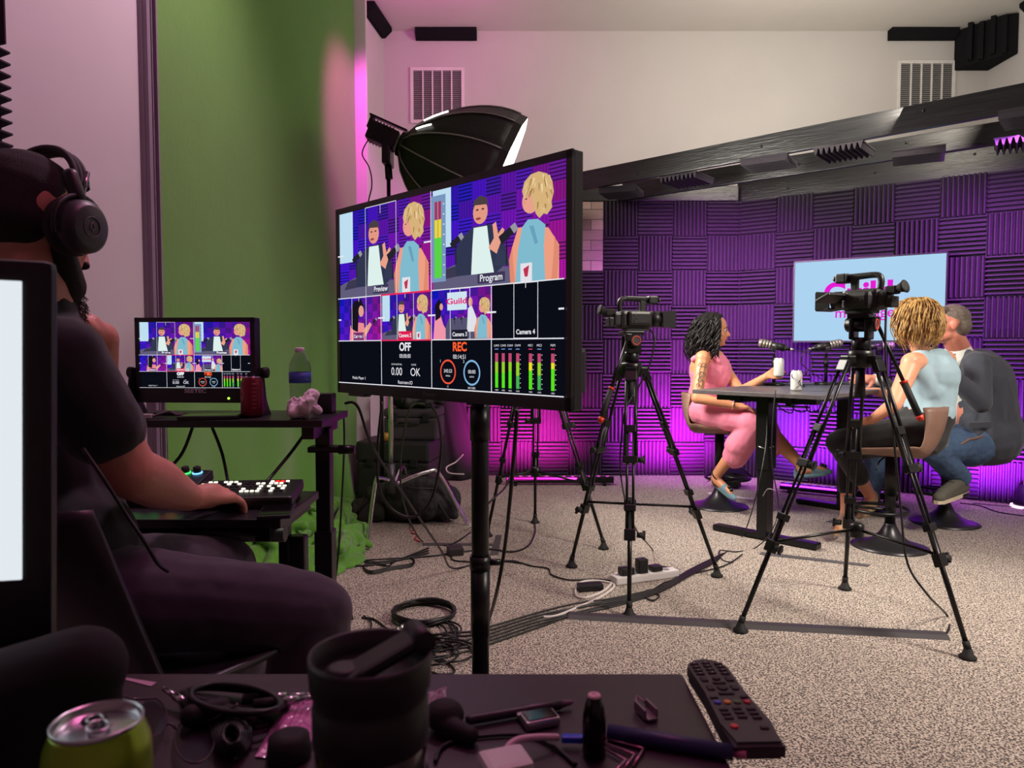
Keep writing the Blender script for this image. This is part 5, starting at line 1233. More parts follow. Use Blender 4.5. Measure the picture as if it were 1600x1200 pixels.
q = V(-.93, 4.86, 0); b = MB(); b.ell(q + V(0, 0, .07), (.16, .13, .09)); b.ell(q + V(.05, .0, .16), (.10, .10, .08)); o = blob('dark_cloth_bundle', b, mat('dark_olive_cloth', (38, 40, 32), .9), None, .010, 2, disp=(.03, 12)); tag(o, 'dark olive cloth bundle on the floor between green cloth and backpack', 'cloth')
# drape
t = thing('black_drape', 'tall black cloth draped slantwise against the far wall left of the foam', 'drape', (-.75, 6.3, 0))
m = MB()
def dr(u, v):
    z = .01 + (1 - v) * 1.45; a = u * PI
    w0 = .16 + .34 * v; x = -.80 + (u - .5) * 2 * w0 * .9 + .12 * v; y = 6.52 - (.05 + .24 * v) * math.sin(a) - .03 * math.sin(u * 26) * (.3 + v)
    return (x, y, z)
m.grid(dr, 70, 24); o = m.build('cloth', mat('black_cloth', (22, 20, 24), .9), t); o.modifiers.new('s', 'SOLIDIFY').thickness = .004
# ================================================================= OPERATOR DESK
DX0, DX1 = -1.30, -.555
dk = thing('standing_desk', 'black two-tier standing desk carrying the small monitor and the switcher', 'desk', ((DX0 + DX1) / 2, 2.2, 0))
DKM = wood_mat('black_desktop', (30, 26, 32), (22, 19, 24), .35, (2, 16, 16))
SH, TR = .938, .742
m = MB(); m.box(((DX0 + DX1) / 2, 2.31, SH - .011), (DX1 - DX0, .34, .022), bev=.003); m.build('upper_shelf', DKM, dk)
m = MB(); m.box(((DX0 + DX1) / 2 + .005, 1.905, TR - .011), (DX1 - DX0, .35, .022), bev=.003); m.build('lower_tray', DKM, dk)
m = MB()
for x in (DX0 + .06, DX1 - .045): m.box((x, 1.93, TR - .040), (.035, .36, .035)); m.box((x, 2.3, SH - .040), (.035, .30, .035))
m.cyl((DX0 + .02, 1.80, TR - .050), (DX1 - .005, 1.80, TR - .050), .022, seg=14); m.build('tray_frame', BLKM, dk)
for x in (DX0 + .06, DX1 - .035):
    m = MB(); m.box((x, 2.30, .47), (.045, .05, .86), bev=.004); m.box((x + .0, 2.30, .30), (.055, .062, .55), bev=.004); m.box((x - .04, 2.02, .42), (.028, .028, .60)); lg = m.build('leg', BLKM, dk)
    m = MB(); m.box((x, 2.15, .02), (.06, .62, .035), bev=.006); m.build('foot_bar', BLKM, lg)
m = MB(); m.box((DX1 - .01, 2.28, .835), (.13, .06, .018), bev=.004); m.cyl((DX1 + .02, 2.26, .835), (DX1 + .07, 2.26, .835), .014, seg=12); m.build('clamp', BLKM, dk)
m = MB(); m.box((DX1 - .04, 2.02, .56), (.05, .05, .14), bev=.01); m.build('crank_box', BLKM, dk)
for k, (a_, b_, c_) in enumerate((((-.98, 2.26, SH - .02), (-1.0, 2.2, .82), (-1.03, 2.06, TR + .02)), ((-.93, 2.26, SH - .02), (-.88, 2.22, .83), (-.80, 2.06, TR + .02)), ((-.62, 2.28, SH - .02), (-.66, 2.2, .84), (-.70, 2.06, TR + .02)))):
    cable('desk_cable', 'black cable hanging from the upper shelf to the lower tray, %s' % ['behind the operator\'s arm', 'middle one', 'nearest the desk post'][k], [a_, b_, c_], .005, spl=6)
cable('desk_cable', 'thin black cable falling from the black box at the shelf end to the floor', [(-.545, 2.40, SH + .03), (-.50, 2.38, SH + .02), (-.47, 2.50, .80), (-.40, 2.9, .52), (-.33, 3.4, .20), (-.30, 3.72, .02), (-.12, 3.9, .006), (.05, 3.86, .006)], .005, spl=10)
cable('desk_cable', 'thin black cable dropping behind the right desk post', [(-.56, 2.44, SH), (-.56, 2.44, .8), (-.575, 2.42, .5), (-.60, 2.44, .3), (-.62, 2.5, .03)], .0035, spl=6)
# field monitor
fm = thing('field_monitor', 'small black monitor in a bracket on the desk shelf, showing camera views', 'monitor', ((-1.165 - .80) / 2 + .008, 2.27, SH), -.06)
FW, FH = .378, .262; fz = .042
m = MB(); m.box((0, .018, fz + FH / 2), (FW, .040, FH), bev=.004); bz = .014; bb = .046
m.box((0, -.004, fz + bb / 2), (FW, .006, bb)); m.box((0, -.004, fz + FH - bz / 2), (FW, .006, bz))
for x in (-FW / 2 + bz / 2, FW / 2 - bz / 2): m.box((x, -.004, fz + FH / 2), (bz, .006, FH))
m.build('bezel', BLK, fm, local=True)
sw, sh = FW - 2 * bz, FH - bz - bb
pn = Paint(Matrix.Translation((-sw / 2, -.0030, fz + bb)) @ Matrix.Rotation(PI / 2, 4, 'X'), .00004)
multiview(pn, sw, sh); pn.build('screen', screen_mat('monitor_glow', 1.0), fm)
text_obj('maker_mark', 'SEETEC', .017, Matrix.Translation((0, -.0078, fz + .036)) @ Matrix.Rotation(PI / 2, 4, 'X'), mat('logo_pale', (190, 186, 194), .4), fm, bold=.0004, sx=1.25)
m = MB(); m.cyl((.105, -.007, fz + .014), (.105, -.0095, fz + .014), .0035, seg=10); m.build('power_light', glow('led_green', (150, 255, 60), 3), fm, local=True)
m = MB()
for sg in (-1, 1):
    m.prism([(0, 0), (.09, 0), (.055, .05), (.035, .15), (.0, .15), (-.02, .05)], .006, Matrix.Translation((sg * (FW / 2 + .012), -.02, 0)) @ Matrix.Rotation(PI / 2, 4, 'Z') @ Matrix.Rotation(PI / 2, 4, 'X'))
m.box((0, .045, .004), (FW + .03, .05, .006)); m.build('bracket', BLKM, fm, local=True)
for sg in (-1, 1): m = MB(); m.lathe([(.010, 0), (.017, .004), (.017, .016), (.010, .018)], (sg * (FW / 2 + .016), .012, .135), (sg, 0, 0), 16); m.build('tilt_knob', BLKR, fm, local=True)
# soda can, bottle, bag, box on the shelf
MAR = mat('maroon_can', (120, 26, 44), .3, metal=.4)
p = F(430, 642, SH); k = small_can('maroon soda can on the shelf right of the small monitor', (p.x, 2.24, SH), body=MAR)
m = MB(); band(m, lambda t: (-.75, .050 + t * .040, .02 + .20 * math.sin(t * PI))); m.tube([cyp(-.75 + .30 * math.cos(a), .07 + .024 * math.sin(a)) for a in [2 * PI * i / 20 for i in range(20)]], .0007, 4, closed=True)
for i in range(7): z = .03 + .012 * i; m.tube([cyp(.35 + .05 * j, z) for j in range(9)], .0006, 4)
m.build('printed_label', mat('print_pink', (186, 110, 120), .4), k, local=True)
GL = mat('clear_plastic', (235, 235, 240), .06, trans=1.0); GL.node_tree.nodes['Principled BSDF'].inputs['IOR'].default_value = 1.2
bt = thing('water_bottle', 'clear plastic water bottle with a blue label on the desk shelf', 'bottle', (P(469, 600, 2.30).x, 2.30, SH))
prof = [(.026, 0), (.032, .004), (.0325, .02)]
for k_ in range(5): prof += [(.0325, .03 + .012 * k_), (.0305, .036 + .012 * k_)]
prof += [(.0335, .10), (.0335, .15), (.030, .165), (.018, .188), (.0125, .196), (.0125, .206)]
inn = [(r - .0006, z) for r, z in prof[::-1]]; inn[-1] = (.0005, .0012)
m = MB(); m.lathe(prof + inn, seg=26, cap=False); m.build('bottle_body', GL, bt, local=True)
m = MB(); m.lathe([(.034, .102), (.034, .136)], seg=26, cap=False); o = m.build('label', mat('blue_label', (56, 76, 168), .5), bt, local=True)
o.modifiers.new('s', 'SOLIDIFY').thickness = .0004
m = MB(); m.lathe([(.0145, .197), (.0145, .209), (.013, .212), (.0005, .212)], seg=22); m.build('cap', mat('cap_white', (226, 214, 224), .4), bt, local=True)
b = MB(); q = V(P(474, 630, 2.19).x, 2.19, SH); b.ell(q + V(0, 0, .030), (.048, .034, .030)); b.ell(q + V(.022, 0, .052), (.022, .024, .034)); b.ell(q + V(-.03, 0, .045), (.014, .016, .022), (0, .4, 0))
o = blob('crumpled_napkin', b, mat('napkin_white', (216, 200, 208), .8), None, .0035, 1, disp=(.016, 46)); tag(o, 'crumpled white napkin in front of the water bottle', 'napkin')
t = thing('small_speaker_box', 'small black box at the right end of the desk shelf', 'box', (P(507, 620, 2.38).x, 2.38, SH)); m = MB(); m.box((0, 0, .032), (.062, .06, .064), bev=.004); m.build('box_body', BLK, t, local=True); m = MB(); m.box((.0, -.0305, .014), (.04, .003, .014), bev=.001); m.build('port', BLKR, t, local=True)
# adapter, phone, dongle under the monitor
t = thing('tablet', 'flat black tablet lying under the small monitor', 'tablet', (-.90, 2.20, SH), .15); m = MB(); m.box((0, 0, .006), (.17, .11, .010), bev=.003); m.build('tablet_body', BLK, t, local=True); m = MB(); m.box((0, 0, .0115), (.155, .095, .0006)); m.build('glass', mat('dark_gloss', (16, 16, 20), .08), t, local=True)
t = thing('white_adapter', 'small white adapter with cables, left under the small monitor', 'adapter', (-1.10, 2.18, SH), .1); m = MB(); m.box((0, 0, .008), (.06, .026, .014), bev=.003); m.build('adapter_body', mat('adapter_pale', (186, 190, 180), .5), t, local=True)
m = MB(); m.tube([(.03, 0, .008), (.07, .02, .02), (.10, .0, .012), (.12, .04, .006), (.06, .05, .014), (.02, .04, .006)], .003, 5, spline=6); m.build('adapter_cord', mat('cord_grey', (130, 120, 130), .5), t, local=True)
# video switcher
SWB = mat('switcher_body', (26, 25, 28), .35)
sw = thing('video_switcher', 'black video switcher with lit white and red buttons under the operator\'s hand', 'switcher', (-.700, 1.92, TR), .10)
m = MB(); m.box((0, 0, .024), (.27, .17, .030), rot=(.10, 0, 0), bev=.008); m.box((0, .06, .012), (.25, .03, .022)); m.build('switcher_body', SWB, sw, local=True)
BW = glow('button_white', (255, 250, 225), 1.6); BR = glow('button_red', (255, 40, 30), 2.2); BG = glow('button_green', (70, 255, 110), 1.8); BY = glow('button_amber', (255, 190, 60), 2); BLU_ = glow('button_blue', (120, 190, 255), 1.8)
R = Matrix.Rotation(.10, 4, 'X')
def btn(mb, x, y, w_=.014, d=.013): mb.M = Matrix.Translation((0, 0, .0395)) @ R; mb.box((x * .72, y * .92, 0), (.0095, .0085, .005), bev=.0015)
rnd = random.Random(8)
for r, y in enumerate((-.035, -.012, .012, .040, .060)):
    for cx_ in range(16):
        x = -.165 + cx_ * .0185 + (.012 if cx_ > 7 else 0) + (.010 if cx_ > 11 else 0)
        kd = 'dark' if (cx_ in (4, 9) and r in (1, 3)) or (r == 2 and cx_ > 3 and cx_ < 9) or rnd.random() < .38 else 'white'
        if (cx_, r) in ((3, 1), (14, 4), (13, 4), (2, 2)): kd = 'red'
        bb_ = MB(); btn(bb_, x, y); bb_.build('button', {'dark': BLKR, 'white': BW, 'red': BR}[kd], sw, local=True)
# phone at the tray's corner
t = thing('smartphone', 'black phone lying at the right corner of the lower tray', 'phone', (-.580, 1.80, TR), .2); m = MB(); m.box((0, 0, .0055), (.078, .15, .010), bev=.004); m.build('phone_body', BLK, t, local=True); m = MB(); m.box((0, 0, .011), (.070, .14, .0006)); m.build('glass', MATS['dark_gloss'], t, local=True)
# audio mixer with glowing knobs
mx_ = thing('audio_mixer', 'black audio mixer with glowing coloured knobs behind the operator\'s arm', 'mixer', (-1.005, 1.955, TR), .0)
m = MB(); m.box((0, 0, .030), (.335, .20, .03), rot=(.22, 0, 0), bev=.006); m.box((0, .05, .018), (.31, .08, .034)); m.build('mixer_body', SWB, mx_, local=True)
M0 = Matrix.Translation((0, 0, .0455)) @ Matrix.Rotation(.22, 4, 'X')
KX = (.038, .070, .102, .134, -.135)
for i in range(5):
    k = MB(); k.M = M0; k.lathe([(.011, 0), (.010, .016), (.006, .018)], (KX[i], .07, .002), (0, 0, 1), 16); ko = k.build('knob', BLKR, mx_, local=True)
    k = MB(); k.M = M0; k.lathe([(.0125, 0), (.0145, .001), (.0125, .004)], (KX[i], .07, 0), (0, 0, 1), 16); k.build('knob_ring', [BR, BG, BG, BLU_, BY][i], ko, local=True)
for j in range(2):
    for i in range(7):
        k = MB(); k.M = M0; k.box((-.145 + i * .045, -.075 + j * .055 + .0, .003), (.024, .011, .006), bev=.002); k.build('button', [BG, BR, BG, BR, BG, BG, BY][(i + j * 3) % 7], mx_, local=True)
# ================================================================= OPERATOR
op = thing('person', 'bearded man at the controls in black t-shirt, headphones and dark trousers, hand at chin', 'person', (-.70, 1.30, 0))
FO = V(.50, .866, 0).normalized(); RO = V(FO.y, -FO.x, 0)          # his right: towards camera right
HC = P(50, 352, 1.30); hfo = V(.34, .91, -.30).normalized()
SKO = mat('skin_operator', (196, 132, 116), .5, noise=(30, c(184, 120, 104), .2), bump=(120, .06), sss=.12)
b = MB(); hq = head(b, HC, hfo, s=1.05, ear=True, jaw=1.1)
neck = P(42, 462, 1.28); b.cap(HC + V(-.01, -.02, -.07), neck + V(0, 0, -.02), .064, .070)
shR = P(95, 560, 1.24); shL = P(40, 545, 1.62); chest = P(20, 640, 1.40); waist = P(50, 820, 1.40); hip = P(85, 918, 1.37)
elR = P(205, 738, 1.30); wrR = P(298, 778, 1.70)
b.cap(neck, chest + V(0, 0, .08), .075, .12); b.cap(shR, shL, .06, .06); b.ell(chest, (.14, .13, .18)); b.cap(chest, waist, .12, .11); b.cap(waist, hip, .11, .12)
b.cap(shR + V(.0, 0, -.02), shR.lerp(elR, .5), .056, .053); b.cap(shR.lerp(elR, .5), elR, .052, .046); b.cap(elR, elR.lerp(wrR, .35), .048, .050); b.cap(elR.lerp(wrR, .35), wrR, .050, .031)
hd = (P(362, 770, 1.80) - wrR).normalized(); hand(b, wrR, hd, V(.05, -.45, 1), 1.16, .50, 1.4, thumb_side=-1)
elL = P(150, 640, 1.72); wrL = P(158, 528, 1.50); b.cap(shL, elL, .055, .048); b.cap(elL, wrL, .046, .034)
hand(b, wrL, P(104, 484, 1.40) - wrL, V(.55, .35, .75), 1.05, .9, thumb_side=1)
hpR = hip + RO * .09; hpL = hip - RO * .09
knR = P(492, 955, 1.38); anR = V(knR.x - .06, knR.y + .02, .10); knL = P(352, 885, 1.78); anL = V(knL.x + .02, knL.y + .12, .10)
for h_, k_, a_ in ((hpR, knR, anR), (hpL, knL, anL)): b.cap(h_, k_, .085, .062); b.cap(k_, k_.lerp(a_, .3), .058, .060); b.cap(k_.lerp(a_, .3), a_, .060, .042)
body = blob('body', b, SKO, op, .0055, 5)
eyes(hq, body, s=1.1, brow=(40, 30, 28))
DH = mat('dark_cropped_hair', (30, 22, 22), .85, noise=(200, c(20, 14, 15), .4), bump=(500, .5))
b = MB(); ro = (Matrix((hfo.cross(V(0, 0, 1)).normalized(), hfo, V(0, 0, 1))).transposed()).to_euler()
b.ell(hq(0, -.020, .034), (.0795, .0975, .086), ro); b.ell(hq(0, -.048, .0), (.070, .058, .058), ro); b.ell(hq(0, -.030, .0), (.0775, .082, .070), ro); blob('hair', b, DH, op, .006, 3)
b = MB(); b.ell(hq(0, .058, -.098), (.054, .048, .062)); b.cap(hq(.064, .012, -.03), hq(.046, .05, -.09), .018, .034); b.cap(hq(-.064, .012, -.03), hq(-.046, .05, -.09), .018, .034); b.ell(hq(0, .055, -.150), (.040, .040, .055)); b.cap(hq(-.03, .088, -.036), hq(.03, .088, -.036), .009)
be = blob('beard', b, DH, op, .005, 2)
rnd = random.Random(2); mb = MB()
for i in range(900):
    a = rnd.uniform(0, 2 * PI); z = rnd.uniform(-1, .3); d = V(math.cos(a) * math.sqrt(1 - z * z), math.sin(a) * math.sqrt(1 - z * z), z)
    p = hq(0, .056, -.115) + V(d.x * .052, d.y * .048, d.z * .082)
    mb.tube([p, p + d * .010 + V(0, 0, -.006), p + d * .014 + V(rnd.uniform(-.006, .006), rnd.uniform(-.006, .006), -.016)], .0007, 3)
mb.build('beard_strands', DH, be, fix=False)
TS_ = mat('black_tshirt', (13, 13, 21), .85, sheen=.15)
b = MB(); b.ell(chest, (.165, .160, .215)); b.cap(chest, waist, .150, .150); b.cap(waist, hip + V(0, 0, .05), .152, .158); b.cap(shR, shL, .070, .070); b.cap(neck + V(0, 0, -.075), neck + V(0, 0, -.03), .105, .080)
b.cap(shR + V(0, 0, -.01), shR.lerp(elR, .60), .072, .068); b.cap(shL, shL.lerp(elL, .6), .08, .072)
blob('t_shirt', b, TS_, op, .0075, 4, disp=(.010, 9))
PT = mat('plum_grey_trousers', (56, 40, 60), .85, noise=(9, c(48, 34, 52), .3), sheen=.2)
b = MB(); b.cap(hip + V(0, 0, -.02), hip + V(0, 0, .04), .155, .150)
for h_, k_, a_ in ((hpR, knR, anR), (hpL, knL, anL)): b.cap(h_, h_.lerp(k_, .5), .094, .085); b.cap(h_.lerp(k_, .5), k_, .085, .074); b.cap(k_, a_ + V(0, 0, .03), .072, .062)
blob('trousers', b, PT, op, .0075, 4, disp=(.012, 8))
for a_ in (anR, anL):
    d = V(.35, .9, 0).normalized(); b = MB(); b.cap(V(a_.x, a_.y, .055) - d * .03, V(a_.x, a_.y, .045) + d * .17, .045, .038); b.cap(a_, V(a_.x, a_.y, .06), .05, .05); blob('shoe', b, BLKR, op, .008, 3)
# headphones (worn: a thing of its own)
hp = thing('headphones', 'black over-ear headphones on the bearded operator\'s head', 'headphones', HC)
HPK = mat('headphone_grey', (52, 50, 58), .45)
rr = hfo.cross(V(0, 0, 1)).normalized(); uu = rr.cross(hfo).normalized()
for sg in (1, -1):
    e0 = hq(sg * .088, -.006, -.012); n = (rr * sg + hfo * .10).normalized()
    m = MB(); m.lathe([(.040, -.004), (.049, .004), (.049, .020), (.040, .027)], e0, n, 28); cu = m.build('ear_pad', BLKR, hp)
    m = MB(); m.lathe([(.044, .022), (.046, .030), (.044, .046), (.036, .054), (.034, .0555), (.001, .0555)], e0, n, 32); m.build('ear_cup', HPK, cu)
    m = MB(); x, y, _ = frame(n); q = e0 + n * .0562
    m.tube([q + (x * math.cos(a) + y * math.sin(a)) * .0165 for a in [2 * PI * i / 28 for i in range(28)]], .0011, 5, closed=True)
    yv = V(0, 0, 1) - n * n.z; yv.normalize(); xv = yv.cross(n); s3 = .012
    for A_, B_ in (((-.55, -.45), (.05, .75)), ((.05, .75), (.45, -.30)), ((.45, -.30), (-.10, -.30)), ((-.10, -.30), (.10, -.72))): m.tube([q + xv * A_[0] * s3 + yv * A_[1] * s3, q + xv * B_[0] * s3 + yv * B_[1] * s3], .0011, 5)
    m.build('cup_emblem', mat('emblem_grey', (96, 94, 104), .35), cu)
    m = MB()
    upn = (V(0, 0, 1) - n * n.z).normalized(); sdn = upn.cross(n)
    m.tube([e0 + n * .030 + (upn * math.cos(a) + sdn * math.sin(a)) * .052 for a in [-1.9 + 3.8 * i / 16 for i in range(17)]], .0045, 6)
    m.cap(e0 + n * .026 + upn * .050, e0 + n * .012 + upn * .085, .013, .013); m.build('yoke', BLK, cu)
m = MB(); pts = []
for i in range(25):
    a = -.18 + (PI + .36) * i / 24; pts.append(hq(math.cos(a) * .098, -.008, .030 + math.sin(a) * .098 - (.0 if 0 < a < PI else 0)))
pts = [hq(.100, -.006, .060)] + [hq(math.cos(a) * .103, -.006, .030 + math.sin(a) * .104) for a in [.32 + (PI - .64) * i / 20 for i in range(21)]] + [hq(-.100, -.006, .060)]
for o_ in (-.010, 0, .010): m.tube([p + hfo * o_ for p in pts], .0065, 6)
m.build('headband', BLKR, hp)
for sg in (1, -1):
    m = MB(); m.tube([hq(sg * .106, -.006, .085), hq(sg * .108, -.006, .055), hq(sg * .104, -.004, .035)], .004, 6)
    m.build('slider', mat('metal_pink_light_tint', (150, 140, 150), .2, metal=1), hp)  # faint pink of the magenta light is tinted into this metal
e1 = hq(.10, .0, -.07)
cable('headphone_cable', 'thin black headphone cable falling along the operator\'s back and lap', [P(130, 700, 1.18), P(160, 745, 1.17), P(195, 800, 1.17), P(225, 845, 1.16), P(246, 880, 1.17), P(262, 893, 1.2)], .003, spl=8)
# chair
ch = thing('office_chair', 'dark plastic shell chair the operator sits on', 'chair', (-.66, 1.42, 0))
m = MB(); CP = mat('chair_shell', (34, 30, 38), .4)
def cs(u, v):
    a = (v - .5) * 2; k = u
    base = V(-.66, 1.42, 0)
    if k < .45: q = k / .45; f = .22 - q * .40; z = .57 - .0 * q + .03 * abs(a) ** 3
    else: q = (k - .45) / .55; f = -.18 - .17 * q; z = .57 + .33 * q ** 1.05; 
    bend = .10 * a * a * (0 if k < .45 else q)
    return base + FO * (f + bend) + RO * (a * (.26 - .10 * q * (k > .45))) + V(0, 0, z)
m.grid(cs, 30, 16); o = m.build('shell', CP, ch); o.modifiers.new('s', 'SOLIDIFY').thickness = .012; o.modifiers['s'].offset = 0
for i, (f, r) in enumerate(((.18, .20), (.18, -.20), (-.18, .20), (-.18, -.20))):
    q = V(-.66, 1.42, 0) + FO * f + RO * r; m = MB(); m.cyl(q * .92 + V(-.057, .108, .555), V(q.x, q.y, 0) + (FO * f + RO * r) * .15, .012, seg=10); m.build('leg', BLKM, ch)
# ================================================================= THINGS ON THE CARPET
def fl(px, py, z=.005): p = F(px, py, z); return V(p.x, p.y, z)
a, b_ = F(888, 962), F(1478, 994); d = (b_ - a).normalized(); L = (b_ - a).length
t = thing('cable_ramp', 'flat dark cable cover strip across the carpet under the nearest tripod', 'cable cover', a, math.atan2(d.y, d.x))
m = MB(); m.prism([(-.045, 0), (-.020, .012), (.020, .012), (.045, 0)], L, Matrix(((0, 0, 1, 0), (1, 0, 0, 0), (0, 1, 0, 0), (0, 0, 0, 1)))); m.build('strip', mat('ramp_grey', (58, 54, 58), .45), t, local=True)
ps = F(1008, 906)
t = thing('power_strip', 'long white power strip on the carpet between the tripod legs', 'power strip', ps, .38)
m = MB(); m.box((0, 0, .02), (.36, .065, .038), bev=.008); m.build('strip_body', WHITEP, t, local=True)
m = MB()
for k in range(5): m.cyl((-.12 + .06 * k, 0, .0385), (-.12 + .06 * k, 0, .0395), .018, seg=14)
m.build('sockets', mat('socket_grey', (120, 118, 120), .5), t, local=True)
t = thing('plug_adapter', 'upright black plug adapter in the white power strip', 'plug', ps + V(-.02, -.01, .0405), .38); m = MB(); m.box((0, 0, .035), (.05, .045, .07), bev=.005); m.build('adapter_body', BLK, t, local=True)
t = thing('plug_adapter', 'flat black plug adapter left of the upright one in the white power strip', 'plug', ps + V(-.10, -.04, .0405), .38); m = MB(); m.box((0, 0, .018), (.07, .05, .034), bev=.005); m.build('adapter_body', BLK, t, local=True)
t = thing('plug_adapter', 'flat black plug adapter right of the upright one in the white power strip', 'plug', ps + V(.055, .022, .0405), .38); m = MB(); m.box((0, 0, .014), (.06, .045, .026), bev=.005); m.build('adapter_body', BLK, t, local=True)
t = thing('power_brick', 'black power brick wrapped by a white cord left of the power strip', 'power brick', F(922, 922), .2); m = MB(); m.box((0, 0, .017), (.12, .055, .032), bev=.006); m.build('brick_body', BLK, t, local=True)
WC = mat('cord_white', (206, 198, 196), .5)
cable('white_cable', 'white cord running from the power strip around the black power brick', [fl(975, 900), fl(962, 896, .02), fl(955, 912), fl(940, 925), fl(915, 934), fl(900, 930), fl(902, 915), fl(915, 908), fl(940, 908), fl(960, 915), fl(940, 932), fl(905, 948), fl(870, 962), fl(848, 964)], .006, WC)
t = thing('power_brick', 'black box shaped adapter on the carpet just left of the monitor pole', 'power brick', F(711, 866), .25); m = MB(); m.box((0, 0, .022), (.085, .085, .042), bev=.006); m.build('brick_body', mat('brick_dark', (40, 34, 38), .5), t, local=True)
TAPE = mat('gaffer_tape', (74, 70, 74), .8)
def tape(pts, label):
    mb = MB(); A = [fl(*p, .003) for p in pts]; vs = [mb._v(p) for p in A]; lo = [mb._v((p.x, p.y, .0005)) for p in A]; mb._f(vs); mb._f(lo[::-1])
    for i in range(4): mb._f([vs[i], vs[(i + 1) % 4], lo[(i + 1) % 4], lo[i]])
    tag(mb.build('gaffer_tape', TAPE), label, 'tape', 'grey tape marks on the carpet')
tape([(660, 848), (770, 849), (770, 852), (660, 852)], 'thin grey tape strip on the carpet, crossing behind the monitor pole')
tape([(775, 836), (784, 836), (778, 867), (765, 867)], 'wide grey tape piece on the carpet just right of the monitor pole')
tape([(1190, 862), (1360, 882), (1356, 885), (1186, 866)], 'long dark tape strip on the carpet in front of the table foot')
tape([(1300, 812), (1340, 816), (1330, 820), (1290, 815)], 'short dark tape piece on the carpet behind the tripod')
mb = MB(); A = [fl(*p, .004) for p in ((1108, 769), (1178, 779), (1178, 781), (1106, 771))]; vs = [mb._v(p) for p in A]; lo = [mb._v((p.x, p.y, .0005)) for p in A]; mb._f(vs); mb._f(lo[::-1])
for i in range(4): mb._f([vs[i], vs[(i + 1) % 4], lo[(i + 1) % 4], lo[i]])
tag(mb.build('white_tape', WHITEP), 'thin white tape line on the carpet behind the table leg', 'tape')
# coiled cable
cp = F(660, 964)
mb = MB(); pts = []; rnd = random.Random(3)
for i in range(150):
    a = i * .29; R = .125 + .012 * math.sin(i * .31) + .008 * rnd.random(); pts.append(V(cp.x + R * math.cos(a), cp.y + R * math.sin(a), .008 + .006 * (i // 22) * .8 + .004 * math.sin(a * 2.3)))
mb.tube(pts, .0055, 6, spline=2); o = mb.build('cable_coil', CABLE); tag(o, 'neatly coiled black cable lying on the carpet left of the monitor pole', 'cable coil')
mb = MB(); e = fl(624, 978, .012); mb.cyl(e, e + V(.0, -.055, 0), .009, seg=10); mb.cyl(e + V(.02, .006, .008), e + V(.014, -.05, .008), .009, seg=10); mb.build('plug_ends', SILV, o)
# tangles and runs of cable
def run(label, pts, r=.0045, jit=0, grp='black cables on the carpet'):
    P_ = [fl(x, y, .006 + (q[0] if q else 0)) for x, y, *q in pts]
    cable('floor_cable', label, P_, r, spl=8, group=grp)
rnd = random.Random(21)
names = ['topmost', 'second', 'third', 'fourth', 'fifth', 'lowest']
for k in range(6):
    o_ = k * 5.2 - 12
    run('black cable in the bundle crossing the carpet behind the monitor pole, %s' % names[k],
        [(1130 - 2 * k, 868 + o_ * .3 + k), (1080, 893 + o_ * .35), (1030, 921 + o_ * .3), (960, 940 + o_ * .5), (900, 953 + o_ * .7 + rnd.uniform(-3, 3)), (840, 968 + o_ * .9), (780, 987 + o_), (735, 1000 + o_ * 1.1), (700, 1004 + o_ * 1.5 + rnd.uniform(-5, 5)), (672, 1010 + o_ * 1.2)], .0042)
for k in range(7):
    cx_, cy_ = 688 + rnd.uniform(-16, 16), 998 + rnd.uniform(-18, 22); a0 = rnd.uniform(0, 6)
    rx, ry = rnd.uniform(26, 48), rnd.uniform(10, 22)
    run('black cable loop in the tangle beside the tumbler lid, %s' % ['farthest', 'second farthest', 'third farthest', 'middle one', 'third nearest', 'second nearest', 'nearest'][k],
        [(cx_ + rx * math.cos(a0 + i * .62) * (1 - .015 * i), cy_ + ry * math.sin(a0 + i * .62) + i * .3, .012 * (i % 3) * .5) for i in range(14)], .0042)
run('black cable winding over the carpet from the operator side to the tangle', [(565, 965), (585, 968), (610, 985), (640, 992), (668, 992), (690, 1002)], .0042)
run('short black cable hook on the carpet at the operator\'s knee', [(568, 962), (580, 972), (576, 988), (562, 994)], .0035)
run('black cable making a wide loop below the tangle', [(672, 1020), (690, 1030), (705, 1040), (710, 1050), (690, 1054), (674, 1050)], .004)
run('black cable from the green cloth to the power brick by the pole', [(520, 882), (560, 884), (600, 880), (640, 872), (680, 868), (710, 864), (760, 858), (800, 862), (826, 852), (836, 830), (834, 812)], .005)
run('thin black cable from the power brick by the pole to the white power strip', [(705, 868), (712, 876), (760, 878), (800, 876), (830, 884), (856, 888), (862, 898), (890, 906), (930, 905), (960, 908)], .004)
for k in range(3): run('black cable loop on the carpet near the green cloth, %s' % ['upper', 'middle', 'lower'][k], [(530, 880 + 3 * k), (560, 876), (590, 874 + 4 * k), (640, 872), (644, 880 + k * 2), (610, 886 + 2 * k), (580, 892 + 2 * k), (568, 886), (580, 880 - k), (606, 884), (620, 876), (670, 864 - 4 * k)], .004)
run('black cable along the green cloth hem', [(548, 846), (556, 858), (552, 872), (535, 876), (520, 878)], .004)
run('thin black cable looping beside the white power strip', [(1000, 900), (1014, 884, .01), (1040, 886, .01), (1058, 890), (1054, 904), (1035, 912), (1010, 930), (1020, 938), (1030, 930), (1010, 922)], .004)
run('thin black cable leaving the power strip to the right', [(1050, 900), (1090, 894), (1118, 888), (1140, 880), (1160, 866)], .004)
run('black cable along the foot of the foam wall at right', [(1500, 786), (1530, 790), (1560, 800), (1600, 806)], .004)
run('thin black cable by the light tube base', [(1520, 786), (1560, 790), (1590, 792), (1600, 796)], .003)
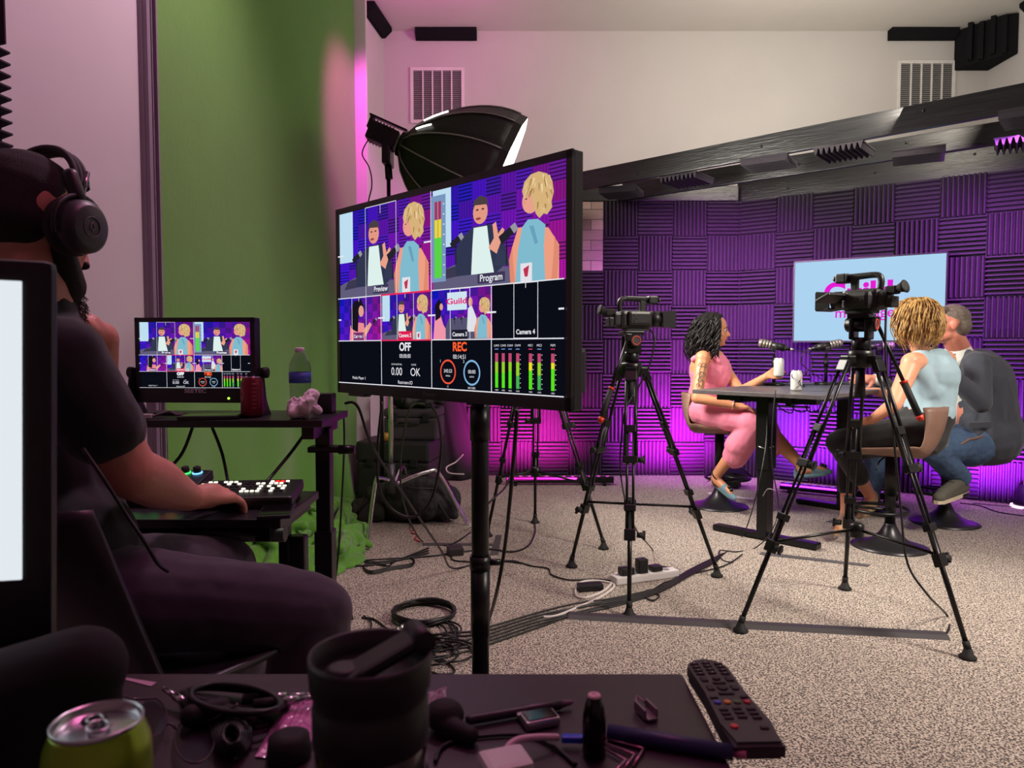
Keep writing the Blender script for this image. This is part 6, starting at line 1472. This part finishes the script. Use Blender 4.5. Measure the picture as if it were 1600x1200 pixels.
# cables that hang from things
def hang(label, pts, r=.0045, m_=None): cable('hanging_cable', label, pts, r, m_, spl=8)
ta = V(TC.x, TC.y, 0)
hang('thin black cable dropping from the table edge to the carpet, left one', [P(1199, 640, 4.35), P(1196, 700, 4.15), P(1180, 780, 4.1), fl(1160, 838), fl(1130, 866), fl(1108, 878), fl(1080, 890)], .0035)
hang('thin black cable dropping from the table edge to the carpet, right one', [P(1212, 610, 4.12), P(1208, 650, 4.1), P(1206, 720, 4.08), P(1216, 790, 4.05), P(1205, 830, 4.0), fl(1180, 856), fl(1150, 862), fl(1125, 860), fl(1128, 874), fl(1145, 879)], .0035)
hang('black cable hanging in a long U below the big monitor, left', [P(597, 628, 2.6), P(590, 700, 2.62), P(592, 760, 2.65), P(612, 795, 2.7), P(645, 808, 2.7), P(674, 780, 2.65), P(689, 710, 2.6), P(686, 660, 2.5), P(672, 628, 2.42)], .005)
hang('black cable falling from the field desk past the cases to the pole', [P(668, 632, 2.45), P(640, 640, 3.0), P(626, 720, 3.3), P(632, 790, 3.5), fl(660, 846), fl(700, 852), fl(735, 832)], .0045)
hang('thick black cable hanging from the right half of the big monitor to the floor', [P(808, 640, 2.02), P(804, 700, 2.05), P(797, 780, 2.15), P(788, 860, 2.3), P(775, 930, 2.4), fl(762, 975)], .0065)
hang('black cable from the tripod behind the monitor crossing to the pole', [P(806, 660, 4.4), P(803, 720, 4.35), P(790, 760, 4.2), P(765, 785, 3.6), fl(738, 822)], .005)
hang('thin cable from the nearest tripod down to the end of the cable cover', [P(1386, 452, 3.05), P(1384, 560, 3.0), P(1398, 700, 2.98), P(1408, 800, 2.95), P(1418, 880, 2.9), P(1450, 930, 2.88), fl(1480, 962), fl(1482, 985), fl(1470, 991)], .0045)
hang('thin black cable looping from the camcorder left of the woman in pink', [P(1016, 515, 3.5), P(1023, 530, 3.48), P(1015, 570, 3.46), P(995, 610, 3.45), P(975, 650, 3.42), P(970, 740, 3.4), P(990, 820, 3.35), fl(1020, 860), fl(1028, 890)], .004)
hang('pale cord hooked on the table leg', [P(1192, 775, 4.28), P(1200, 764, 4.25), P(1212, 767, 4.22)], .003, mat('cord_grey2', (120, 112, 118), .5))
hang('white cord curling over the carpet beside the black backpack', [fl(560, 802), P(545, 806, 4.55), P(539, 830, 4.5), fl(546, 846), fl(556, 850)], .006, WC)
hang('white cord at the foot of the black drape', [P(724, 710, 6.2), P(712, 722, 6.2), P(698, 730, 6.1), P(702, 739, 6.05), P(725, 741, 6.0)], .006, WC)
hang('thin red wire bits on the carpet before the backpack', [fl(642, 818), fl(646, 826, .02), fl(643, 832), fl(652, 836), fl(648, 842), fl(656, 846)], .004, mat('red_wire', (190, 30, 50), .5))
# ================================================================= FOREGROUND DESK
DZ = .74
p1 = F(1066, 1052, DZ)
DKX, DKY = p1.x, p1.y
FD_ = wood_mat('plum_desktop', (58, 38, 52), (42, 27, 40), .42, (1.5, 20, 20))
t = thing('front_desk', 'dark wood desk in the foreground with a tumbler, cables and a remote on it', 'desk', (DKX - .75, DKY - .45, 0))
m = MB(); m.box((DKX - .75, DKY - .45, DZ - .0125), (1.5, .90, .025), bev=.003); m.build('desktop', FD_, t)
for sx in (-1.42, -.08):
    for sy in (-.82, -.08): m = MB(); m.box((DKX + sx, DKY + sy, (DZ - .025) / 2), (.05, .05, DZ - .025), bev=.003); m.build('leg', BLKM, t)
def od(px, py, z=0): p = F(px, py, DZ + z); return V(p.x, p.y, DZ + z)
def desk_thing(name, label, cat, px, py, rz=0, group=None): return thing(name, label, cat, od(px, py), rz, group)
# computer display at the left edge
ms = thing('computer_display', 'black computer display cut off by the left edge, glowing white', 'display', (-.698, .587, DZ), .30)
tp = Matrix.Translation((0, 0, 0)) @ Matrix.Rotation(math.radians(1.6), 4, 'Y')
sw_, sh_ = .56, .357; zb = .14
m = MB(); m.M = tp; m.box((0, .012, zb + sh_ / 2), (sw_, .020, sh_), bev=.009)
m.build('housing', BLK, ms, local=True)
m = MB(); m.M = tp; m.box((0, .001, zb + .065 + (sh_ - .085) / 2), (sw_ - .050, .0036, sh_ - .085), bev=.0006); m.build('screen', emis('white_screen', c(226, 234, 240), 1.0), ms, local=True)
m = MB(); m.box((0, .05, .12), (.06, .02, .24)); m.box((0, .05, .006), (.24, .18, .012), bev=.004); m.build('stand', BLKM, ms, local=True)
# black padded pouch
b = MB(); q = P(128, 1045, .60); b.cap(V(q.x, q.y, q.z), V(q.x - .17, q.y - .03, q.z - .055), .036, .046); b.cap(V(q.x - .02, q.y, DZ + .048), V(q.x - .17, q.y - .03, DZ + .048), .046, .047); b.cap(V(q.x - .01, q.y, q.z - .03), V(q.x - .02, q.y, DZ + .05), .040, .045)
o = blob('padded_pouch', b, mat('pouch_black', (15, 14, 17), .9, bump=(900, .2)), None, .006, 4); tag(o, 'rounded black padded pouch at the lower left, between display and lime can', 'pouch')
# paper bits
def sheet(label, pts, m_, h=.0006, name='paper_scrap', cat='paper', dz=.0004):
    mb = MB(); A = [od(x, y, dz + h) for x, y in pts]; vs = [mb._v(p) for p in A]; lo = [mb._v(p - V(0, 0, h)) for p in A]; mb._f(vs); mb._f(lo[::-1])
    for i in range(len(A)): mb._f([vs[i], vs[(i + 1) % len(A)], lo[(i + 1) % len(A)], lo[i]])
    o = mb.build(name, m_); tag(o, label, cat); return o
PAP = mat('paper_pinkish', (190, 150, 175), .8)
sheet('small paper slip behind the black pouch on the foreground desk', [(188, 1060), (192, 1040 + 18), (245, 1066), (236, 1072)], PAP)
sheet('pale paper at the far left under the computer display', [(0, 1070), (60, 1058), (20, 1090), (0, 1095)], PAP)
# lime drink can
LIME = mat('lime_can', (134, 178, 34), .28, metal=.55, noise=(20, c(160, 192, 60), .3))
lc = P(152, 1128, .502)
k = thing('drink_can', 'tall lime green drink can, opened, lower left of the foreground desk', 'can', (lc.x, lc.y, DZ), -.9)
R_, H_ = .0345, lc.z - DZ
m = MB(); m.lathe([(R_ * .75, 0), (R_ * .95, .008), (R_, .014), (R_, H_ - .022), (R_ * .97, H_ - .014), (R_ * .86, H_ - .004), (R_ * .845, H_), (R_ * .82, H_ - .002), (R_ * .78, H_ - .006), (.0005, H_ - .0062)], seg=48); m.build('can_body', LIME, k, local=True)
m = MB(); m.lathe([(R_ * .845, H_ - .002), (R_ * .865, H_ + .0015), (R_ * .83, H_ + .0022), (R_ * .80, H_ - .0005), (R_ * .775, H_ - .005), (R_ * .72, H_ - .0045), (.0004, H_ - .0045)], seg=48, cap=False); lid = m.build('lid', SILV, k, local=True)
m = MB(); m.tube([(.003 + .009 * math.cos(a), -.0 + .0065 * math.sin(a), H_ - .002) for a in [2 * PI * i / 20 for i in range(20)]], .0016, 6, closed=True); m.tube([(-.010 + .006 * math.cos(a), .005 * math.sin(a), H_ - .002) for a in [2 * PI * i / 16 for i in range(16)]], .0014, 6, closed=True); m.build('pull_tab', SILV, lid, local=True)
m = MB(); m.lathe([(.0085, 0), (.0001, .0002)], (-.015, 0, H_ - .0042), (0, 0, 1), 18, cap=False); m.build('opening', mat('can_hole', (10, 10, 10), .9), lid, local=True)
# tumbler
tc_ = P(579, 1030, .505)
tm = thing('travel_tumbler', 'black travel tumbler with a flip lid in the middle foreground', 'tumbler', (tc_.x, tc_.y, DZ), 0)
HT = tc_.z - DZ + .004
TMK = mat('tumbler_black', (30, 29, 32), .5, bump=(500, .05))
m = MB(); m.lathe([(.034, 0), (.036, .004), (.0385, HT - .082)], seg=56); sl = m.build('steel_body', mat('tumbler_gloss', (20, 20, 22), .12, metal=.8), tm, local=True)
m = MB(); m.lathe([(.0375, .018), (.0392, .020), (.0405, HT - .088), (.0392, HT - .084)], seg=56, cap=False)
rings = 26
for i in range(rings):
    a = 2 * PI * i / rings
m.build('silicone_sleeve', mat('sleeve', (38, 37, 40), .7, bump=(900, .4)), tm, local=True)
m = MB()
for i in range(90):
    a = 2 * PI * i / 90; m.cyl((.0402 * math.cos(a), .0402 * math.sin(a), .03), (.0416 * math.cos(a + .25), .0416 * math.sin(a + .25), HT - .092), .0007, seg=4)
m.build('sleeve_ridges', mat('sleeve', (38, 37, 40)), sl, local=True)
m = MB(); m.lathe([(.0385, HT - .082), (.0395, HT - .062), (.0388, HT - .060)], seg=56, cap=False); m.build('metal_band', mat('band_steel', (120, 116, 120), .15, metal=1), tm, local=True)
m = MB(); m.lathe([(.0388, HT - .062), (.0405, HT - .060), (.0405, HT - .034), (.0395, HT - .032), (.0395, HT - .026), (.0418, HT - .022), (.0430, HT - .002), (.0424, HT + .002), (.0405, HT + .001), (.0375, HT - .012), (.036, HT - .018), (.001, HT - .018)], seg=56); lidb = m.build('lid', TMK, tm, local=True)
R = Matrix.Translation((.003, .0, HT - .010)) @ Matrix.Rotation(.45, 4, 'Z') @ Matrix.Rotation(-.38, 4, 'Y')
m = MB(); m.M = R; m.box((.010, 0, .004), (.062, .026, .009), bev=.004); m.cyl((.036, -.014, .003), (.036, .014, .003), .0085, seg=14); m.cyl((-.018, 0, -.002), (-.018, 0, .009), .013, seg=18); m.build('flip_tab', TMK, tm, local=True)
m = MB(); m.lathe([(.012, 0), (.012, .010), (.009, .012)], (-.018, -.006, HT - .018), (0, 0, 1), 20); m.build('lid_spout', TMK, lidb, local=True)
# cable bundle with jack plugs
cb = thing('audio_cable_bundle', 'folded bundle of black audio cable with metal jack plugs on the foreground desk', 'cable', od(380, 1092))
m = MB(); rnd = random.Random(6)
for k_ in range(6):
    zz = .006 + .004 * k_; w1 = 84 - 3 * k_; h1 = 14 + 1.5 * k_
    pts = []
    for i in range(20):
        a = 2 * PI * i / 20; pts.append(od(368 + w1 * math.cos(a) + rnd.uniform(-2, 2), 1092 + h1 * math.sin(a) + .10 * w1 * math.cos(a), zz + .002 * math.sin(a * 3 + k_)))
    m.tube(pts, .0032, 7, closed=True, spline=2)
m.build('cable_loops', CABLE, cb)
def plug(par_, a, b_, nm='jack_plug'):
    d = (b_ - a).normalized(); m = MB(); m.cyl(a, a + d * .020, .0048, .0048, seg=12); m.cyl(a + d * .020, a + d * .040, .0032, seg=12); m.cyl(a + d * .041, a + d * .046, .0033, .0018, seg=12); m.build(nm, SILV, par_)
    m = MB(); m.cyl(a - d * .028, a, .0055, .0062, seg=12); m.build('plug_sleeve', BLKR, par_)
plug(cb, od(290, 1098, .012), od(262, 1080, .016)); plug(cb, od(420, 1090, .016), od(448, 1088, .016)); plug(cb, od(438, 1096, .02), od(470, 1092, .02))
m = MB(); rnd = random.Random(9)
for k_ in range(5): m.tube([od(362 + (30 - 4 * k_) * math.cos(2 * PI * i / 16), 1148 + (32 - 4 * k_) * math.sin(2 * PI * i / 16), .005 + .006 * k_ * .7 + .002 * math.sin(i)) for i in range(16)], .0026, 6, closed=True, spline=2)
tag(m.build('small_cable_coil', CABLE), 'small tight coil of glossy black cable between the eyeglasses and the clear bag', 'cable coil')
m = MB(); m.cap(od(300, 1118, .014), od(345, 1106, .014), .012, .011); m.cap(od(345, 1110, .012), od(392, 1124, .010), .009, .008); tag(m.build('black_plug', BLKR), 'chunky black plug lying below the folded audio cable', 'plug')
# eyeglasses
gl = thing('eyeglasses', 'thin framed round eyeglasses lying upside down among the cables', 'glasses', od(265, 1130))
def oval(cx_, cy_, rx, ry, z=.004, tilt=0): return [od(cx_ + rx * math.cos(a), cy_ + ry * math.sin(a), z + tilt * (1 + math.sin(a)) * .5) for a in [2 * PI * i / 28 for i in range(28)]]
o1, o2 = oval(238, 1120, 22, 30, .004, .012), oval(304, 1156, 31, 36, .004, .012)
m = MB(); m.tube(o1, .0011, 6, closed=True); m.tube(o2, .0011, 6, closed=True); m.tube([o1[2], (o1[2] + o2[16]) / 2 + V(0, 0, .004), o2[16]], .0011, 6)
m.build('frame', mat('glasses_frame', (90, 70, 84), .3, metal=.5), gl)
m = MB(); m.tube([o1[22], od(205, 1092, .02), od(180, 1080, .006), od(160, 1076, .003)], .0014, 6, spline=4); m.build('temple', MATS['glasses_frame'], gl)
m = MB(); m.tube([o2[24], od(340, 1120, .018), od(372, 1100, .03)], .0014, 6, spline=4); m.build('temple', MATS['glasses_frame'], gl)
LENS = mat('lens_glass', (235, 235, 240), .03, trans=1.0); LENS.node_tree.nodes['Principled BSDF'].inputs['IOR'].default_value = 1.03
for q in (o1, o2):
    m = MB(); vs = [m._v(p) for p in q]; v2 = [m._v(p - V(0, 0, .0012)) for p in q]; m._f(vs); m._f(v2[::-1])
    for i in range(28): m._f([vs[i], vs[(i + 1) % 28], v2[(i + 1) % 28], v2[i]])
    m.build('lens', LENS, gl)
# clear bags
BAG = mat('zip_bag_plastic', (214, 130, 190), .18, spec=.8, bump=(40, .9))
def bag(label, pts, h, m_, nu=14):
    A = [od(x, y, .002) for x, y in pts]; mb = MB()
    def f(u, v):
        p = A[0].lerp(A[1], u).lerp(A[3].lerp(A[2], u), v); e = min(u, 1 - u, v, 1 - v) * 4; e = min(1, e)
        return p + V(0, 0, e * h * (.6 + .5 * abs(MN.noise(Vector((u * 4, v * 5, 1))))) + .0022 * MN.noise(Vector((u * 9, v * 9, 3))) * e)
    mb.grid(f, nu, nu, smooth=False); o = mb.build('zip_bag', m_); tag(o, label, 'bag', 'clear zip bags on the foreground desk'); o.modifiers.new('s', 'SOLIDIFY').thickness = .0003; return o
bag('crinkled pinkish clear zip bag just left of the tumbler', [(398, 1182), (452, 1090), (505, 1092), (478, 1188)], .010, BAG)
bag('clear zip bag corner poking out right of the tumbler', [(650, 1112), (664, 1084), (698, 1072), (696, 1108)], .006, mat('zip_bag_clear', (150, 116, 140), .2, spec=.8, bump=(40, .9)))
m = MB(); q = od(452, 1184); m.lathe([(.020, 0), (.022, .004), (.020, .022), (.010, .026)], q, (0, 0, 1), 24); tag(m.build('round_tin', BLKR), 'small round black tin in front of the pinkish zip bag', 'tin')
b = MB(); q = od(694, 1140); b.ell(q + V(0, 0, .016), (.022, .020, .017)); b.cap(q + V(.0, -.01, .012), q + V(.03, -.03, .010), .011, .009); o = blob('clip_microphone', b, BLKR, None, .002, 1); tag(o, 'small black foam ball beside the tumbler', 'foam ball')
# pens and small things
def pen(name, label, a, b_, r, m_, tipm, grp=None):
    d = (b_ - a).normalized(); t = thing(name, label, 'pen', a, 0, grp); L = (b_ - a).length
    m = MB(); m.lathe([(r * .7, 0), (r, .004), (r, L * .55), (r * 1.1, L * .56), (r * 1.1, L * .86), (r * .9, L * .88)], a, d, 16); m.build('barrel', m_, t)
    m = MB(); m.lathe([(r * .9, L * .88), (r * .55, L * .97), (r * .2, L)], a, d, 14); m.build('tip', tipm, t); return t
pen('pen', 'black ballpoint pen with a grey tip lying right of the tumbler', od(728, 1126, .007), od(896, 1097, .007), .0052, mat('pen_black', (40, 32, 44), .4), mat('pen_tip', (110, 84, 104), .4))
t = thing('marker', 'dark blue marker with a pink end lying in front of the remote', 'marker', od(1050, 1160))
m = MB(); m.cyl(od(950, 1143, .008), od(1146, 1176, .008), .0078, seg=16); m.build('barrel', mat('navy_plastic', (42, 34, 92), .45), t)
m = MB(); m.cyl(od(1146, 1176, .008), od(1166, 1180, .008), .0040, seg=12); m.build('tip', mat('pink_tip', (200, 100, 150), .4), t)
q = od(928, 1180)
t = thing('black_tube', 'small upright black tube with a pale tip, standing on the desk', 'tube', q)
ht = P(928, 1088, q.y).z - DZ
m = MB(); m.lathe([(.0105, 0), (.0118, .003), (.0118, ht * .62), (.0095, ht * .86), (.0066, ht)], q, (0, 0, 1), 28); m.build('tube_body', mat('gloss_black', (8, 8, 10), .12), t)
m = MB(); m.lathe([(.0066, ht), (.0062, ht + .002), (.0028, ht + .0024), (.0024, ht + .001), (.0003, ht + .001)], q, (0, 0, 1), 24, cap=False); m.build('tip', mat('tip_pale', (230, 190, 205), .4), t)
t = desk_thing('silver_gadget', 'tiny silver framed black gadget lying near the pen', 'gadget', 843, 1132, .35)
m = MB(); m.box((0, 0, .006), (.040, .026, .011), bev=.004); m.box((-.014, .015, .006), (.014, .008, .006), bev=.002); m.build('frame', mat('satin_silver', (190, 180, 186), .3, metal=.8), t, local=True)
m = MB(); m.box((0, 0, .0112), (.034, .021, .0018), bev=.0006); m.build('glass', MATS['dark_gloss'], t, local=True)
cable('usb_cable', 'pinkish white cable curving to a blue plug beside the black tube', [od(776, 1205, .010), od(786, 1178, .014), od(804, 1158, .018), od(836, 1152, .016), od(872, 1152, .010)], .0034, mat('cord_pinkish', (214, 178, 196), .5))
m = MB(); m.box((od(894, 1154, .009)), (.022, .009, .007), rot=(0, 0, -.05), bev=.002); o = m.build('blue_plug', mat('plug_blue', (44, 70, 220), .3)); tag(o, 'small bright blue plug at the end of the pinkish cable', 'plug')
t = desk_thing('white_charger', 'white charger corner at the bottom edge of the desk', 'charger', 785, 1204, .35); m = MB(); m.box((0, -.010, .010), (.046, .040, .020), bev=.006); m.build('charger_body', WHITEP, t, local=True)
cable('thin_black_cord', 'thin black cord winding under the pen on the foreground desk', [od(680, 1190, .003), od(690, 1168, .003), od(720, 1155, .003), od(780, 1148, .003), od(830, 1150, .003), od(870, 1170, .003), od(900, 1195, .003)], .0022)
HX = mat('hex_steel', (178, 120, 150), .25, metal=.9)
for k_ in range(3):
    a = od(942, 1152 + 8 * k_, .003 + .0005 * k_); e = od(1006 - 14 * k_, 1170 + 9 * k_, .003); f_ = od(988 - 16 * k_, 1198 + 6 * k_, .003)
    m = MB(); m.tube([a, e.lerp(a, .06), e, e.lerp(f_, .25), f_], .0015, 6); tag(m.build('hex_key', HX), '%s steel hex key fanned out beside the black tube' % ['farthest', 'middle', 'nearest'][k_], 'hex key', 'hex keys on the foreground desk')
t = desk_thing('metal_clip', 'small grey metal clip standing between tube and remote', 'clip', 1009, 1118, .3)
m = MB(); m.box((0, -.004, .003), (.012, .026, .003)); m.box((-.007, 0, .007), (.002, .026, .011)); m.box((.007, 0, .007), (.002, .026, .011)); m.tube([(-.005, .012, .008), (0, .022, .012), (.005, .012, .008)], .0012, 5, spline=3); m.build('clip_body', mat('clip_grey', (140, 116, 132), .35, metal=.6), t, local=True)
for k_, (x, y) in enumerate(((996, 1143), (1074, 1156))): m = MB(); m.lathe([(.0022, 0), (.0016, .002)], od(x, y - 2), (0, 0, 1), 10); tag(m.build('small_screw', BLKM), 'tiny dark screw %s the blue marker on the desk' % ['above the left half of', 'above the right half of'][k_], 'screw')
# remote
ra = F(1096, 1026, DZ + .020); rb = F(1188, 1160, DZ + .020); d = ra - rb; L = d.length; rz = math.atan2(d.y, d.x) - PI / 2
RMK = mat('remote_grey', (56, 48, 56), .5); mid_ = (ra + rb) / 2
t = thing('remote_control', 'long dark grey remote control with coloured buttons at the desk corner', 'remote control', (mid_.x, mid_.y, DZ), rz)
wR = .050
pol = [(-wR / 2 * 1.02, -L / 2), (wR / 2 * 1.02, -L / 2), (wR / 2 * 1.08, -L * .30), (wR / 2 * .92, L * .05), (wR / 2 * .96, L * .36)] + [(wR / 2 * .96 * math.cos(a), L * .38 + wR * .45 * math.sin(a)) for a in [PI * i / 12 for i in range(1, 12)]] + [(-wR / 2 * .96, L * .36), (-wR / 2 * .92, L * .05), (-wR / 2 * 1.08, -L * .30)]
m = MB(); m.prism(pol, .018, Matrix.Translation((0, 0, .001))); bmesh.ops.bevel(m.bm, geom=[e for e in m.bm.edges if abs(e.verts[0].co.z - e.verts[1].co.z) < 1e-5], offset=.0035, segments=3, affect='EDGES'); m.build('case', RMK, t, local=True)
BT_ = mat('button_rubber', (34, 26, 34), .6)
gz = .0185
def rb_(x, y, w_, h_, m_=BT_): m = MB(); m.box((x * wR, y * L, gz + .0008), (w_ * wR, h_ * L, .0032), bev=.0012); m.build('button', m_, t, local=True)
def rc_(x, y, r, m_): m = MB(); m.lathe([(r, 0), (r, .0018), (r * .7, .0026)], (x * wR, y * L, gz), (0, 0, 1), 16); m.build('button', m_, t, local=True)
for j in range(4):
    for x in (-.30, 0, .30): rb_(x, .40 - .045 * j + (.012 if x == 0 else 0), .20, .026)
rb_(-.30, .19, .16, .05); rb_(.30, .19, .18, .05); rc_(0, .20, .0048, BT_)
rb_(0, .145, .30, .022); rb_(0, .015, .34, .024); rb_(-.28, .085, .16, .055); rb_(.28, .085, .16, .055); rc_(0, .085, .0065, BT_)
rb_(-.34, -.03, .18, .024); rb_(.34, -.03, .18, .024)
for x, cc in ((-.33, (60, 50, 190)), (-.11, (214, 140, 40)), (.11, (70, 100, 56)), (.33, (200, 46, 66))): rc_(x, -.085, .0042, mat('remote_button_%d' % cc[0], cc, .4))
for j in range(3):
    for x in (-.30, 0, .30): rb_(x, -.165 - .045 * j + (.010 if x == 0 else 0), .20, .026)
rc_(-.30, -.34, .0044, mat('remote_button_red', (206, 40, 40), .4)); rb_(.30, -.36, .18, .026)
m = MB()
for j in range(4):
    for x in (-.30, 0, .30): m.cyl((x * wR, (.40 - .045 * j + (.012 if x == 0 else 0)) * L, gz + .0024), (x * wR, (.40 - .045 * j + (.012 if x == 0 else 0)) * L, gz + .0026), .0009, seg=6)
m.build('button_marks', WHITEP, t, local=True)
